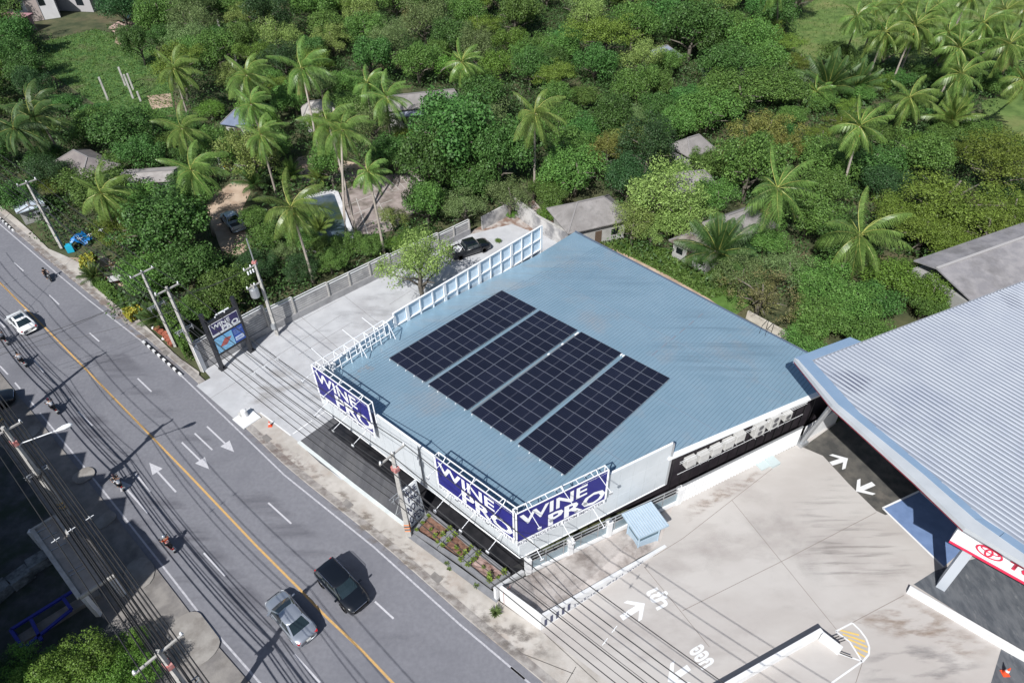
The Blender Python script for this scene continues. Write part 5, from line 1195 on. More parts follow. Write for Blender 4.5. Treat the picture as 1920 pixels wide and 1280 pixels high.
def skin(edges,pts,radii,name,m):
    me=bpy.data.meshes.new(name); me.from_pydata(pts,edges,[]); o=bpy.data.objects.new(name,me); COL.objects.link(o)
    s=o.modifiers.new('s','SKIN'); s.use_smooth_shade=True; su=o.modifiers.new('u','SUBSURF'); su.levels=2; su.render_levels=2
    for v,r in zip(me.skin_vertices[0].data,radii): v.radius=(r,r) if not isinstance(r,tuple) else r
    me.skin_vertices[0].data[0].use_root=True
    dg=bpy.context.evaluated_depsgraph_get(); dg.update(); m2=bpy.data.meshes.new_from_object(o.evaluated_get(dg)); bpy.data.objects.remove(o); m2.name=name; m2.materials.clear(); m2.materials.append(m)
    m2.shade_smooth(); return m2
m_skin=mat('skin',(.42,.25,.17),rough=.6); m_hair=mat('dark_hair',(.012,.01,.01),rough=.6)
# seated rider facing +x, hips at (-.18,0,.86)
HX=-.18
pts=[(HX,0,.90),(HX+.02,0,1.08),(HX+.06,0,1.27),(HX+.09,0,1.40),(HX+.12,0,1.50),(HX+.15,0,1.60),(HX+.155,0,1.70)]
rad_=[(.15,.13),(.14,.11),(.165,.11),(.10,.09),.055,.09,.085]; ed=[(0,1),(1,2),(2,3),(3,4),(4,5),(5,6)]
for s in(1,-1):
    k=len(pts); pts+=[(HX+.07,s*.19,1.37),(HX+.2,s*.27,1.18),(HX+.40,s*.30,1.08),(HX+.49,s*.31,1.05)]; rad_+=[.065,.05,.038,.032]; ed+=[(3,k),(k,k+1),(k+1,k+2),(k+2,k+3)]
    for q in range(4):
        j=len(pts); pts+=[(HX+.53,s*(.27+.028*q),1.05),(HX+.545,s*(.27+.028*q),1.02)]; rad_+=[.012,.010]; ed+=[(k+3,j),(j,j+1)]
    j=len(pts); pts+=[(HX+.50,s*.25,1.03)]; rad_+=[.013]; ed+=[(k+3,j)]
    k=len(pts); pts+=[(HX+.02,s*.11,.88),(HX+.40,s*.19,.80),(HX+.30,s*.17,.42),(HX+.28,s*.17,.34),(HX+.42,s*.17,.30)]; rad_+=[.095,.07,.05,.045,.035]; ed+=[(0,k),(k,k+1),(k+1,k+2),(k+2,k+3),(k+3,k+4)]
body_me=skin(ed,pts,rad_,'body',m_skin)
sp=[(HX,0,.93),(HX+.02,0,1.08),(HX+.06,0,1.27),(HX+.09,0,1.39)]; sr=[(.165,.145),(.155,.125),(.18,.125),(.11,.10)]; se=[(0,1),(1,2),(2,3)]
for s in(1,-1): k=len(sp); sp+=[(HX+.07,s*.19,1.37),(HX+.15,s*.24,1.25)]; sr+=[.078,.066]; se+=[(3,k),(k,k+1)]
shirt_me=skin(se,sp,sr,'shirt',m_white)
tp=[(HX,0,.90)]; tr_=[(.16,.135)]; te=[]
for s in(1,-1): k=len(tp); tp+=[(HX+.02,s*.11,.885),(HX+.40,s*.19,.80),(HX+.30,s*.17,.42)]; tr_+=[.105,.082,.06]; te+=[(0,k),(k,k+1),(k+1,k+2)]
trou_me=skin(te,tp,tr_,'trousers',mat('dark_trousers',(.02,.022,.03),rough=.8))
head=[]; 
def dome(mm,c,rx,ry,rz,z0=-.2,n=14,m=7):
    vs=[]; 
    for i in range(m+1):
        t=math.asin(z0)+(math.pi/2-math.asin(z0))*i/m
        for k in range(n): a=2*math.pi*k/n; vs.append((c[0]+rx*math.cos(t)*math.cos(a),c[1]+ry*math.cos(t)*math.sin(a),c[2]+rz*math.sin(t)))
    mm.add(vs,[(i*n+k,i*n+(k+1)%n,(i+1)*n+(k+1)%n,(i+1)*n+k) for i in range(m) for k in range(n)])
def person(loc,hd,label,shirt,helmet,back=0,stripe=False):
    e=empty('person',loc,label,'person','riders on motorbikes',hd)
    off=Vector((-.42*back,0,.06*back))
    for nm,me,m_ in (('body',body_me,m_skin),('shirt',shirt_me,shirt),('trousers',trou_me,None)):
        o=bpy.data.objects.new(nm,me if m_ is None or nm=='body' else me.copy()); COL.objects.link(o); o.parent=e; o.location=off
        if nm=='shirt': o.data.materials[0]=shirt
    mm=M(); c=(HX+.15+off.x,0,1.665+off.z)
    if helmet: dome(mm,c,.155,.135,.15,-.45); mm.build('helmet',helmet,e,smooth=True); v=M(); v.box((c[0]+.13,0,c[2]+.0),(.06,.18,.09)); v.build('visor',m_vglass,e)
    else: dome(mm,(c[0]-.015,0,c[2]),.115,.10,.125,-.35); mm.build('hair',m_hair,e,smooth=True)
    fc=M(); fc.box((c[0]+.105,0,c[2]-.03),(.03,.025,.05)); fc.build('nose',m_skin,e)
    if stripe:
        for z in (1.1,1.25): st=M(); st.box((HX+.03-.135+off.x+(z-1.1)*.15,0,z),(.02,.3,.05)); st.build('reflective_stripe',m_steelw,e)
    return e
def rider(hpx,hd,lm,lp,paint,shirt,helmet,**k):
    g=P(*hpx,1.68); off=Vector((math.cos(hd),math.sin(hd),0))*(-(HX+.15)); g=Vector((g.x,g.y,0))+off
    moto(g,hd,lm,paint); person(g,hd,lp,shirt,helmet,**k); return g
up_=rad(138.5)
m_or=mat('orange_vest',(.80,.10,.02),rough=.7); m_wsh=mat('white_shirt',(.72,.74,.78),rough=.8); m_bsh=mat('black_shirt',(.02,.02,.025),rough=.8); m_gsh=mat('grey_shirt',(.30,.33,.38),rough=.8)
rb_=mat('red_bike',(.30,.02,.03),rough=.3,coat=1); bb_=mat('black_bike',(.012,.012,.015),rough=.3,coat=1); wb_=mat('white_bike',(.6,.62,.65),rough=.3,coat=1)
rider((306,1005),up_,'red motorbike under the rider in the orange vest','person in an orange vest and silver helmet riding up the left lane',rb_,m_or,mat('silver_helmet',(.5,.55,.6),rough=.2,metal=.5),stripe=True)
g=rider((211,890),up_,'dark motorbike carrying two riders past the zigzag shadow','person in black riding in front on the two-rider motorbike',bb_,m_bsh,mat('dark_helmet',(.03,.012,.02),rough=.2,coat=1))
person(g,up_,'person in a white shirt sitting behind the rider in black',m_wsh,None,back=1)
rider((89,748),up_,'dark motorbike under the rider in the white shirt and dark red helmet','person in a white shirt and dark red helmet riding on the left lane edge',bb_,m_wsh,mat('maroon_helmet',(.12,.02,.04),rough=.2,coat=1))
rider((30,661),up_,'pale motorbike ridden below the white sedan','person in a white shirt with dark hair riding below the white sedan',wb_,m_wsh,None)
rider((-4,620),up_,'motorbike with a white tail cut by the left edge of the photo','person riding at the very left edge of the photo',wb_,m_gsh,None)
rider((80,503),up_+math.pi,'black motorbike near the sandy driveway mouth','person dressed in black riding near the sandy driveway mouth',bb_,m_bsh,mat('black_helmet',(.01,.01,.012),rough=.2,coat=1))
# ================================================================== left roadside: concrete canopy, blue frame, shophouses beyond the frame
sl_z=3.6
cp_=[(61,994),(104,968),(130,1005),(158,1006),(172,1016),(215,1080),(196,1090),(150,1121)]
ce=empty('concrete_canopy',P(150,1060),'flat concrete entrance canopy on white columns beside the shaded roadside','canopy')
q=[P(x,y,sl_z) for x,y in cp_]; M().prism([(p.x,p.y) for p in q],sl_z-.22,sl_z).build('slab',mat('canopy_concrete',(.27,.245,.22),(.36,.33,.30),.8,.9,bump=.2,bscale=10,c3=(.18,.165,.15),s3=.5,t3=.55),ce,True)
mm=M()
for i in (0,1,5,6): mm.beam(q[i]+Vector((0,0,.09)),q[(i+1)%8]+Vector((0,0,.09)),.16,.18) if i!=6 else mm.beam(q[6]+Vector((0,0,.09)),q[7]+Vector((0,0,.09)),.16,.18)
mm.beam(q[7]+Vector((0,0,.09)),q[0]+Vector((0,0,.09)),.3,.2); mm.build('upstand',MC['cast_concrete'],ce,True)
for b_ in ((187,1153),(233,1115),(95,1040)):
    p=P(*b_); M().beam(p,Vector((p.x,p.y,sl_z-.22)),.34).build('column',m_white,ce,True)
for x,y in ((66,1000),(78,1012),(94,1033),(128,1072),(131,1079)): mm=M(); a=P(x,y,sl_z+.05); mm.beam(a,a+(P(x+26,y-14,sl_z+.05)-a).normalized()*1.1,.05); mm.build('conduit',m_alu,ce,True)
bf=empty('blue_steel_frame',P(80,1140),'dark blue painted steel gate frame in the shade beside the concrete canopy','frame'); mb=mat('deep_blue_paint',(.012,.02,.26),rough=.5)
for a,b in (((20,1180),(140,1105)),((58,1160),(78,1200)),((118,1120),(134,1142)),((20,1180),(44,1215)),((44,1215),(134,1142))): mm=M(); mm.beam(P(*a,1.2),P(*b,1.2),.22,.16); mm.build('beam',mb,bf,True)
for a in ((20,1180),(140,1105)): p=P(*a,1.2); mm=M(); mm.beam((p.x,p.y,0),(p.x,p.y,1.2),.14); mm.build('post',mb,bf,True)
wl_=empty('low_wall',P(60,1195),'low grey wall between the blue frame and the trees','wall'); mm=M(); wallseg(mm,P(40,1215),P(192,1120),.8,.5,.5); mm.build('wall',m_walk2,wl_,True)
for i,(x,y,s) in enumerate(((74,1052,1.5),(38,1082,1.5),(0,1108,1.5))):
    p=P(x,y,.6); o=tag(M().box((p.x,p.y,.6),(s,1.1,.9),rad(45+8*i)).build('scrap_pile',mat('scrap_grey',(.06,.07,.075),(.22,.24,.25),1.5,.8,detail=9)),['grey crate of scrap closest to the concrete canopy','grey scrap crate in the middle of the dark yard','grey scrap crate cut by the left edge of the photo'][i],'crate','scrap crates in the shaded yard')
shade=M()
# gabled shophouse row, standing beyond the left edge of the photo; its shadow falls on the roadside
NF=9.9; HV=14.0
se_=empty('shophouse_row',un(55,NF+5),'gabled shophouse row standing beyond the shaded roadside','building')
Lh=Vector((math.cos(rad(SUN_AZ)),math.sin(rad(SUN_AZ)),0))/math.tan(rad(SUN_EL)); lu=Lh.dot(UV)*1.0
du=lu*HV
mm=M(); u0=57.98-du; per=3.86
for k in range(-3,4):
    a=u0-k*per; b=a+per if False else a-per
    # valley at a, gable peak midway, valley at b
    for aa,bb in ((a,b),):
        q=[un(aa,NF,0),un(bb,NF,0),un(bb,NF,HV),un((aa+bb)/2,NF,HV+1.75),un(aa,NF,HV)]; q2=[p+NV*9 for p in q]
        if k<3: mm.add(q+q2,[(0,1,2,3,4),(9,8,7,6,5),(0,5,6,1),(2,7,8,3),(3,8,9,4),(1,6,7,2),(4,9,5,0)])
mm.build('wall',mat('shophouse_render',(.42,.40,.36),(.5,.48,.44),1,.85),se_,True)
mm=M()
for k in range(-3,3):
    for z in (1.6,5.4,9.2,12.4): c=un(u0-k*per-per/2,NF-.03,z); mm.box(c,(per*.62,.1,1.5 if z>2 else 2.6),rad(UA))
mm.build('window',m_glassk,se_,True)
se2=empty('flat_roofed_shophouse',un(43,NF+5),'flat roofed shophouse standing beside the gabled row','building')
M().prism([tuple(un(46.0-du,NF)[:2]),tuple(un(40.6-du-.3,NF)[:2]),tuple(un(40.6-du-.3,NF+9)[:2]),tuple(un(46.0-du,NF+9)[:2])],0,HV+.9).build('wall',MC['shophouse_render'],se2,True)
se3=empty('shophouse_block',un(80,NF+5),'plain shophouse block farther up the shaded roadside','building')
M().prism([tuple(un(95-du,NF)[:2]),tuple(un(u0+3*per+.5,NF)[:2]),tuple(un(u0+3*per+.5,NF+9)[:2]),tuple(un(95-du,NF+9)[:2])],0,HV-2.2).build('wall',MC['shophouse_render'],se3,True)
# ================================================================== huts and far buildings
def hut(px,w,d,rz,label,eave=2.6,rise=1.7,ridge=.45,m=None,wallm=None,cat='hut',name='garden_hut',group='grey roofed huts among the trees',z=None):
    p=P(*px,eave+rise*.4); e=empty(name,(p.x,p.y,0),label,cat,group,rz)
    w/=2; d/=2; r=w*ridge; ov=.0
    M().box((0,0,eave/2),(w*1.65,d*1.65,eave)).build('wall',wallm or mat('hut_wall',(.30,.30,.29),(.40,.40,.39),.8,.9,coord='Object'),e)
    mm=M(); v=[(-w,-d,eave),(w,-d,eave),(w,d,eave),(-w,d,eave),(-r,0,eave+rise),(r,0,eave+rise)]; v+=[(a,b,c-.12) for a,b,c in v[:4]]
    mm.add(v,[(0,1,5,4),(1,2,5),(2,3,4,5),(3,0,4),(6,7,1,0),(7,8,2,1),(8,9,3,2),(9,6,0,3),(9,8,7,6)]); rf_=mm.build('roof',m or m_thatch,e)
    hp=M(); hp.beam((-r,0,eave+rise+.03),(r,0,eave+rise+.03),.22,.1)
    for a,b in (((-w,-d),(-r,0)),((w,-d),(r,0)),((w,d),(r,0)),((-w,d),(-r,0))): hp.beam((a[0],a[1],eave+.03),(b[0],b[1],eave+rise+.03),.16,.08)
    hp.build('ridge_cap',mat('ridge_cap_grey',(.22,.21,.21),rough=.9),rf_)
    M().box((0,-d*.83,1.0),(.9,.06,2.0)).build('door',mat('hut_door',(.10,.07,.05),rough=.7),e)
    for s in(-1,1): M().box((s*w*.5,-d*.83,1.4),(.9,.06,.8)).build('window',m_glassk,e)
    return e
HB=heading(P(1080,430,3),P(1172,409,3))
hut((1106,390),9.0,6.6,HB,'grey hipped hut directly behind the far corner of the blue roof',eave=3.0,rise=2.0,ridge=.4)
hut((1384,412),8.6,5.6,rad(28),'grey hut beside the dark fan-leaved clump, largest of the right huts',rise=2.0,wallm=mat('hut_grey_wall',(.3,.31,.33),rough=.8))
hut((1312,452),6.0,4.0,rad(-48),'low white hut with dark windows to the left of the fan-leaved clump',rise=.9,eave=2.4,m=mat('mossy_roof',(.25,.23,.2),(.10,.08,.07),1,.9))
hut((1298,334),6.6,5.0,rad(5),'grey hut roof showing behind the yellow-green airy tree')
hut((1298,268),5.0,5.0,rad(30),'small grey hut roof in the dense green trees, middle of the column')
hut((1360,128),7.2,6.0,rad(20),'far grey hut roof with pale fan plants in front')
hut((1240,98),6.2,5.5,rad(35),'far bluish grey hut roof beside the layered olive tree',m=mat('blue_grey_roof',(.20,.23,.30),(.25,.28,.35),1,.7))
hut((788,184),13.5,5.2,rad(12),'long grey roofed bungalow behind the big dense tree',eave=3.0,rise=1.5,ridge=.85,name='long_bungalow',cat='bungalow')
hut((775,208),6.5,3.0,rad(12),'low blue-grey lean-to in front of the long bungalow',eave=2.2,rise=.4,ridge=.9,m=mat('blue_grey_roof',(.2,.23,.3),rough=.7),name='lean_to',cat='lean-to')
hut((598,200),6.0,5,rad(15),'pale roofed hut behind the coconut palm pair, mostly hidden',m=mat('pale_roof',(.4,.38,.36),rough=.8))
hut((459,216),6.0,5.5,rad(-20),'blue roofed hut beside the tall palms at left centre',m=mat('blue_metal_roof',(.13,.16,.23),(.17,.20,.28),1,.5))
hut((156,300),9.0,6.0,rad(-38),'grey roofed house beyond the roadside trees at left',m=mat('grey_brown_roof',(.17,.15,.15),(.22,.2,.19),1,.8))
hut((278,326),8.0,4.5,rad(5),'grey flat-looking shed with a pale front near the wooden pole',eave=2.4,rise=.5,ridge=.9,m=mat('shed_roof',(.28,.26,.25),(.36,.34,.33),1,.8),name='shed',cat='shed')
hut((47,372),7.0,3.5,rad(-52),'white roofed stall with blue edging beside the far utility pole',eave=2.2,rise=.3,ridge=.9,m=mat('white_blue_roof',(.55,.6,.66),(.42,.5,.6),2,.6),name='stall',cat='stall')
# two long grey halls at the right
def hall(a,b,w,hz,rise,label):
    A=P(*a,hz+rise); B=P(*b,hz+rise); B=B+(B-A)*.8; d=(B-A).normalized(); x=Vector((d.y,-d.x,0)); x=x if x.y<0 else -x
    e=empty('long_hall',(A.x,A.y,0),label,'hall','long grey halls')
    mm=M(); Z=Vector((0,0,rise)); q=[A+x*w-Z,B+x*w-Z,B,A,A-x*w*.45-Z*.45,B-x*w*.45-Z*.45]; mm.add(q+[p-Vector((0,0,.15)) for p in q],[(0,1,2,3),(3,2,5,4),(6,7,1,0),(10,11,5,4),(0,3,9,6),(3,4,10,9)]); mm.build('roof',mat('fibre_cement_roof',(.22,.215,.23),(.29,.28,.29),.8,.9,c3=(.16,.155,.16),s3=.3,t3=.55,stretch=(1,1,1)),e,True)
    mm=M(); mm.prism([tuple((p)[:2]) for p in (A+x*w*.9,B+x*w*.9,B-x*w*.4,A-x*w*.4)],0,hz-.1); mm.build('wall',mat('hall_wall',(.3,.3,.29),rough=.9),e,True)
    M().beam(A+Vector((0,0,.04)),B+Vector((0,0,.04)),.3,.1).build('ridge_cap',mat('ridge_pale',(.38,.37,.37),rough=.8),e,True)
hall((1757,503),(1920,445),6.0,4.0,1.4,'long grey hall roof nearest the showroom at the right edge')
hall((1822,470),(1960,432),3.0,3.2,.8,'second long grey hall roof behind the first at the right edge')
# white building far left
fb0=P(20,47,0); fb1=P(114,33,0); dd_=(fb1-fb0).normalized(); xx=Vector((-dd_.y,dd_.x,0)); fe_=empty('white_building',fb0,'white two storey building with dark windows in the far top left corner','building')
L=(fb1-fb0).length; mm=M(); q=[fb0,fb1,fb1+xx*9,fb0+xx*9]; mm.prism([tuple(p[:2]) for p in q],0,5.4); mm.build('wall',mat('white_render',(.58,.58,.60),(.66,.66,.68),.3,.8),fe_,True)
mm=M(); c=fb0+dd_*L/2+xx*4.5; mm.box((c.x,c.y,5.6),(L+1.2,10.4,.25),heading(fb0,fb1)); mm.build('roof',mat('pale_metal_roof',(.5,.52,.56),rough=.6),fe_,True)
for s,w_,z in ((.26,1.9,3.6),(.62,1.0,3.7),(.75,1.3,4.0)):
    c=fb0+dd_*L*s-xx*.03; M().box((c.x,c.y,z),(w_,.12,1.7),heading(fb0,fb1)).build('window',m_glassk,fe_,True)
c=fb0+dd_*L*.55-xx*.05; M().box((c.x,c.y,2.6),(2.6,.14,5.2),heading(fb0,fb1)).build('recessed_bay',mat('tan_render',(.42,.36,.34),rough=.8),fe_,True)
for i,(x,y,w,d,h,c_,l) in enumerate(((10,25,9,8,4,(.30,.17,.15),'brown roofed shop at the far top left edge'),(28,62,7,6,3,(.38,.20,.22),'pink tiled porch in front of the white building'),(27,12,5,4,3.4,(.05,.35,.55),'bright blue canvas canopy beside the white building'),(165,12,10,9,5,(.28,.27,.28),'grey rooftop building right of the white building'),(192,2,8,8,5,(.25,.45,.42),'teal roofed building at the top edge'),(285,18,7,4.5,3,(.12,.22,.33),'blue roofed shed at the end of the far lane'),(232,1,3,3,3,(.03,.3,.12),'green umbrella canopy at the top edge'),(238,60,5,3,1.2,(.42,.30,.26),'low rubble building by the far black car'))):
    p=P(x,y,0); e=empty('far_building',(p.x,p.y,0),l,'building','buildings in the far top left',rad(-12)); M().box((0,0,h/2),(w,d,h)).build('wall',mat('far_wall_%d'%i,tuple(min(.6,k*1.1+.05) for k in c_),rough=.8),e)
    M().box((0,0,h+.15),(w+.8,d+.8,.3),0,rx=rad(3)).build('roof',mat('far_roof_%d'%i,c_,rough=.6),e)
    M().box((w*.2,-d/2-.02,h*.5),(w*.2,.1,h*.4)).build('window',m_glassk,e)
poly_ground('far_lane',[(225,50),(300,22),(330,30),(260,75),(235,90),(215,80)],-.012,m_sand)
poly_ground('far_lane',[(30,40),(50,90),(62,100),(45,45),(20,20)],-.012,m_sand)
# swimming pool, overgrown
pl=[(556,382),(566,373),(624,361),(631,364),(662,446),(650,470),(575,470)]
pe=empty('swimming_pool',P(610,410),'old swimming pool with a white rim and green water among the palms','pool')
q=[P(*c) for c in pl]; M().prism([tuple(p[:2]) for p in q],-.04,.06).build('water',mat('pool_water',(.02,.045,.07),(.07,.09,.015),.28,.06,c3=(.09,.12,.17),s3=.2,t3=.52,spec=.8),pe,True)
mm=M()
for i in range(len(q)): mm.beam(q[i]+Vector((0,0,.14)),q[(i+1)%len(q)]+Vector((0,0,.14)),.62,.36)
mm.build('rim',mat('pool_rim',(.66,.67,.70),(.5,.5,.52),.8,.7),pe,True)
# bare concrete posts in the clearing
for i,(x,y,h,l) in enumerate(((203,188,4.2,'single tall bare concrete post at the left of the clearing'),(236,162,3.6,'bare concrete post at the back of the post group'),(250,185,4.4,'tallest bare concrete post in the middle of the post group'),(250,168,3.0,'short bare concrete post behind the tallest one'),(264,190,1.8,'stubby bare concrete post at the right of the post group'),(424,124,2.6,'left of three concrete posts standing in the bushes'),(434,124,3.2,'middle of three concrete posts standing in the bushes'),(447,130,2.8,'right of three concrete posts standing in the bushes'),(414,60,2.6,'far concrete post near the yellow-green thicket'),(729,92,2.4,'white concrete post stub in the dense woodland at top centre'))):
    p=P(x,y); tag(M().box((p.x,p.y,h/2),(.34,.34,h),.3,taper=.92).build('concrete_post',m_conc),l,'post','bare concrete posts')
# roadside bits: hedge, blue tarp, stall, sign
m_hedge=mat('hedge_green',(.055,.12,.015),(.10,.19,.03),3,.8,coord='Object',island=.3,transl=.15)
def leafy(n,boxfn,size,seed,flat=.5):
    rg=np.random.default_rng(seed); c=boxfn(rg,n); nr=rg.normal(size=(n,3)); nr[:,2]=np.abs(nr[:,2])+flat; nr/=np.linalg.norm(nr,axis=1)[:,None]
    return leaves(c,nr,size,rg)
def leaves(c,nr,size,rg,asp=.55):
    n=len(c); r=rg.normal(size=(n,3)); t=np.cross(nr,r); t/=np.linalg.norm(t,axis=1)[:,None]+1e-9; b=np.cross(nr,t)
    s=(size*rg.uniform(.65,1.3,n))[:,None]; 
    v=np.stack([c-t*s*.5,c-b*s*asp*.5+nr*s*.06,c+t*s*.5,c+b*s*asp*.5+nr*s*.06],1).reshape(-1,3)
    return v
def quadmesh(name,v,m,obj=True,parent=None,smooth=False):
    n=len(v)//4; me=bpy.data.meshes.new(name); me.vertices.add(len(v)); me.vertices.foreach_set('co',np.ascontiguousarray(v,dtype=np.float32).ravel())
    me.loops.add(n*4); me.loops.foreach_set('vertex_index',np.arange(n*4,dtype=np.int32)); me.polygons.add(n); me.polygons.foreach_set('loop_start',np.arange(0,n*4,4,dtype=np.int32))
    me.update(calc_edges=True); me.materials.append(m)
    if not obj: return me
    o=bpy.data.objects.new(name,me); COL.objects.link(o)
    if parent is not None: o.parent=parent
    return o
def bandbox(a,b,w,h):
    A,B=P(*a),P(*b); d=(B-A); x=Vector((-d.y,d.x,0)).normalized()
    def f(rg,n):
        t=rg.random(n); s=rg.uniform(-.5,.5,n)*w; z=rg.random(n)**.5*h
        edge=rg.random(n)<.6; s=np.where(edge&(z<h*.8),np.sign(s)*w/2,s)
        return np.stack([A.x+d.x*t+x.x*s,A.y+d.y*t+x.y*s,z+.05],1)
    return f
tag(quadmesh('clipped_hedge',leafy(9000,bandbox((186,534),(246,584),1.1,1.0),.22,1),m_hedge),'clipped bright green hedge along the pavement below the white signboard','hedge')
tag(quadmesh('climbing_hedge',leafy(7000,bandbox((322,600),(366,676),1.3,2.2),.26,2),m_hedge),'tall green hedge between the thin pole and the thick pole','hedge')
tag(quadmesh('yellow_croton',leafy(1200,bandbox((249,590),(262,600),1.6,1.3),.3,3),mat('croton_yellow',(.45,.36,.03),(.2,.26,.04),3,.7,coord='Object',island=.3,transl=.2)),'yellow-leaved bush on the pavement edge beside the hedge end','bush')
tag(quadmesh('yellow_palm_bush',leafy(1000,bandbox((160,505),(185,500),2.2,1.6),.5,4),mat('palm_yellow',(.42,.38,.04),(.16,.22,.04),2,.7,coord='Object',island=.3,transl=.2)),'yellow-green fan bush at the mouth of the sandy driveway','bush')
p=P(146,447,1.0); mm=M(); g=7; vs=[];fs=[]
for i in range(g+1):
    for j in range(g+1): vs.append((p.x+(i/g-.5)*2.4,p.y+(j/g-.5)*2.2,1.3+random.uniform(-.25,.35)-abs(i/g-.5)*1.6))
for i in range(g):
    for j in range(g): k=i*(g+1)+j; fs.append((k,k+1,k+g+2,k+g+1))
mm.add(vs,fs); tag(mm.build('blue_tarpaulin',mat('tarp_blue',(.01,.16,.50),(.015,.22,.58),2,.4)),'crumpled bright blue tarpaulin over goods beside the far utility pole','tarpaulin')
p=P(134,471); tag(M().box((p.x,p.y,.5),(.8,.7,1.0),.4).build('water_tub',mat('cyan_plastic',(.02,.40,.60),rough=.4)),'small cyan plastic tub below the blue tarpaulin','tub')
ts=empty('raised_bed_frame',P(217,520),'brown timber framed bed beside the white signboard and hedge','frame'); c=P(217,518)
M().box((c.x,c.y,.35),(3.4,2.2,.12),rad(-40)).build('soil',m_patio,ts,True); mm=M()
for s in(-1,1): mm.box((c.x+s*.83,c.y+s*.7,.5),(3.5,.1,.6),rad(-40)); mm.box((c.x+s*1.3,c.y-s*1.1,.5),(.1,2.2,.6),rad(-40))
mm.build('board',mat('brown_timber',(.16,.09,.06),rough=.8),ts,True)
p=P(229,534,.0); tag(M().box((p.x,p.y,1.1),(2.2,.08,.7),rad(20)).build('white_signboard',m_white),'white signboard standing at the end of the brown timber bed','signboard')
ld=empty('ladder',P(412,320),'white ladder standing among yellow things near the sandy track','ladder'); a=P(408,290,1.0);b=P(417,318,1.0); mm=M(); x=Vector((.25,0,0))
for s in(-1,1): mm.beam(a+x*s,b+x*s,.06)
mm.build('rail',m_steelw,ld,True); mm=M()
for k in range(9): q_=a.lerp(b,k/8); mm.beam(q_-x,q_+x,.05)
mm.build('rung',m_steelw,ld,True)
for x_,y_,l in ((402,323,'yellow bucket left of the white ladder'),(426,318,'yellow crate right of the white ladder')):
    p=P(x_,y_); tag(M().lathe([(.3,0),(.36,.5),(.38,.52),(.3,.5)],(p.x,p.y,0),10).build('yellow_bucket',mat('yellow_plastic',(.6,.36,.04),rough=.5)),l,'bucket')
# ================================================================== trees
def leafmat(name,c1,c2,tr=.26,isl=.42,rnd=.22,rough=.55,c3=None): return mat(name,c1,c2,.9,rough,coord='Object',island=isl,rnd=rnd,transl=tr,detail=2,contrast=.2,spec=.35,c3=c3,s3=.35,t3=.6)
TM=dict(
 dense=leafmat('leaf_dense',(.052,.135,.03),(.09,.20,.048)),
 dark=leafmat('leaf_dark',(.03,.08,.026),(.05,.12,.038),.18),
 light=leafmat('leaf_light',(.18,.265,.065),(.26,.35,.10)),
 mid=leafmat('leaf_mid',(.078,.168,.034),(.135,.245,.055)),
 olive=leafmat('leaf_olive',(.115,.185,.028),(.18,.26,.045)),
 bronze=leafmat('leaf_bronze',(.15,.19,.045),(.23,.23,.06),c3=(.26,.20,.07)),
 grey=leafmat('leaf_greygreen',(.125,.19,.065),(.18,.26,.095)),
 bright=leafmat('leaf_bright',(.10,.21,.03),(.15,.28,.05)),
 dry=leafmat('leaf_dry',(.17,.19,.065),(.25,.25,.10),c3=(.24,.19,.11)))
def crown_pts(rg,R,H,nc,cr,per,base=.35,flat=1.0,shell=.66,up=.25):
    C=[];N=[]; K=rg.integers(4,7); lob=[(rg.uniform(0,6.28),rg.uniform(.12,.42),rg.uniform(.0,.26),rg.uniform(.62,.86)) for _ in range(K)]
    for i in range(nc):
        th=rg.uniform(0,2*math.pi); u=rg.uniform(-.15,1.0); rr=rg.uniform(.45,1.0)**.6
        la,lr,lz,ls=lob[i%K]
        c=np.array([math.cos(th)*math.sqrt(max(0,1-u*u*.9))*R*rr*.82,math.sin(th)*math.sqrt(max(0,1-u*u*.9))*R*rr*.82,H*base+H*(1-base)*(.5+.5*u)*rr*.85]); c=c*np.array([ls,ls,.85])+np.array([math.cos(la)*lr*R,math.sin(la)*lr*R,(lz-.05)*H])
        r=cr*R*rg.uniform(.6,1.25); r=r*.92; n=int(per*(r/(cr*R))**2)
        d=rg.normal(size=(n,3)); d[:,2]+=up*1.2; d/=np.linalg.norm(d,axis=1)[:,None]
        rad2=r*(rg.uniform(shell,1.08,n))[:,None]; p=c+d*rad2*np.array([1,1,flat]); keep=p[:,2]>H*.12
        nn=d+rg.normal(size=(n,3))*.55; nn[:,2]+=.35; nn/=np.linalg.norm(nn,axis=1)[:,None]; C.append(p[keep]); N.append(nn[keep])
    return np.concatenate(C),np.concatenate(N)
def tree_proto(key,m,R,H,nc,cr,per,size,asp=.6,seed=0,**k):
    rg=np.random.default_rng(seed+11); c,n=crown_pts(rg,R,H,int(nc*1.15),cr,int(per*1.45),**k); v=leaves(c,n,size*.8,rg,asp)
    crown=quadmesh('crown',v,m,obj=False)
    t=M(); t.tube([(0,0,-.2),(.05*R,.03*R,H*.25),(0,.08*R,H*.5),(.05*R,0,H*.78)],[R*.062,R*.05,R*.036,R*.012],7)
    for i in range(9):
        a=i*2.4+seed; z=H*(.18+.035*i); L=R*rg.uniform(.4,.66); e=Vector((math.cos(a),math.sin(a),0))
        t.tube([(0,.02*R,z),tuple(e*L*.45+Vector((0,0,z+L*.33))),tuple(e*L+Vector((0,0,z+L*.5)))],[R*.03,R*.02,R*.007],5)
    me=bpy.data.meshes.new('trunk'); me.from_pydata(t.v,[],t.f); me.materials.append(m_bark); me.shade_smooth()
    return crown,me
PR_={}
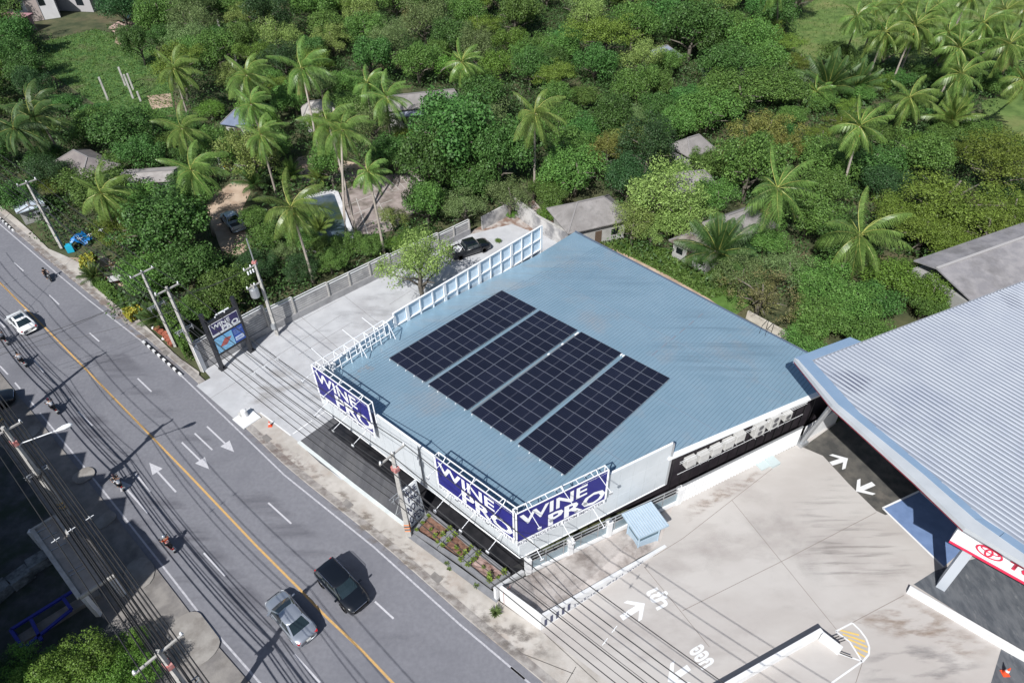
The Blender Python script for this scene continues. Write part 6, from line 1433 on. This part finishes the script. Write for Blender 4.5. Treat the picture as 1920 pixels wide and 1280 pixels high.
S_=dict(
 dense=[('dense',5,8,46,.27,190,.36,dict(asp=.6,seed=s)) for s in(1,2,3)],
 dark=[('dark',5,9,40,.25,210,.27,dict(asp=.6,seed=s)) for s in(4,5)],
 mid=[('mid',5,7.5,50,.24,170,.34,dict(asp=.55,seed=s)) for s in(6,7,8)],
 light=[('light',5,8,44,.21,120,.30,dict(asp=.5,seed=s,shell=.45)) for s in(9,10)],
 olive=[('olive',5,7.5,70,.24,120,.26,dict(asp=.42,seed=s,flat=.35,shell=.3)) for s in(11,12)],
 bronze=[('bronze',5,8,60,.19,105,.28,dict(asp=.5,seed=s,shell=.4)) for s in(13,)],
 grey=[('grey',5,7.5,46,.23,130,.27,dict(asp=.5,seed=s,shell=.5)) for s in(14,15)],
 bright=[('bright',5,6.5,44,.26,150,.34,dict(asp=.5,seed=s)) for s in(16,17)],
 dry=[('dry',5,6.5,44,.2,80,.24,dict(asp=.5,seed=s,shell=.2)) for s in(18,)])
for k_,L_ in S_.items():
    PR_[k_]=[tree_proto(k_,TM[m_],R,H,nc,cr,per,sz,**kw) for m_,R,H,nc,cr,per,sz,kw in L_]
LOOK=dict(dense='dense broad-leaved green tree',dark='dark glossy-leaved tree',mid='mid green bushy tree',light='yellow-green airy tree',olive='olive fine-leaved layered tree',bronze='bronze-tinged brownish tree',grey='grey-green loose tree',bright='bright green leafy bush',dry='dry twiggy half-bare tree')
LM=[('the black pickup',(880,460)),('the old swimming pool',(605,410)),('the stone patio',(720,370)),('the long bungalow',(790,190)),('the hipped hut behind the blue roof',(1105,395)),('the largest right hut',(1385,415)),('the low white hut',(1312,455)),('the grey hut behind the airy tree',(1300,335)),('the small middle hut',(1298,268)),('the far grey hut with fan plants',(1360,128)),('the far bluish hut',(1240,98)),('the long grey halls',(1860,490)),('the top right meadow',(1600,60)),('the grassy clearing at top left',(200,140)),('the white far building',(90,30)),('the group of bare posts',(245,180)),('the three concrete posts in the bushes',(434,124)),('the blue roofed hut',(460,215)),('the house beyond the roadside trees',(156,300)),('the shed with a pale front',(278,326)),('the blue tarpaulin',(146,447)),('the transformer pole',(500,560)),('the thick pale pole at the wall end',(350,620)),('the white pickup',(436,412)),('the weathered yard wall',(985,420)),('the showroom roof corner',(1490,660)),('the back edge of the blue roof',(1330,560)),('the white post stub at top centre',(729,92)),('the blue steel frame',(80,1140)),('the lower left crossarm pole',(298,1225))]
LMW=[(n_,P(*c)) for n_,c in LM]
TREES=[]   # (x,y,kind)
def tree(x,y,kind,R,H=None,label=None,seed=None,pal=None):
    pr=PR_[kind][(seed if seed is not None else random.randrange(99))%len(PR_[kind])]
    e=bpy.data.objects.new('broadleaf_tree' if kind!='bright' else 'leafy_bush',None); COL.objects.link(e); e.location=(x,y,-.05); e.rotation_euler=(0,0,random.uniform(0,6.28)); e.empty_display_size=.1
    s=R/5; hz={'dense':8,'dark':9,'mid':7.5,'light':8,'olive':7.5,'bronze':8,'grey':7.5,'bright':6.5,'dry':6.5}[kind]; sz=(H or R*1.55)/hz; e.scale=(s,s,sz)
    for nm,me in (('crown',pr[0]),('trunk',pr[1])): o=bpy.data.objects.new(nm,me); COL.objects.link(o); o.parent=e
    TREES.append([e,x,y,kind,R,label]); return e
def T(px,py,kind,R,H=None,label=None,frac=.62,seed=None):
    H=H or R*1.55; p=P(px,py,H*frac); return tree(p.x,p.y,kind,R,H,label,seed)
# hero trees, crown centre in the photo
T(855,235,'dense',8.0,14,'big dense tree with glossy leaf clumps left of the lone central palm',seed=0)
T(800,300,'dense',5.6,10.5,'lower left lobe tree joined to the big dense tree',seed=1); T(930,285,'dense',5.4,10.5,'dense dark tree directly left of the lone central palm trunk',seed=2); T(880,330,'dense',5,7,'dense tree in front of the big dense tree',seed=0)
T(868,385,'grey',3.6,5.6,'grey-green tree overhanging the wall behind the black pickup'); T(955,362,'grey',3.6,6,'grey-green tree above the weathered yard wall')
T(1080,315,'mid',5.2,7,'feathery green mounded tree right of the lone central palm',seed=1); T(1060,270,'mid',4.5,6.5,'green mounded tree behind the feathery one'); T(1030,395,'bright',2.0,2.6,'round green bush in front of the hipped hut wall'); T(1018,350,'mid',2.6,4,'small green tree at the foot of the lone palm')
T(1215,265,'dark',5.2,9.5,'dark glossy tree behind the hipped hut',seed=0); T(1180,330,'dark',4.2,7.5,'lower dark glossy tree touching the hipped hut roof',seed=1)
T(1245,360,'light',6.4,9.5,'large yellow-green airy tree with bare forked branches',seed=0); T(1290,400,'light',4.2,6.5,'yellow-green tree in front of the largest right hut'); T(1190,410,'light',3.2,6.5,'yellow-green branch tree over the hipped hut roof'); T(1222,425,'light',2.6,4.5,'leaning yellow-green tree in the grassy patch')
T(1440,240,'bronze',5.8,8,'brownish tree with bronze leaves right of the hut column'); T(1395,290,'bronze',4.2,6.5,'lower brownish tree beside the bronze tree'); T(1460,270,'bronze',4,6.5,'right shoulder of the brownish trees')
T(1135,62,'olive',8.5,11.5,'wide layered olive tree in the upper woodland',seed=0); 
T(1385,170,'mid',7.4,7.5,'wide rounded green canopy right of the far grey hut'); T(1330,205,'mid',6,7,'rounded green tree left of the wide canopy'); T(1450,150,'mid',6,7.5,'green canopy tree left of the fan-leaved palms')
T(1300,45,'dense',7,12,'dark dense tree at the top behind the far bluish hut'); T(1345,75,'dense',5.5,8,'dense tree at the top left of the bamboo'); T(1420,55,'olive',6.5,9,'bamboo-like clump left of the top right meadow'); T(1470,85,'olive',4.5,6,'low olive clump at the meadow edge')
T(783,474,'light',4.9,9.0,'young airy tree growing in the shop yard beside the white lattice',frac=.72,seed=1)
T(300,425,'dense',6.2,9.5,'broad dense roadside tree behind the two near poles',seed=1); T(345,490,'dense',4.6,6.5,'lower front part tree of the roadside group'); T(255,385,'mid',4.8,6.5,'green tree above the sandy driveway'); T(290,500,'mid',4.2,5,'bushy tree directly behind the thin pole')
T(425,540,'mid',4.0,5.5,'bare-branched green tree behind the sign board'); T(375,570,'mid',2.6,3.5,'low bush behind the thick pale pole'); T(475,500,'dark',3.2,4,'dark bush below the transformer pole')
T(220,235,'dense',6.2,8,'dark round tree in front of the bare posts'); T(165,225,'mid',4.5,6.5,'green tree left of the dark round tree'); T(265,280,'dense',4,6,'dense tree behind the shed with a pale front')
T(110,335,'olive',3.6,5,'yellowish roadside tree beyond the white roofed stall'); T(90,320,'dark',4,6,'dark tree left of the yellowish roadside tree')
T(1432,545,'dry',5.0,5.5,'dry twiggy tree at the back edge of the blue roof'); T(1395,515,'grey',3.8,4.5,'sparse yellow-green tree left of the dry twiggy one'); T(1480,500,'grey',3.6,4.8,'grey-green tree behind the dry twiggy one')
T(1530,590,'mid',4.2,4.5,'dark green thicket tree nearest the leaning strut',seed=0); T(1590,560,'mid',4.2,4.8,'middle tree of the thicket behind the showroom'); T(1645,565,'dense',3.8,4.2,'small-leaved tree of the thicket left of the vine patch'); T(1550,525,'mid',4,4.5,'thicket tree below the nearest right palm'); T(1700,515,'bright',4.6,4.6,'bright vine-covered mound left of the grey hall',seed=0); T(1748,535,'bright',3.8,3.8,'lower vine mound touching the showroom roof edge',seed=1); T(1620,610,'mid',3.6,4,'thicket tree tucked against the showroom roof'); T(1510,640,'mid',2.8,3.4,'last thicket tree at the corner of the blue roof')
T(1790,360,'olive',8.2,9,'large olive layered tree left of the right edge',seed=1); T(1885,300,'olive',7.5,8.5,'olive layered tree at the right edge, upper',seed=0); T(1740,425,'olive',6.0,6.5,'olive layered tree above the vine mound',seed=0); T(1850,420,'olive',5.6,6.5,'olive layered tree above the grey halls',seed=1); T(1690,400,'olive',4.5,5.5,'small olive tree left of the larger olive trees',seed=0); T(1905,385,'olive',5,6,'olive tree at the right edge above the halls')
T(1640,300,'dense',5,6.5,'dense tree right of the leaning coconut palm'); T(1720,280,'mid',5.2,7,'green tree with long pale leaves left of the right edge'); T(1560,290,'mid',5,6.5,'green tree left of the leaning coconut palm'); T(1540,350,'mid',4.6,6,'green tree between the two right coconut palms'); T(1660,340,'dark',4.2,5.5,'dark tree under the leaning coconut palm')
T(255,75,'dense',3.6,8,'dark narrow tree at the far end of the grassy clearing',seed=2)
T(50,1265,'bright',2.2,3.2,'bright green tree in the bottom left corner'); T(150,1245,'bright',2.6,4.0,'tallest bright green tree below the blue frame'); T(205,1268,'bright',2.3,3.4,'bright green tree right of the tallest one at the bottom'); T(110,1275,'bright',2.6,3.4,'bright green tree at the bottom between the others'); T(262,1262,'bright',1.8,3,'small bright tree beside the crossarm pole'); T(250,1205,'bright',1.4,2.6,'slim green sapling beside the pavement above the bottom trees',seed=1); T(10,1262,'dark',2.2,3,'dark bush at the very bottom left edge')
T(735,405,'light',2.4,3.8,'small light green tree on the stone patio edge'); T(650,455,'mid',2.8,3.2,'bush below the swimming pool'); T(620,490,'mid',2.6,3,'bush behind the yard wall below the pool'); T(690,460,'mid',2.6,3.2,'bush behind the yard wall near the patio'); T(560,500,'dark',2.8,3.4,'dark bush behind the yard wall near the transformer'); T(505,440,'mid',3.0,3.8,'bush left of the pool palm'); T(480,405,'mid',2.8,3.5,'bush right of the white pickup'); T(780,440,'mid',2.4,3.2,'bush at the wall behind the young yard tree'); T(745,455,'bright',2.0,2.6,'small bright bush behind the yard wall')
T(556,404,'mid',2.8,3.4,'bushy tree hiding the upper left rim of the pool'); T(572,445,'mid',3.0,3.4,'bushy tree hiding the lower left of the pool'); T(1255,412,'mid',3.2,4.2,'green tree between the airy tree and the low white hut'); T(1345,365,'mid',3.4,5,'green tree above the largest right hut'); T(1265,325,'mid',2.8,4.5,'green tree left of the grey hut behind the airy tree'); T(1330,300,'mid',3.6,5,'green tree right of the small middle hut'); T(1440,440,'mid',3.0,4,'green tree right of the largest right hut'); T(1385,470,'dark',2.6,2.8,'low dark bush right of the fan-leaved clump'); T(1030,365,'mid',3,4.5,'green tree left of the hipped hut')
T(1795,462,'olive',4.6,5.6,'olive tree standing over the left end of the grey halls'); T(1765,490,'bright',2.6,3.4,'vine-covered bush against the left gable of the grey hall'); T(1790,555,'bright',2.4,2.6,'low vine patch between the grey hall and the showroom roof'); T(1925,440,'olive',4.5,5.5,'olive tree overhanging the second grey hall at the right edge')
T(1752,545,'bright',3.0,5.4,'bright bush covering the gable of the nearest grey hall'); T(1738,565,'mid',2.6,4.0,'green bush squeezed between the thicket and the grey hall gable')
T(535,470,'grey',2.2,3,'pale bush behind the transformer pole'); T(590,455,'mid',2.4,3,'bush at the lower pool rim')
T(960,400,'bright',.9,1.0,'small low shrub near the weathered wall'); T(935,450,'bright',.6,.7,'small round shrub beside the parked black pickup')
# random woodland fill
nofill=[[P(*c) for c in pg] for pg in (
 [(0,380),(-400,120),(-600,1400),(1010,1400),(1300,1000),(2500,1400),(2500,420),(1760,500),(1640,560),(1500,640),(1420,560),(1320,520),(1130,450),(1080,440),(1060,380),(990,370),(900,410),(820,440),(700,500),(520,580),(385,685),(330,660),(150,480)],
 [(1480,115),(1490,30),(1560,-30),(2200,-30),(2100,150),(1790,125),(1640,125)],
 [(75,80),(180,58),(285,90),(335,150),(350,225),(235,250),(150,210),(85,140)],
 [(380,385),(430,340),(470,330),(480,400),(490,460),(450,480),(400,470)],[(530,330),(600,280),(700,300),(700,340),(560,345)],
 [(550,375),(800,315),(810,390),(660,470),(560,470)],[(1040,360),(1140,345),(1190,420),(1080,450)],[(1345,385),(1440,385),(1440,450),(1345,440)],[(1275,320),(1325,320),(1325,350),(1275,350)],[(1280,255),(1318,255),(1318,285),(1280,285)],[(1340,115),(1382,115),(1382,150),(1340,150)],[(1220,85),(1258,85),(1258,112),(1220,112)],[(735,165),(840,165),(840,215),(735,215)],[(100,278),(200,278),(200,320),(100,320)],[(240,312),(320,312),(320,342),(240,342)],[(20,0),(230,-10),(240,60),(150,75),(30,75)],[(1840,190),(1990,150),(1990,330),(1850,260)],
 [(430,200),(480,200),(480,235),(430,235)],[(1270,440),(1340,440),(1340,475),(1270,475)],[(20,340),(80,340),(80,400),(20,400)])]
# places kept open for things seen between the trees (in metres)
placed=[(t[1],t[2],t[4]) for t in TREES]
def kindat(px,py,rg):
    if px<260 and py<330: w=dict(dense=4,dark=3,mid=3,bright=.5)
    elif px<700: w=dict(dense=2.5,mid=4,grey=1.5,dark=1,bright=.8,light=.8,olive=.5)
    elif px<1100: w=dict(mid=4,grey=1.5,dense=2,bright=.8,light=.8,olive=.8,dry=.3)
    elif px<1450: w=dict(mid=4,dense=2.5,light=1,grey=1,bronze=.4,bright=.5)
    else: w=dict(mid=4,dense=2,olive=2,bright=.5)
    k=list(w); return rg.choices(k,[w[i] for i in k])[0]
rg=random.Random(5); cand=0; fill=0
TARGET=225
while cand<26000 and fill<TARGET:
    cand+=1; x=rg.uniform(-135,128); y=rg.uniform(62,196); px,py=topx(Vector((x,y,4)))
    if not(-60<px<1985 and -45<py<560): continue
    R=rg.uniform(3.4,5.6) if py>60 else rg.uniform(4.6,6.6)
    if any(inpoly(x,y,pg) for pg in nofill): continue
    if any((x-a)**2+(y-b)**2<((R+r)*.62)**2 for a,b,r in placed): continue
    # keep sight lines to the huts open: nothing tall straight in front of them
    H=R*rg.uniform(1.3,2.1); kind=kindat(px,py,rg)
    if (50<px<400 and 170<py<345) or (1460<px<1930 and 105<py<270): R=min(R,3.6); H=3.6
    bad=False
    for hx,hy,hr in ((1105,395,6),(1385,415,6),(1312,455,5),(1300,335,5),(1298,268,5),(1360,128,5),(1240,98,5),(790,190,8),(775,208,4),(459,216,5),(156,300,7),(278,326,6),(434,135,2),(250,190,5),(203,190,2)):
        h=P(hx,hy,1.5); d=Vector((h.x,h.y,0)); dn=d.normalized(); q=Vector((x,y,0)); al=q.dot(dn)
        if 0<d.length-al<H*.95-.5 and abs((q-dn*al).length)<R*.8+hr*.35: bad=True
    if bad: continue
    placed.append((x,y,R)); tree(x,y,kind,R,H); fill+=1
# ------------------------------------------------------------------ labels: each tree singled out by kind, side and landmark
used={}
def relation(t):
    x,y=t[1],t[2]; n_,c=min(LMW,key=lambda L:(L[1].x-x)**2+(L[1].y-y)**2); p=topx(Vector((x,y,3))); q=topx(Vector((c.x,c.y,2)))
    dx,dy=p[0]-q[0],p[1]-q[1]; side=('right of' if dx>0 else 'left of') if abs(dx)>abs(dy)*1.1 else ('in front of' if dy>0 else 'behind')
    return side,n_,(x-c.x)**2+(y-c.y)**2
gr={}
for t in TREES:
    if t[5]: continue
    s,n_,d=relation(t); gr.setdefault((t[3],s,n_),[]).append((d,t))
ordw=['','second ','third ','fourth ','fifth ','sixth ','seventh ','eighth ','ninth ','tenth ']
for (k_,s,n_),L in gr.items():
    L.sort(key=lambda a:a[0])
    for i,(d,t) in enumerate(L):
        t[5]=f"{LOOK[k_]} {s} {n_}" if len(L)==1 else f"{ordw[min(i,9)]}nearest {LOOK[k_]} {s} {n_}"
for t in TREES: tag(t[0],t[5],'bush' if t[3]=='bright' else 'tree','broad-leaved trees of the woodland' if t[3]!='bright' else 'leafy bushes')
# ------------------------------------------------------------------ undergrowth filling the gaps
rgn=np.random.default_rng(3); C_=[];N_=[]
pts_=0
while pts_<5200:
    x=rgn.uniform(-140,130); y=rgn.uniform(60,200); px,py=topx(Vector((x,y,1)))
    if not(-60<px<1985 and -40<py<640): continue
    if any(inpoly(x,y,pg) for pg in nofill): continue
    pts_+=1; r=rgn.uniform(1.0,2.9); n=int(24*r*r/1.6); d=rgn.normal(size=(n,3)); d[:,2]=np.abs(d[:,2]); d/=np.linalg.norm(d,axis=1)[:,None]
    C_.append(np.array([x,y,rgn.uniform(-.1,.9)])+d*r*np.array([1,1,.8])*rgn.uniform(.8,1.05,(n,1))); nn=d+rgn.normal(size=(n,3))*.5; nn/=np.linalg.norm(nn,axis=1)[:,None]; N_.append(nn)
ug=quadmesh('undergrowth',leaves(np.concatenate(C_),np.concatenate(N_),.42,rgn,.5),leafmat('leaf_undergrowth',(.035,.08,.022),(.065,.125,.034),.2,.35)); ug['kind']='stuff'  # understorey green, darkened as painted shadow so the crowns stand out
# grass tufts on the clearings
C_=[]
for pg,n in (([(1470,110),(1480,30),(1560,-20),(2100,-20),(2000,130),(1790,130),(1640,130),(1560,120)],9000),([(70,80),(180,55),(290,85),(320,150),(330,215),(230,225),(170,190),(95,140)],9000),([(1110,455),(1150,445),(1340,495),(1400,550),(1330,560),(1200,490)],5000)):
    W_=[P(*c) for c in pg]; x0,x1=min(p.x for p in W_),max(p.x for p in W_); y0,y1=min(p.y for p in W_),max(p.y for p in W_); k=0
    while k<n:
        x=rgn.uniform(x0,x1); y=rgn.uniform(y0,y1)
        if inpoly(x,y,W_): C_.append((x,y,rgn.uniform(.05,.35))); k+=1
C_=np.array(C_); nn=rgn.normal(size=C_.shape); nn[:,2]=np.abs(nn[:,2])+.2; nn/=np.linalg.norm(nn,axis=1)[:,None]
gs=quadmesh('grass_tufts',leaves(C_,nn,.45,rgn,.3),leafmat('grass_blades',(.07,.15,.025),(.12,.20,.05),.2,.35)); gs['kind']='stuff'
# ------------------------------------------------------------------ coconut palms
m_fr=leafmat('palm_frond',(.115,.21,.045),(.19,.295,.075),.3,.35,.12,.34); m_frd=leafmat('palm_frond_dark',(.05,.11,.03),(.08,.15,.04),.25,.2,.12,.45); m_rach=mat('frond_rib',(.33,.34,.09),rough=.5); m_coco=mat('coconut',(.55,.30,.05),(.62,.40,.10),3,.6,coord='Object')
m_dead=mat('dead_frond',(.30,.19,.10),rough=.8)
def frond_geo(rg,az,el,L,droop,wind,vs,rib):
    # rachis curve, then leaflets on both sides, all swept by the wind
    n=15; p=Vector((0,0,0)); d=Vector((math.cos(az)*math.cos(el),math.sin(az)*math.cos(el),math.sin(el))); pts=[p.copy()]; ds=[]
    for i in range(n):
        d=(d+Vector((wind[0],wind[1],-droop))*(.6+i/n)*.5/n*2).normalized(); p=p+d*L/n; pts.append(p.copy()); ds.append(d.copy())
    rib.tube(pts[::3],[.05,.04,.03,.02,.012,.006],4,cap=False)
    for i in range(2,n+1):
        for f_ in (0,.25,.5,.75):
            t=(i-1+f_)/n
            if t>1: continue
            c=pts[i-1].lerp(pts[i],f_); dd=ds[i-1]; up=Vector((0,0,1)); s=dd.cross(up)
            if s.length<.1: s=Vector((1,0,0))
            s.normalize(); u=s.cross(dd); ll=L*.235*math.sin(math.pi*min(1,(t*.86+.14)))**.6*rg.uniform(.85,1.1)
            for sg in(1,-1):
                q=(s*sg*.85+dd*.55+Vector((wind[0],wind[1],0))*1.0).normalized(); e=q*ll+Vector((0,0,-ll*(.55+.35*rg.random()))); w=.032
                a=c; b=c+q*ll*.5-Vector((0,0,ll*.08)); g=c+e
                x=dd*w
                vs+= [a-x*.6,b-x,b+x,a+x*.6, b-x,g-x*.15,g+x*.15,b+x]
def palm_proto(seed,nf,L,dark=False,bush=False):
    rg=random.Random(seed); vs=[]; rib=M(); wind=(1.05,.22) if not bush else (.1,0)
    for i in range(nf):
        k=i/nf; el=rad(72-120*k**.85) if not bush else rad(85-65*k); az=i*2.39996+rg.uniform(-.25,.25)
        frond_geo(rg,az,el,L*rg.uniform(.82,1.08),.9+.9*k if not bush else .75,(wind[0]*(1-.6*k),wind[1]),vs,rib)
    v=np.array([tuple(a) for a in vs]); me=quadmesh('fronds',v,m_frd if dark else m_fr,obj=False)
    r=bpy.data.meshes.new('frond_ribs'); r.from_pydata(rib.v,[],rib.f); r.materials.append(m_rach)
    return me,r
PP=[palm_proto(s,n,L) for s,n,L in ((1,17,4.6),(2,20,4.3),(3,15,4.9),(4,18,4.4),(9,22,4.0),(10,16,5.0))]; PD=[palm_proto(7,17,4.6,True),palm_proto(8,15,4.4,True)]; PB=[palm_proto(5,22,3.8,False,True),palm_proto(6,26,4.6,True,True)]
cm=M(); rg_=random.Random(2)
for i in range(11): a=i*.9; M_=None; cm.lathe([(.02,-.16),(.11,-.1),(.14,0),(.10,.1),(.02,.15)],(math.cos(a)*.36,math.sin(a)*.36,-.45-.12*(i%3)),7)
coco=bpy.data.meshes.new('coconuts'); coco.from_pydata(cm.v,[],cm.f); coco.materials.append(m_coco)
db=M(); dv=[]
for i in range(4): frond_geo(rg_,i*1.7+.4,rad(-62),3.4,1.4,(.2,0),dv,db)
dead=quadmesh('dead_fronds',np.array([tuple(a) for a in dv]),m_dead,obj=False)
def palm(cx,cy,H,label,base=None,proto=None,s=1.0,lean=None,nuts=True,deadf=False,name='coconut_palm'):
    top=P(cx,cy,H); 
    if base: b=P(*base)
    else: b=Vector((top.x+random.uniform(-.8,.8),top.y+random.uniform(-.6,1.0),0))
    e=empty(name,(b.x,b.y,-.05),label,'palm','coconut palms'); tl=top-Vector((b.x,b.y,0))
    pts=[Vector((tl.x*k**1.5,tl.y*k**1.3,tl.z*k)) for k in [i/8 for i in range(9)]]
    if H>2: M().tube(pts,[.26,.19,.17,.16,.155,.15,.145,.14,.15],8).build('trunk',m_barkp,e,smooth=True)
    pr=proto if (proto and proto not in PP) else random.choice(PP)
    tilt=(random.uniform(-.16,.16),random.uniform(-.1,.2),random.uniform(-.5,.5)) if proto not in PB else (0,0,random.uniform(0,6)); s*=random.uniform(.9,1.06)
    for nm,me in (('fronds',pr[0]),('frond_ribs',pr[1]))+((('coconuts',coco),) if nuts else ())+((('dead_fronds',dead),) if deadf else ()):
        o=bpy.data.objects.new(nm,me); COL.objects.link(o); o.parent=e; o.location=tl; o.scale=(s,s,s); o.rotation_euler=tilt
        if nm=='coconuts': o.scale=(s*1.35,)*3
    return e
palm(1003,212,12.5,'lone tall central palm with a straight bare trunk behind the yard wall',(1002,372),PP[0],1.08)
palm(690,322,11,'palm with a slim trunk rising from behind the yard wall near the patio',(722,483),PP[3],.8)
palm(545,388,9.5,'palm with broad crown between the white pickup and the pool',(588,530),PP[1],1.1)
palm(190,362,9,'roadside palm leaning over the sandy driveway',(235,470),PP[2],1.1)
palm(358,318,10,'palm above the white pickup with a trunk running down to it',(402,442),PP[0],1.15)
palm(488,252,10,'upper left-centre palm whose trunk comes down beside the pool palm',(520,370),PP[1],.95)
palm(340,240,9,'half hidden palm behind the palm above the white pickup',None,PP[3],.85)
palm(470,195,10,'palm in front of the blue roofed hut',None,PP[2],.9)
palm(615,230,12,'left palm of the tall pair above the sandy track',(668,440),PP[1],1.05)
palm(640,243,11.5,'right palm of the tall pair above the sandy track',(650,455),PP[0],.95)
palm(565,128,11,'tall palm above the pale roofed hut',(598,290),PP[3],1.1,deadf=True)
palm(325,128,9,'lonely palm at the right edge of the grassy clearing',None,PP[0],1.1)
palm(460,140,10,'palm beside the three concrete posts',None,PP[1],1.1)
palm(866,116,10,'wind-swept palm above the big dense tree',(822,150),PP[2],1.15)
palm(688,155,11,'left palm of the two in front of the long bungalow',(700,235),PP[0],.95)
palm(724,182,11,'right palm of the two in front of the long bungalow',(736,277),PP[1],.95)
palm(62,222,8,'large dark palm beyond the road at the left edge',None,PD[0],1.25); palm(25,240,8,'dark palm at the left edge with two pale trunks',(40,275),PD[1],1.1); palm(60,200,9,'dark palm behind the large dark one at the left',None,PD[1],1.05)
palm(1612,236,11,'leaning coconut palm with orange nuts in the right woodland',(1571,382),PP[0],1.2)
palm(1458,352,9,'coconut palm beside the largest right hut',(1432,470),PP[3],1.15,deadf=True)
palm(1613,440,6.5,'nearest right palm with a wide star-shaped crown above the thicket',None,PP[1],1.15)
palm(1716,48,11,'leaning palm in front of the top right meadow',(1668,168),PP[0],1.25)
palm(1607,30,11,'palm at the left of the meadow grove',(1585,98),PP[2],1.0); palm(1640,14,11,'second palm of the meadow grove from the left',(1620,92),PP[1],1.0)
palm(1690,8,11,'palm whose trunk leans across the meadow',(1630,97),PP[0],.9)
palm(1845,42,11,'palm of the right grove with yellow lower fronds',(1780,115),PP[3],1.2); palm(1893,82,10,'palm at the right edge above the olive trees',(1870,158),PP[2],1.2,deadf=True)
palm(1802,138,9,'palm between the right grove and the olive trees',(1800,195),PP[1],1.1); palm(1706,182,8,'palm below the leaning meadow palm',(1700,225),PP[0],1.05)
palm(1760,10,11,'palm at the top of the right grove',(1720,95),PP[2],1.1); palm(1820,-8,11,'palm cut by the top edge in the right grove',(1765,110),PP[1],1.1); palm(1885,20,11,'palm near the top right corner',(1850,110),PP[0],1.1); palm(1925,10,10,'palm at the top right corner cut by the frame',(1890,100),PP[3],1.1); palm(1920,150,10,'palm cut by the right edge below the corner',(1900,185),PP[1],1.0); palm(1780,60,10,'palm in the middle of the right grove',(1745,130),PP[2],1.0); palm(1455,-25,14,'tall thin trunked palm cut by the top edge',(1450,85),PP[1],1.0)
for k_,(x_,y_,h_) in enumerate(((1660,60,10),(1735,30,11),(1800,90,10))): palm(x_,y_,h_,['small palm between the leaning palm and the meadow','palm just left of the top of the right grove','low palm in the heart of the right grove','palm below the right edge palm of the grove','palm standing behind the leaning meadow palm','tall palm beside the top right corner','palm filling the centre right of the grove'][k_],None,None,1.15)
palm(1552,165,2.2,'low fan-shaped oil palm with dark arching fronds',None,PB[1],1.35,nuts=False); palm(1605,165,2.0,'second low fan palm right of the first',None,PB[1],1.1,nuts=False); palm(1530,172,3,'low palm with one pale dead frond',None,PP[2],.9,nuts=False,deadf=True)
palm(1785,225,3,'low palm in the green tree near the right edge',None,PB[0],1.1,nuts=False)
palm(1346,474,2.2,'dark fan-leaved clump in front of the largest right hut',None,PB[1],1.15,nuts=False,name='fan_palm_clump')
palm(598,335,1.2,'young yellow-green palm on the sandy track',None,PB[0],.7,nuts=False); palm(478,345,1.5,'low spreading palm beside the white pickup track',None,PB[1],.8,nuts=False); palm(545,330,1.2,'young palm left of the yellow-green one',None,PB[0],.8,nuts=False)
palm(175,520,.8,'dark cycad-like clump at the hedge end by the sandy driveway',None,PB[1],.45,nuts=False,name='fan_palm_clump'); palm(270,560,1.0,'small palm clump behind the hedge',None,PB[1],.5,nuts=False,name='fan_palm_clump'); palm(292,600,1.0,'low palm clump behind the flower pots',None,PB[1],.5,nuts=False,name='fan_palm_clump')
palm(1340,140,.8,'pale banana-like plants in front of the far grey hut',None,PB[0],.7,nuts=False,name='banana_clump'); palm(1545,395,1.0,'small bright fan plant under the right palms',None,PB[0],.5,nuts=False,name='banana_clump'); palm(600,430,.8,'young palm beside the pool palm',None,PB[0],.6,nuts=False); palm(470,320,2.0,'spreading palm above the sandy track',None,PB[0],.8,nuts=False)
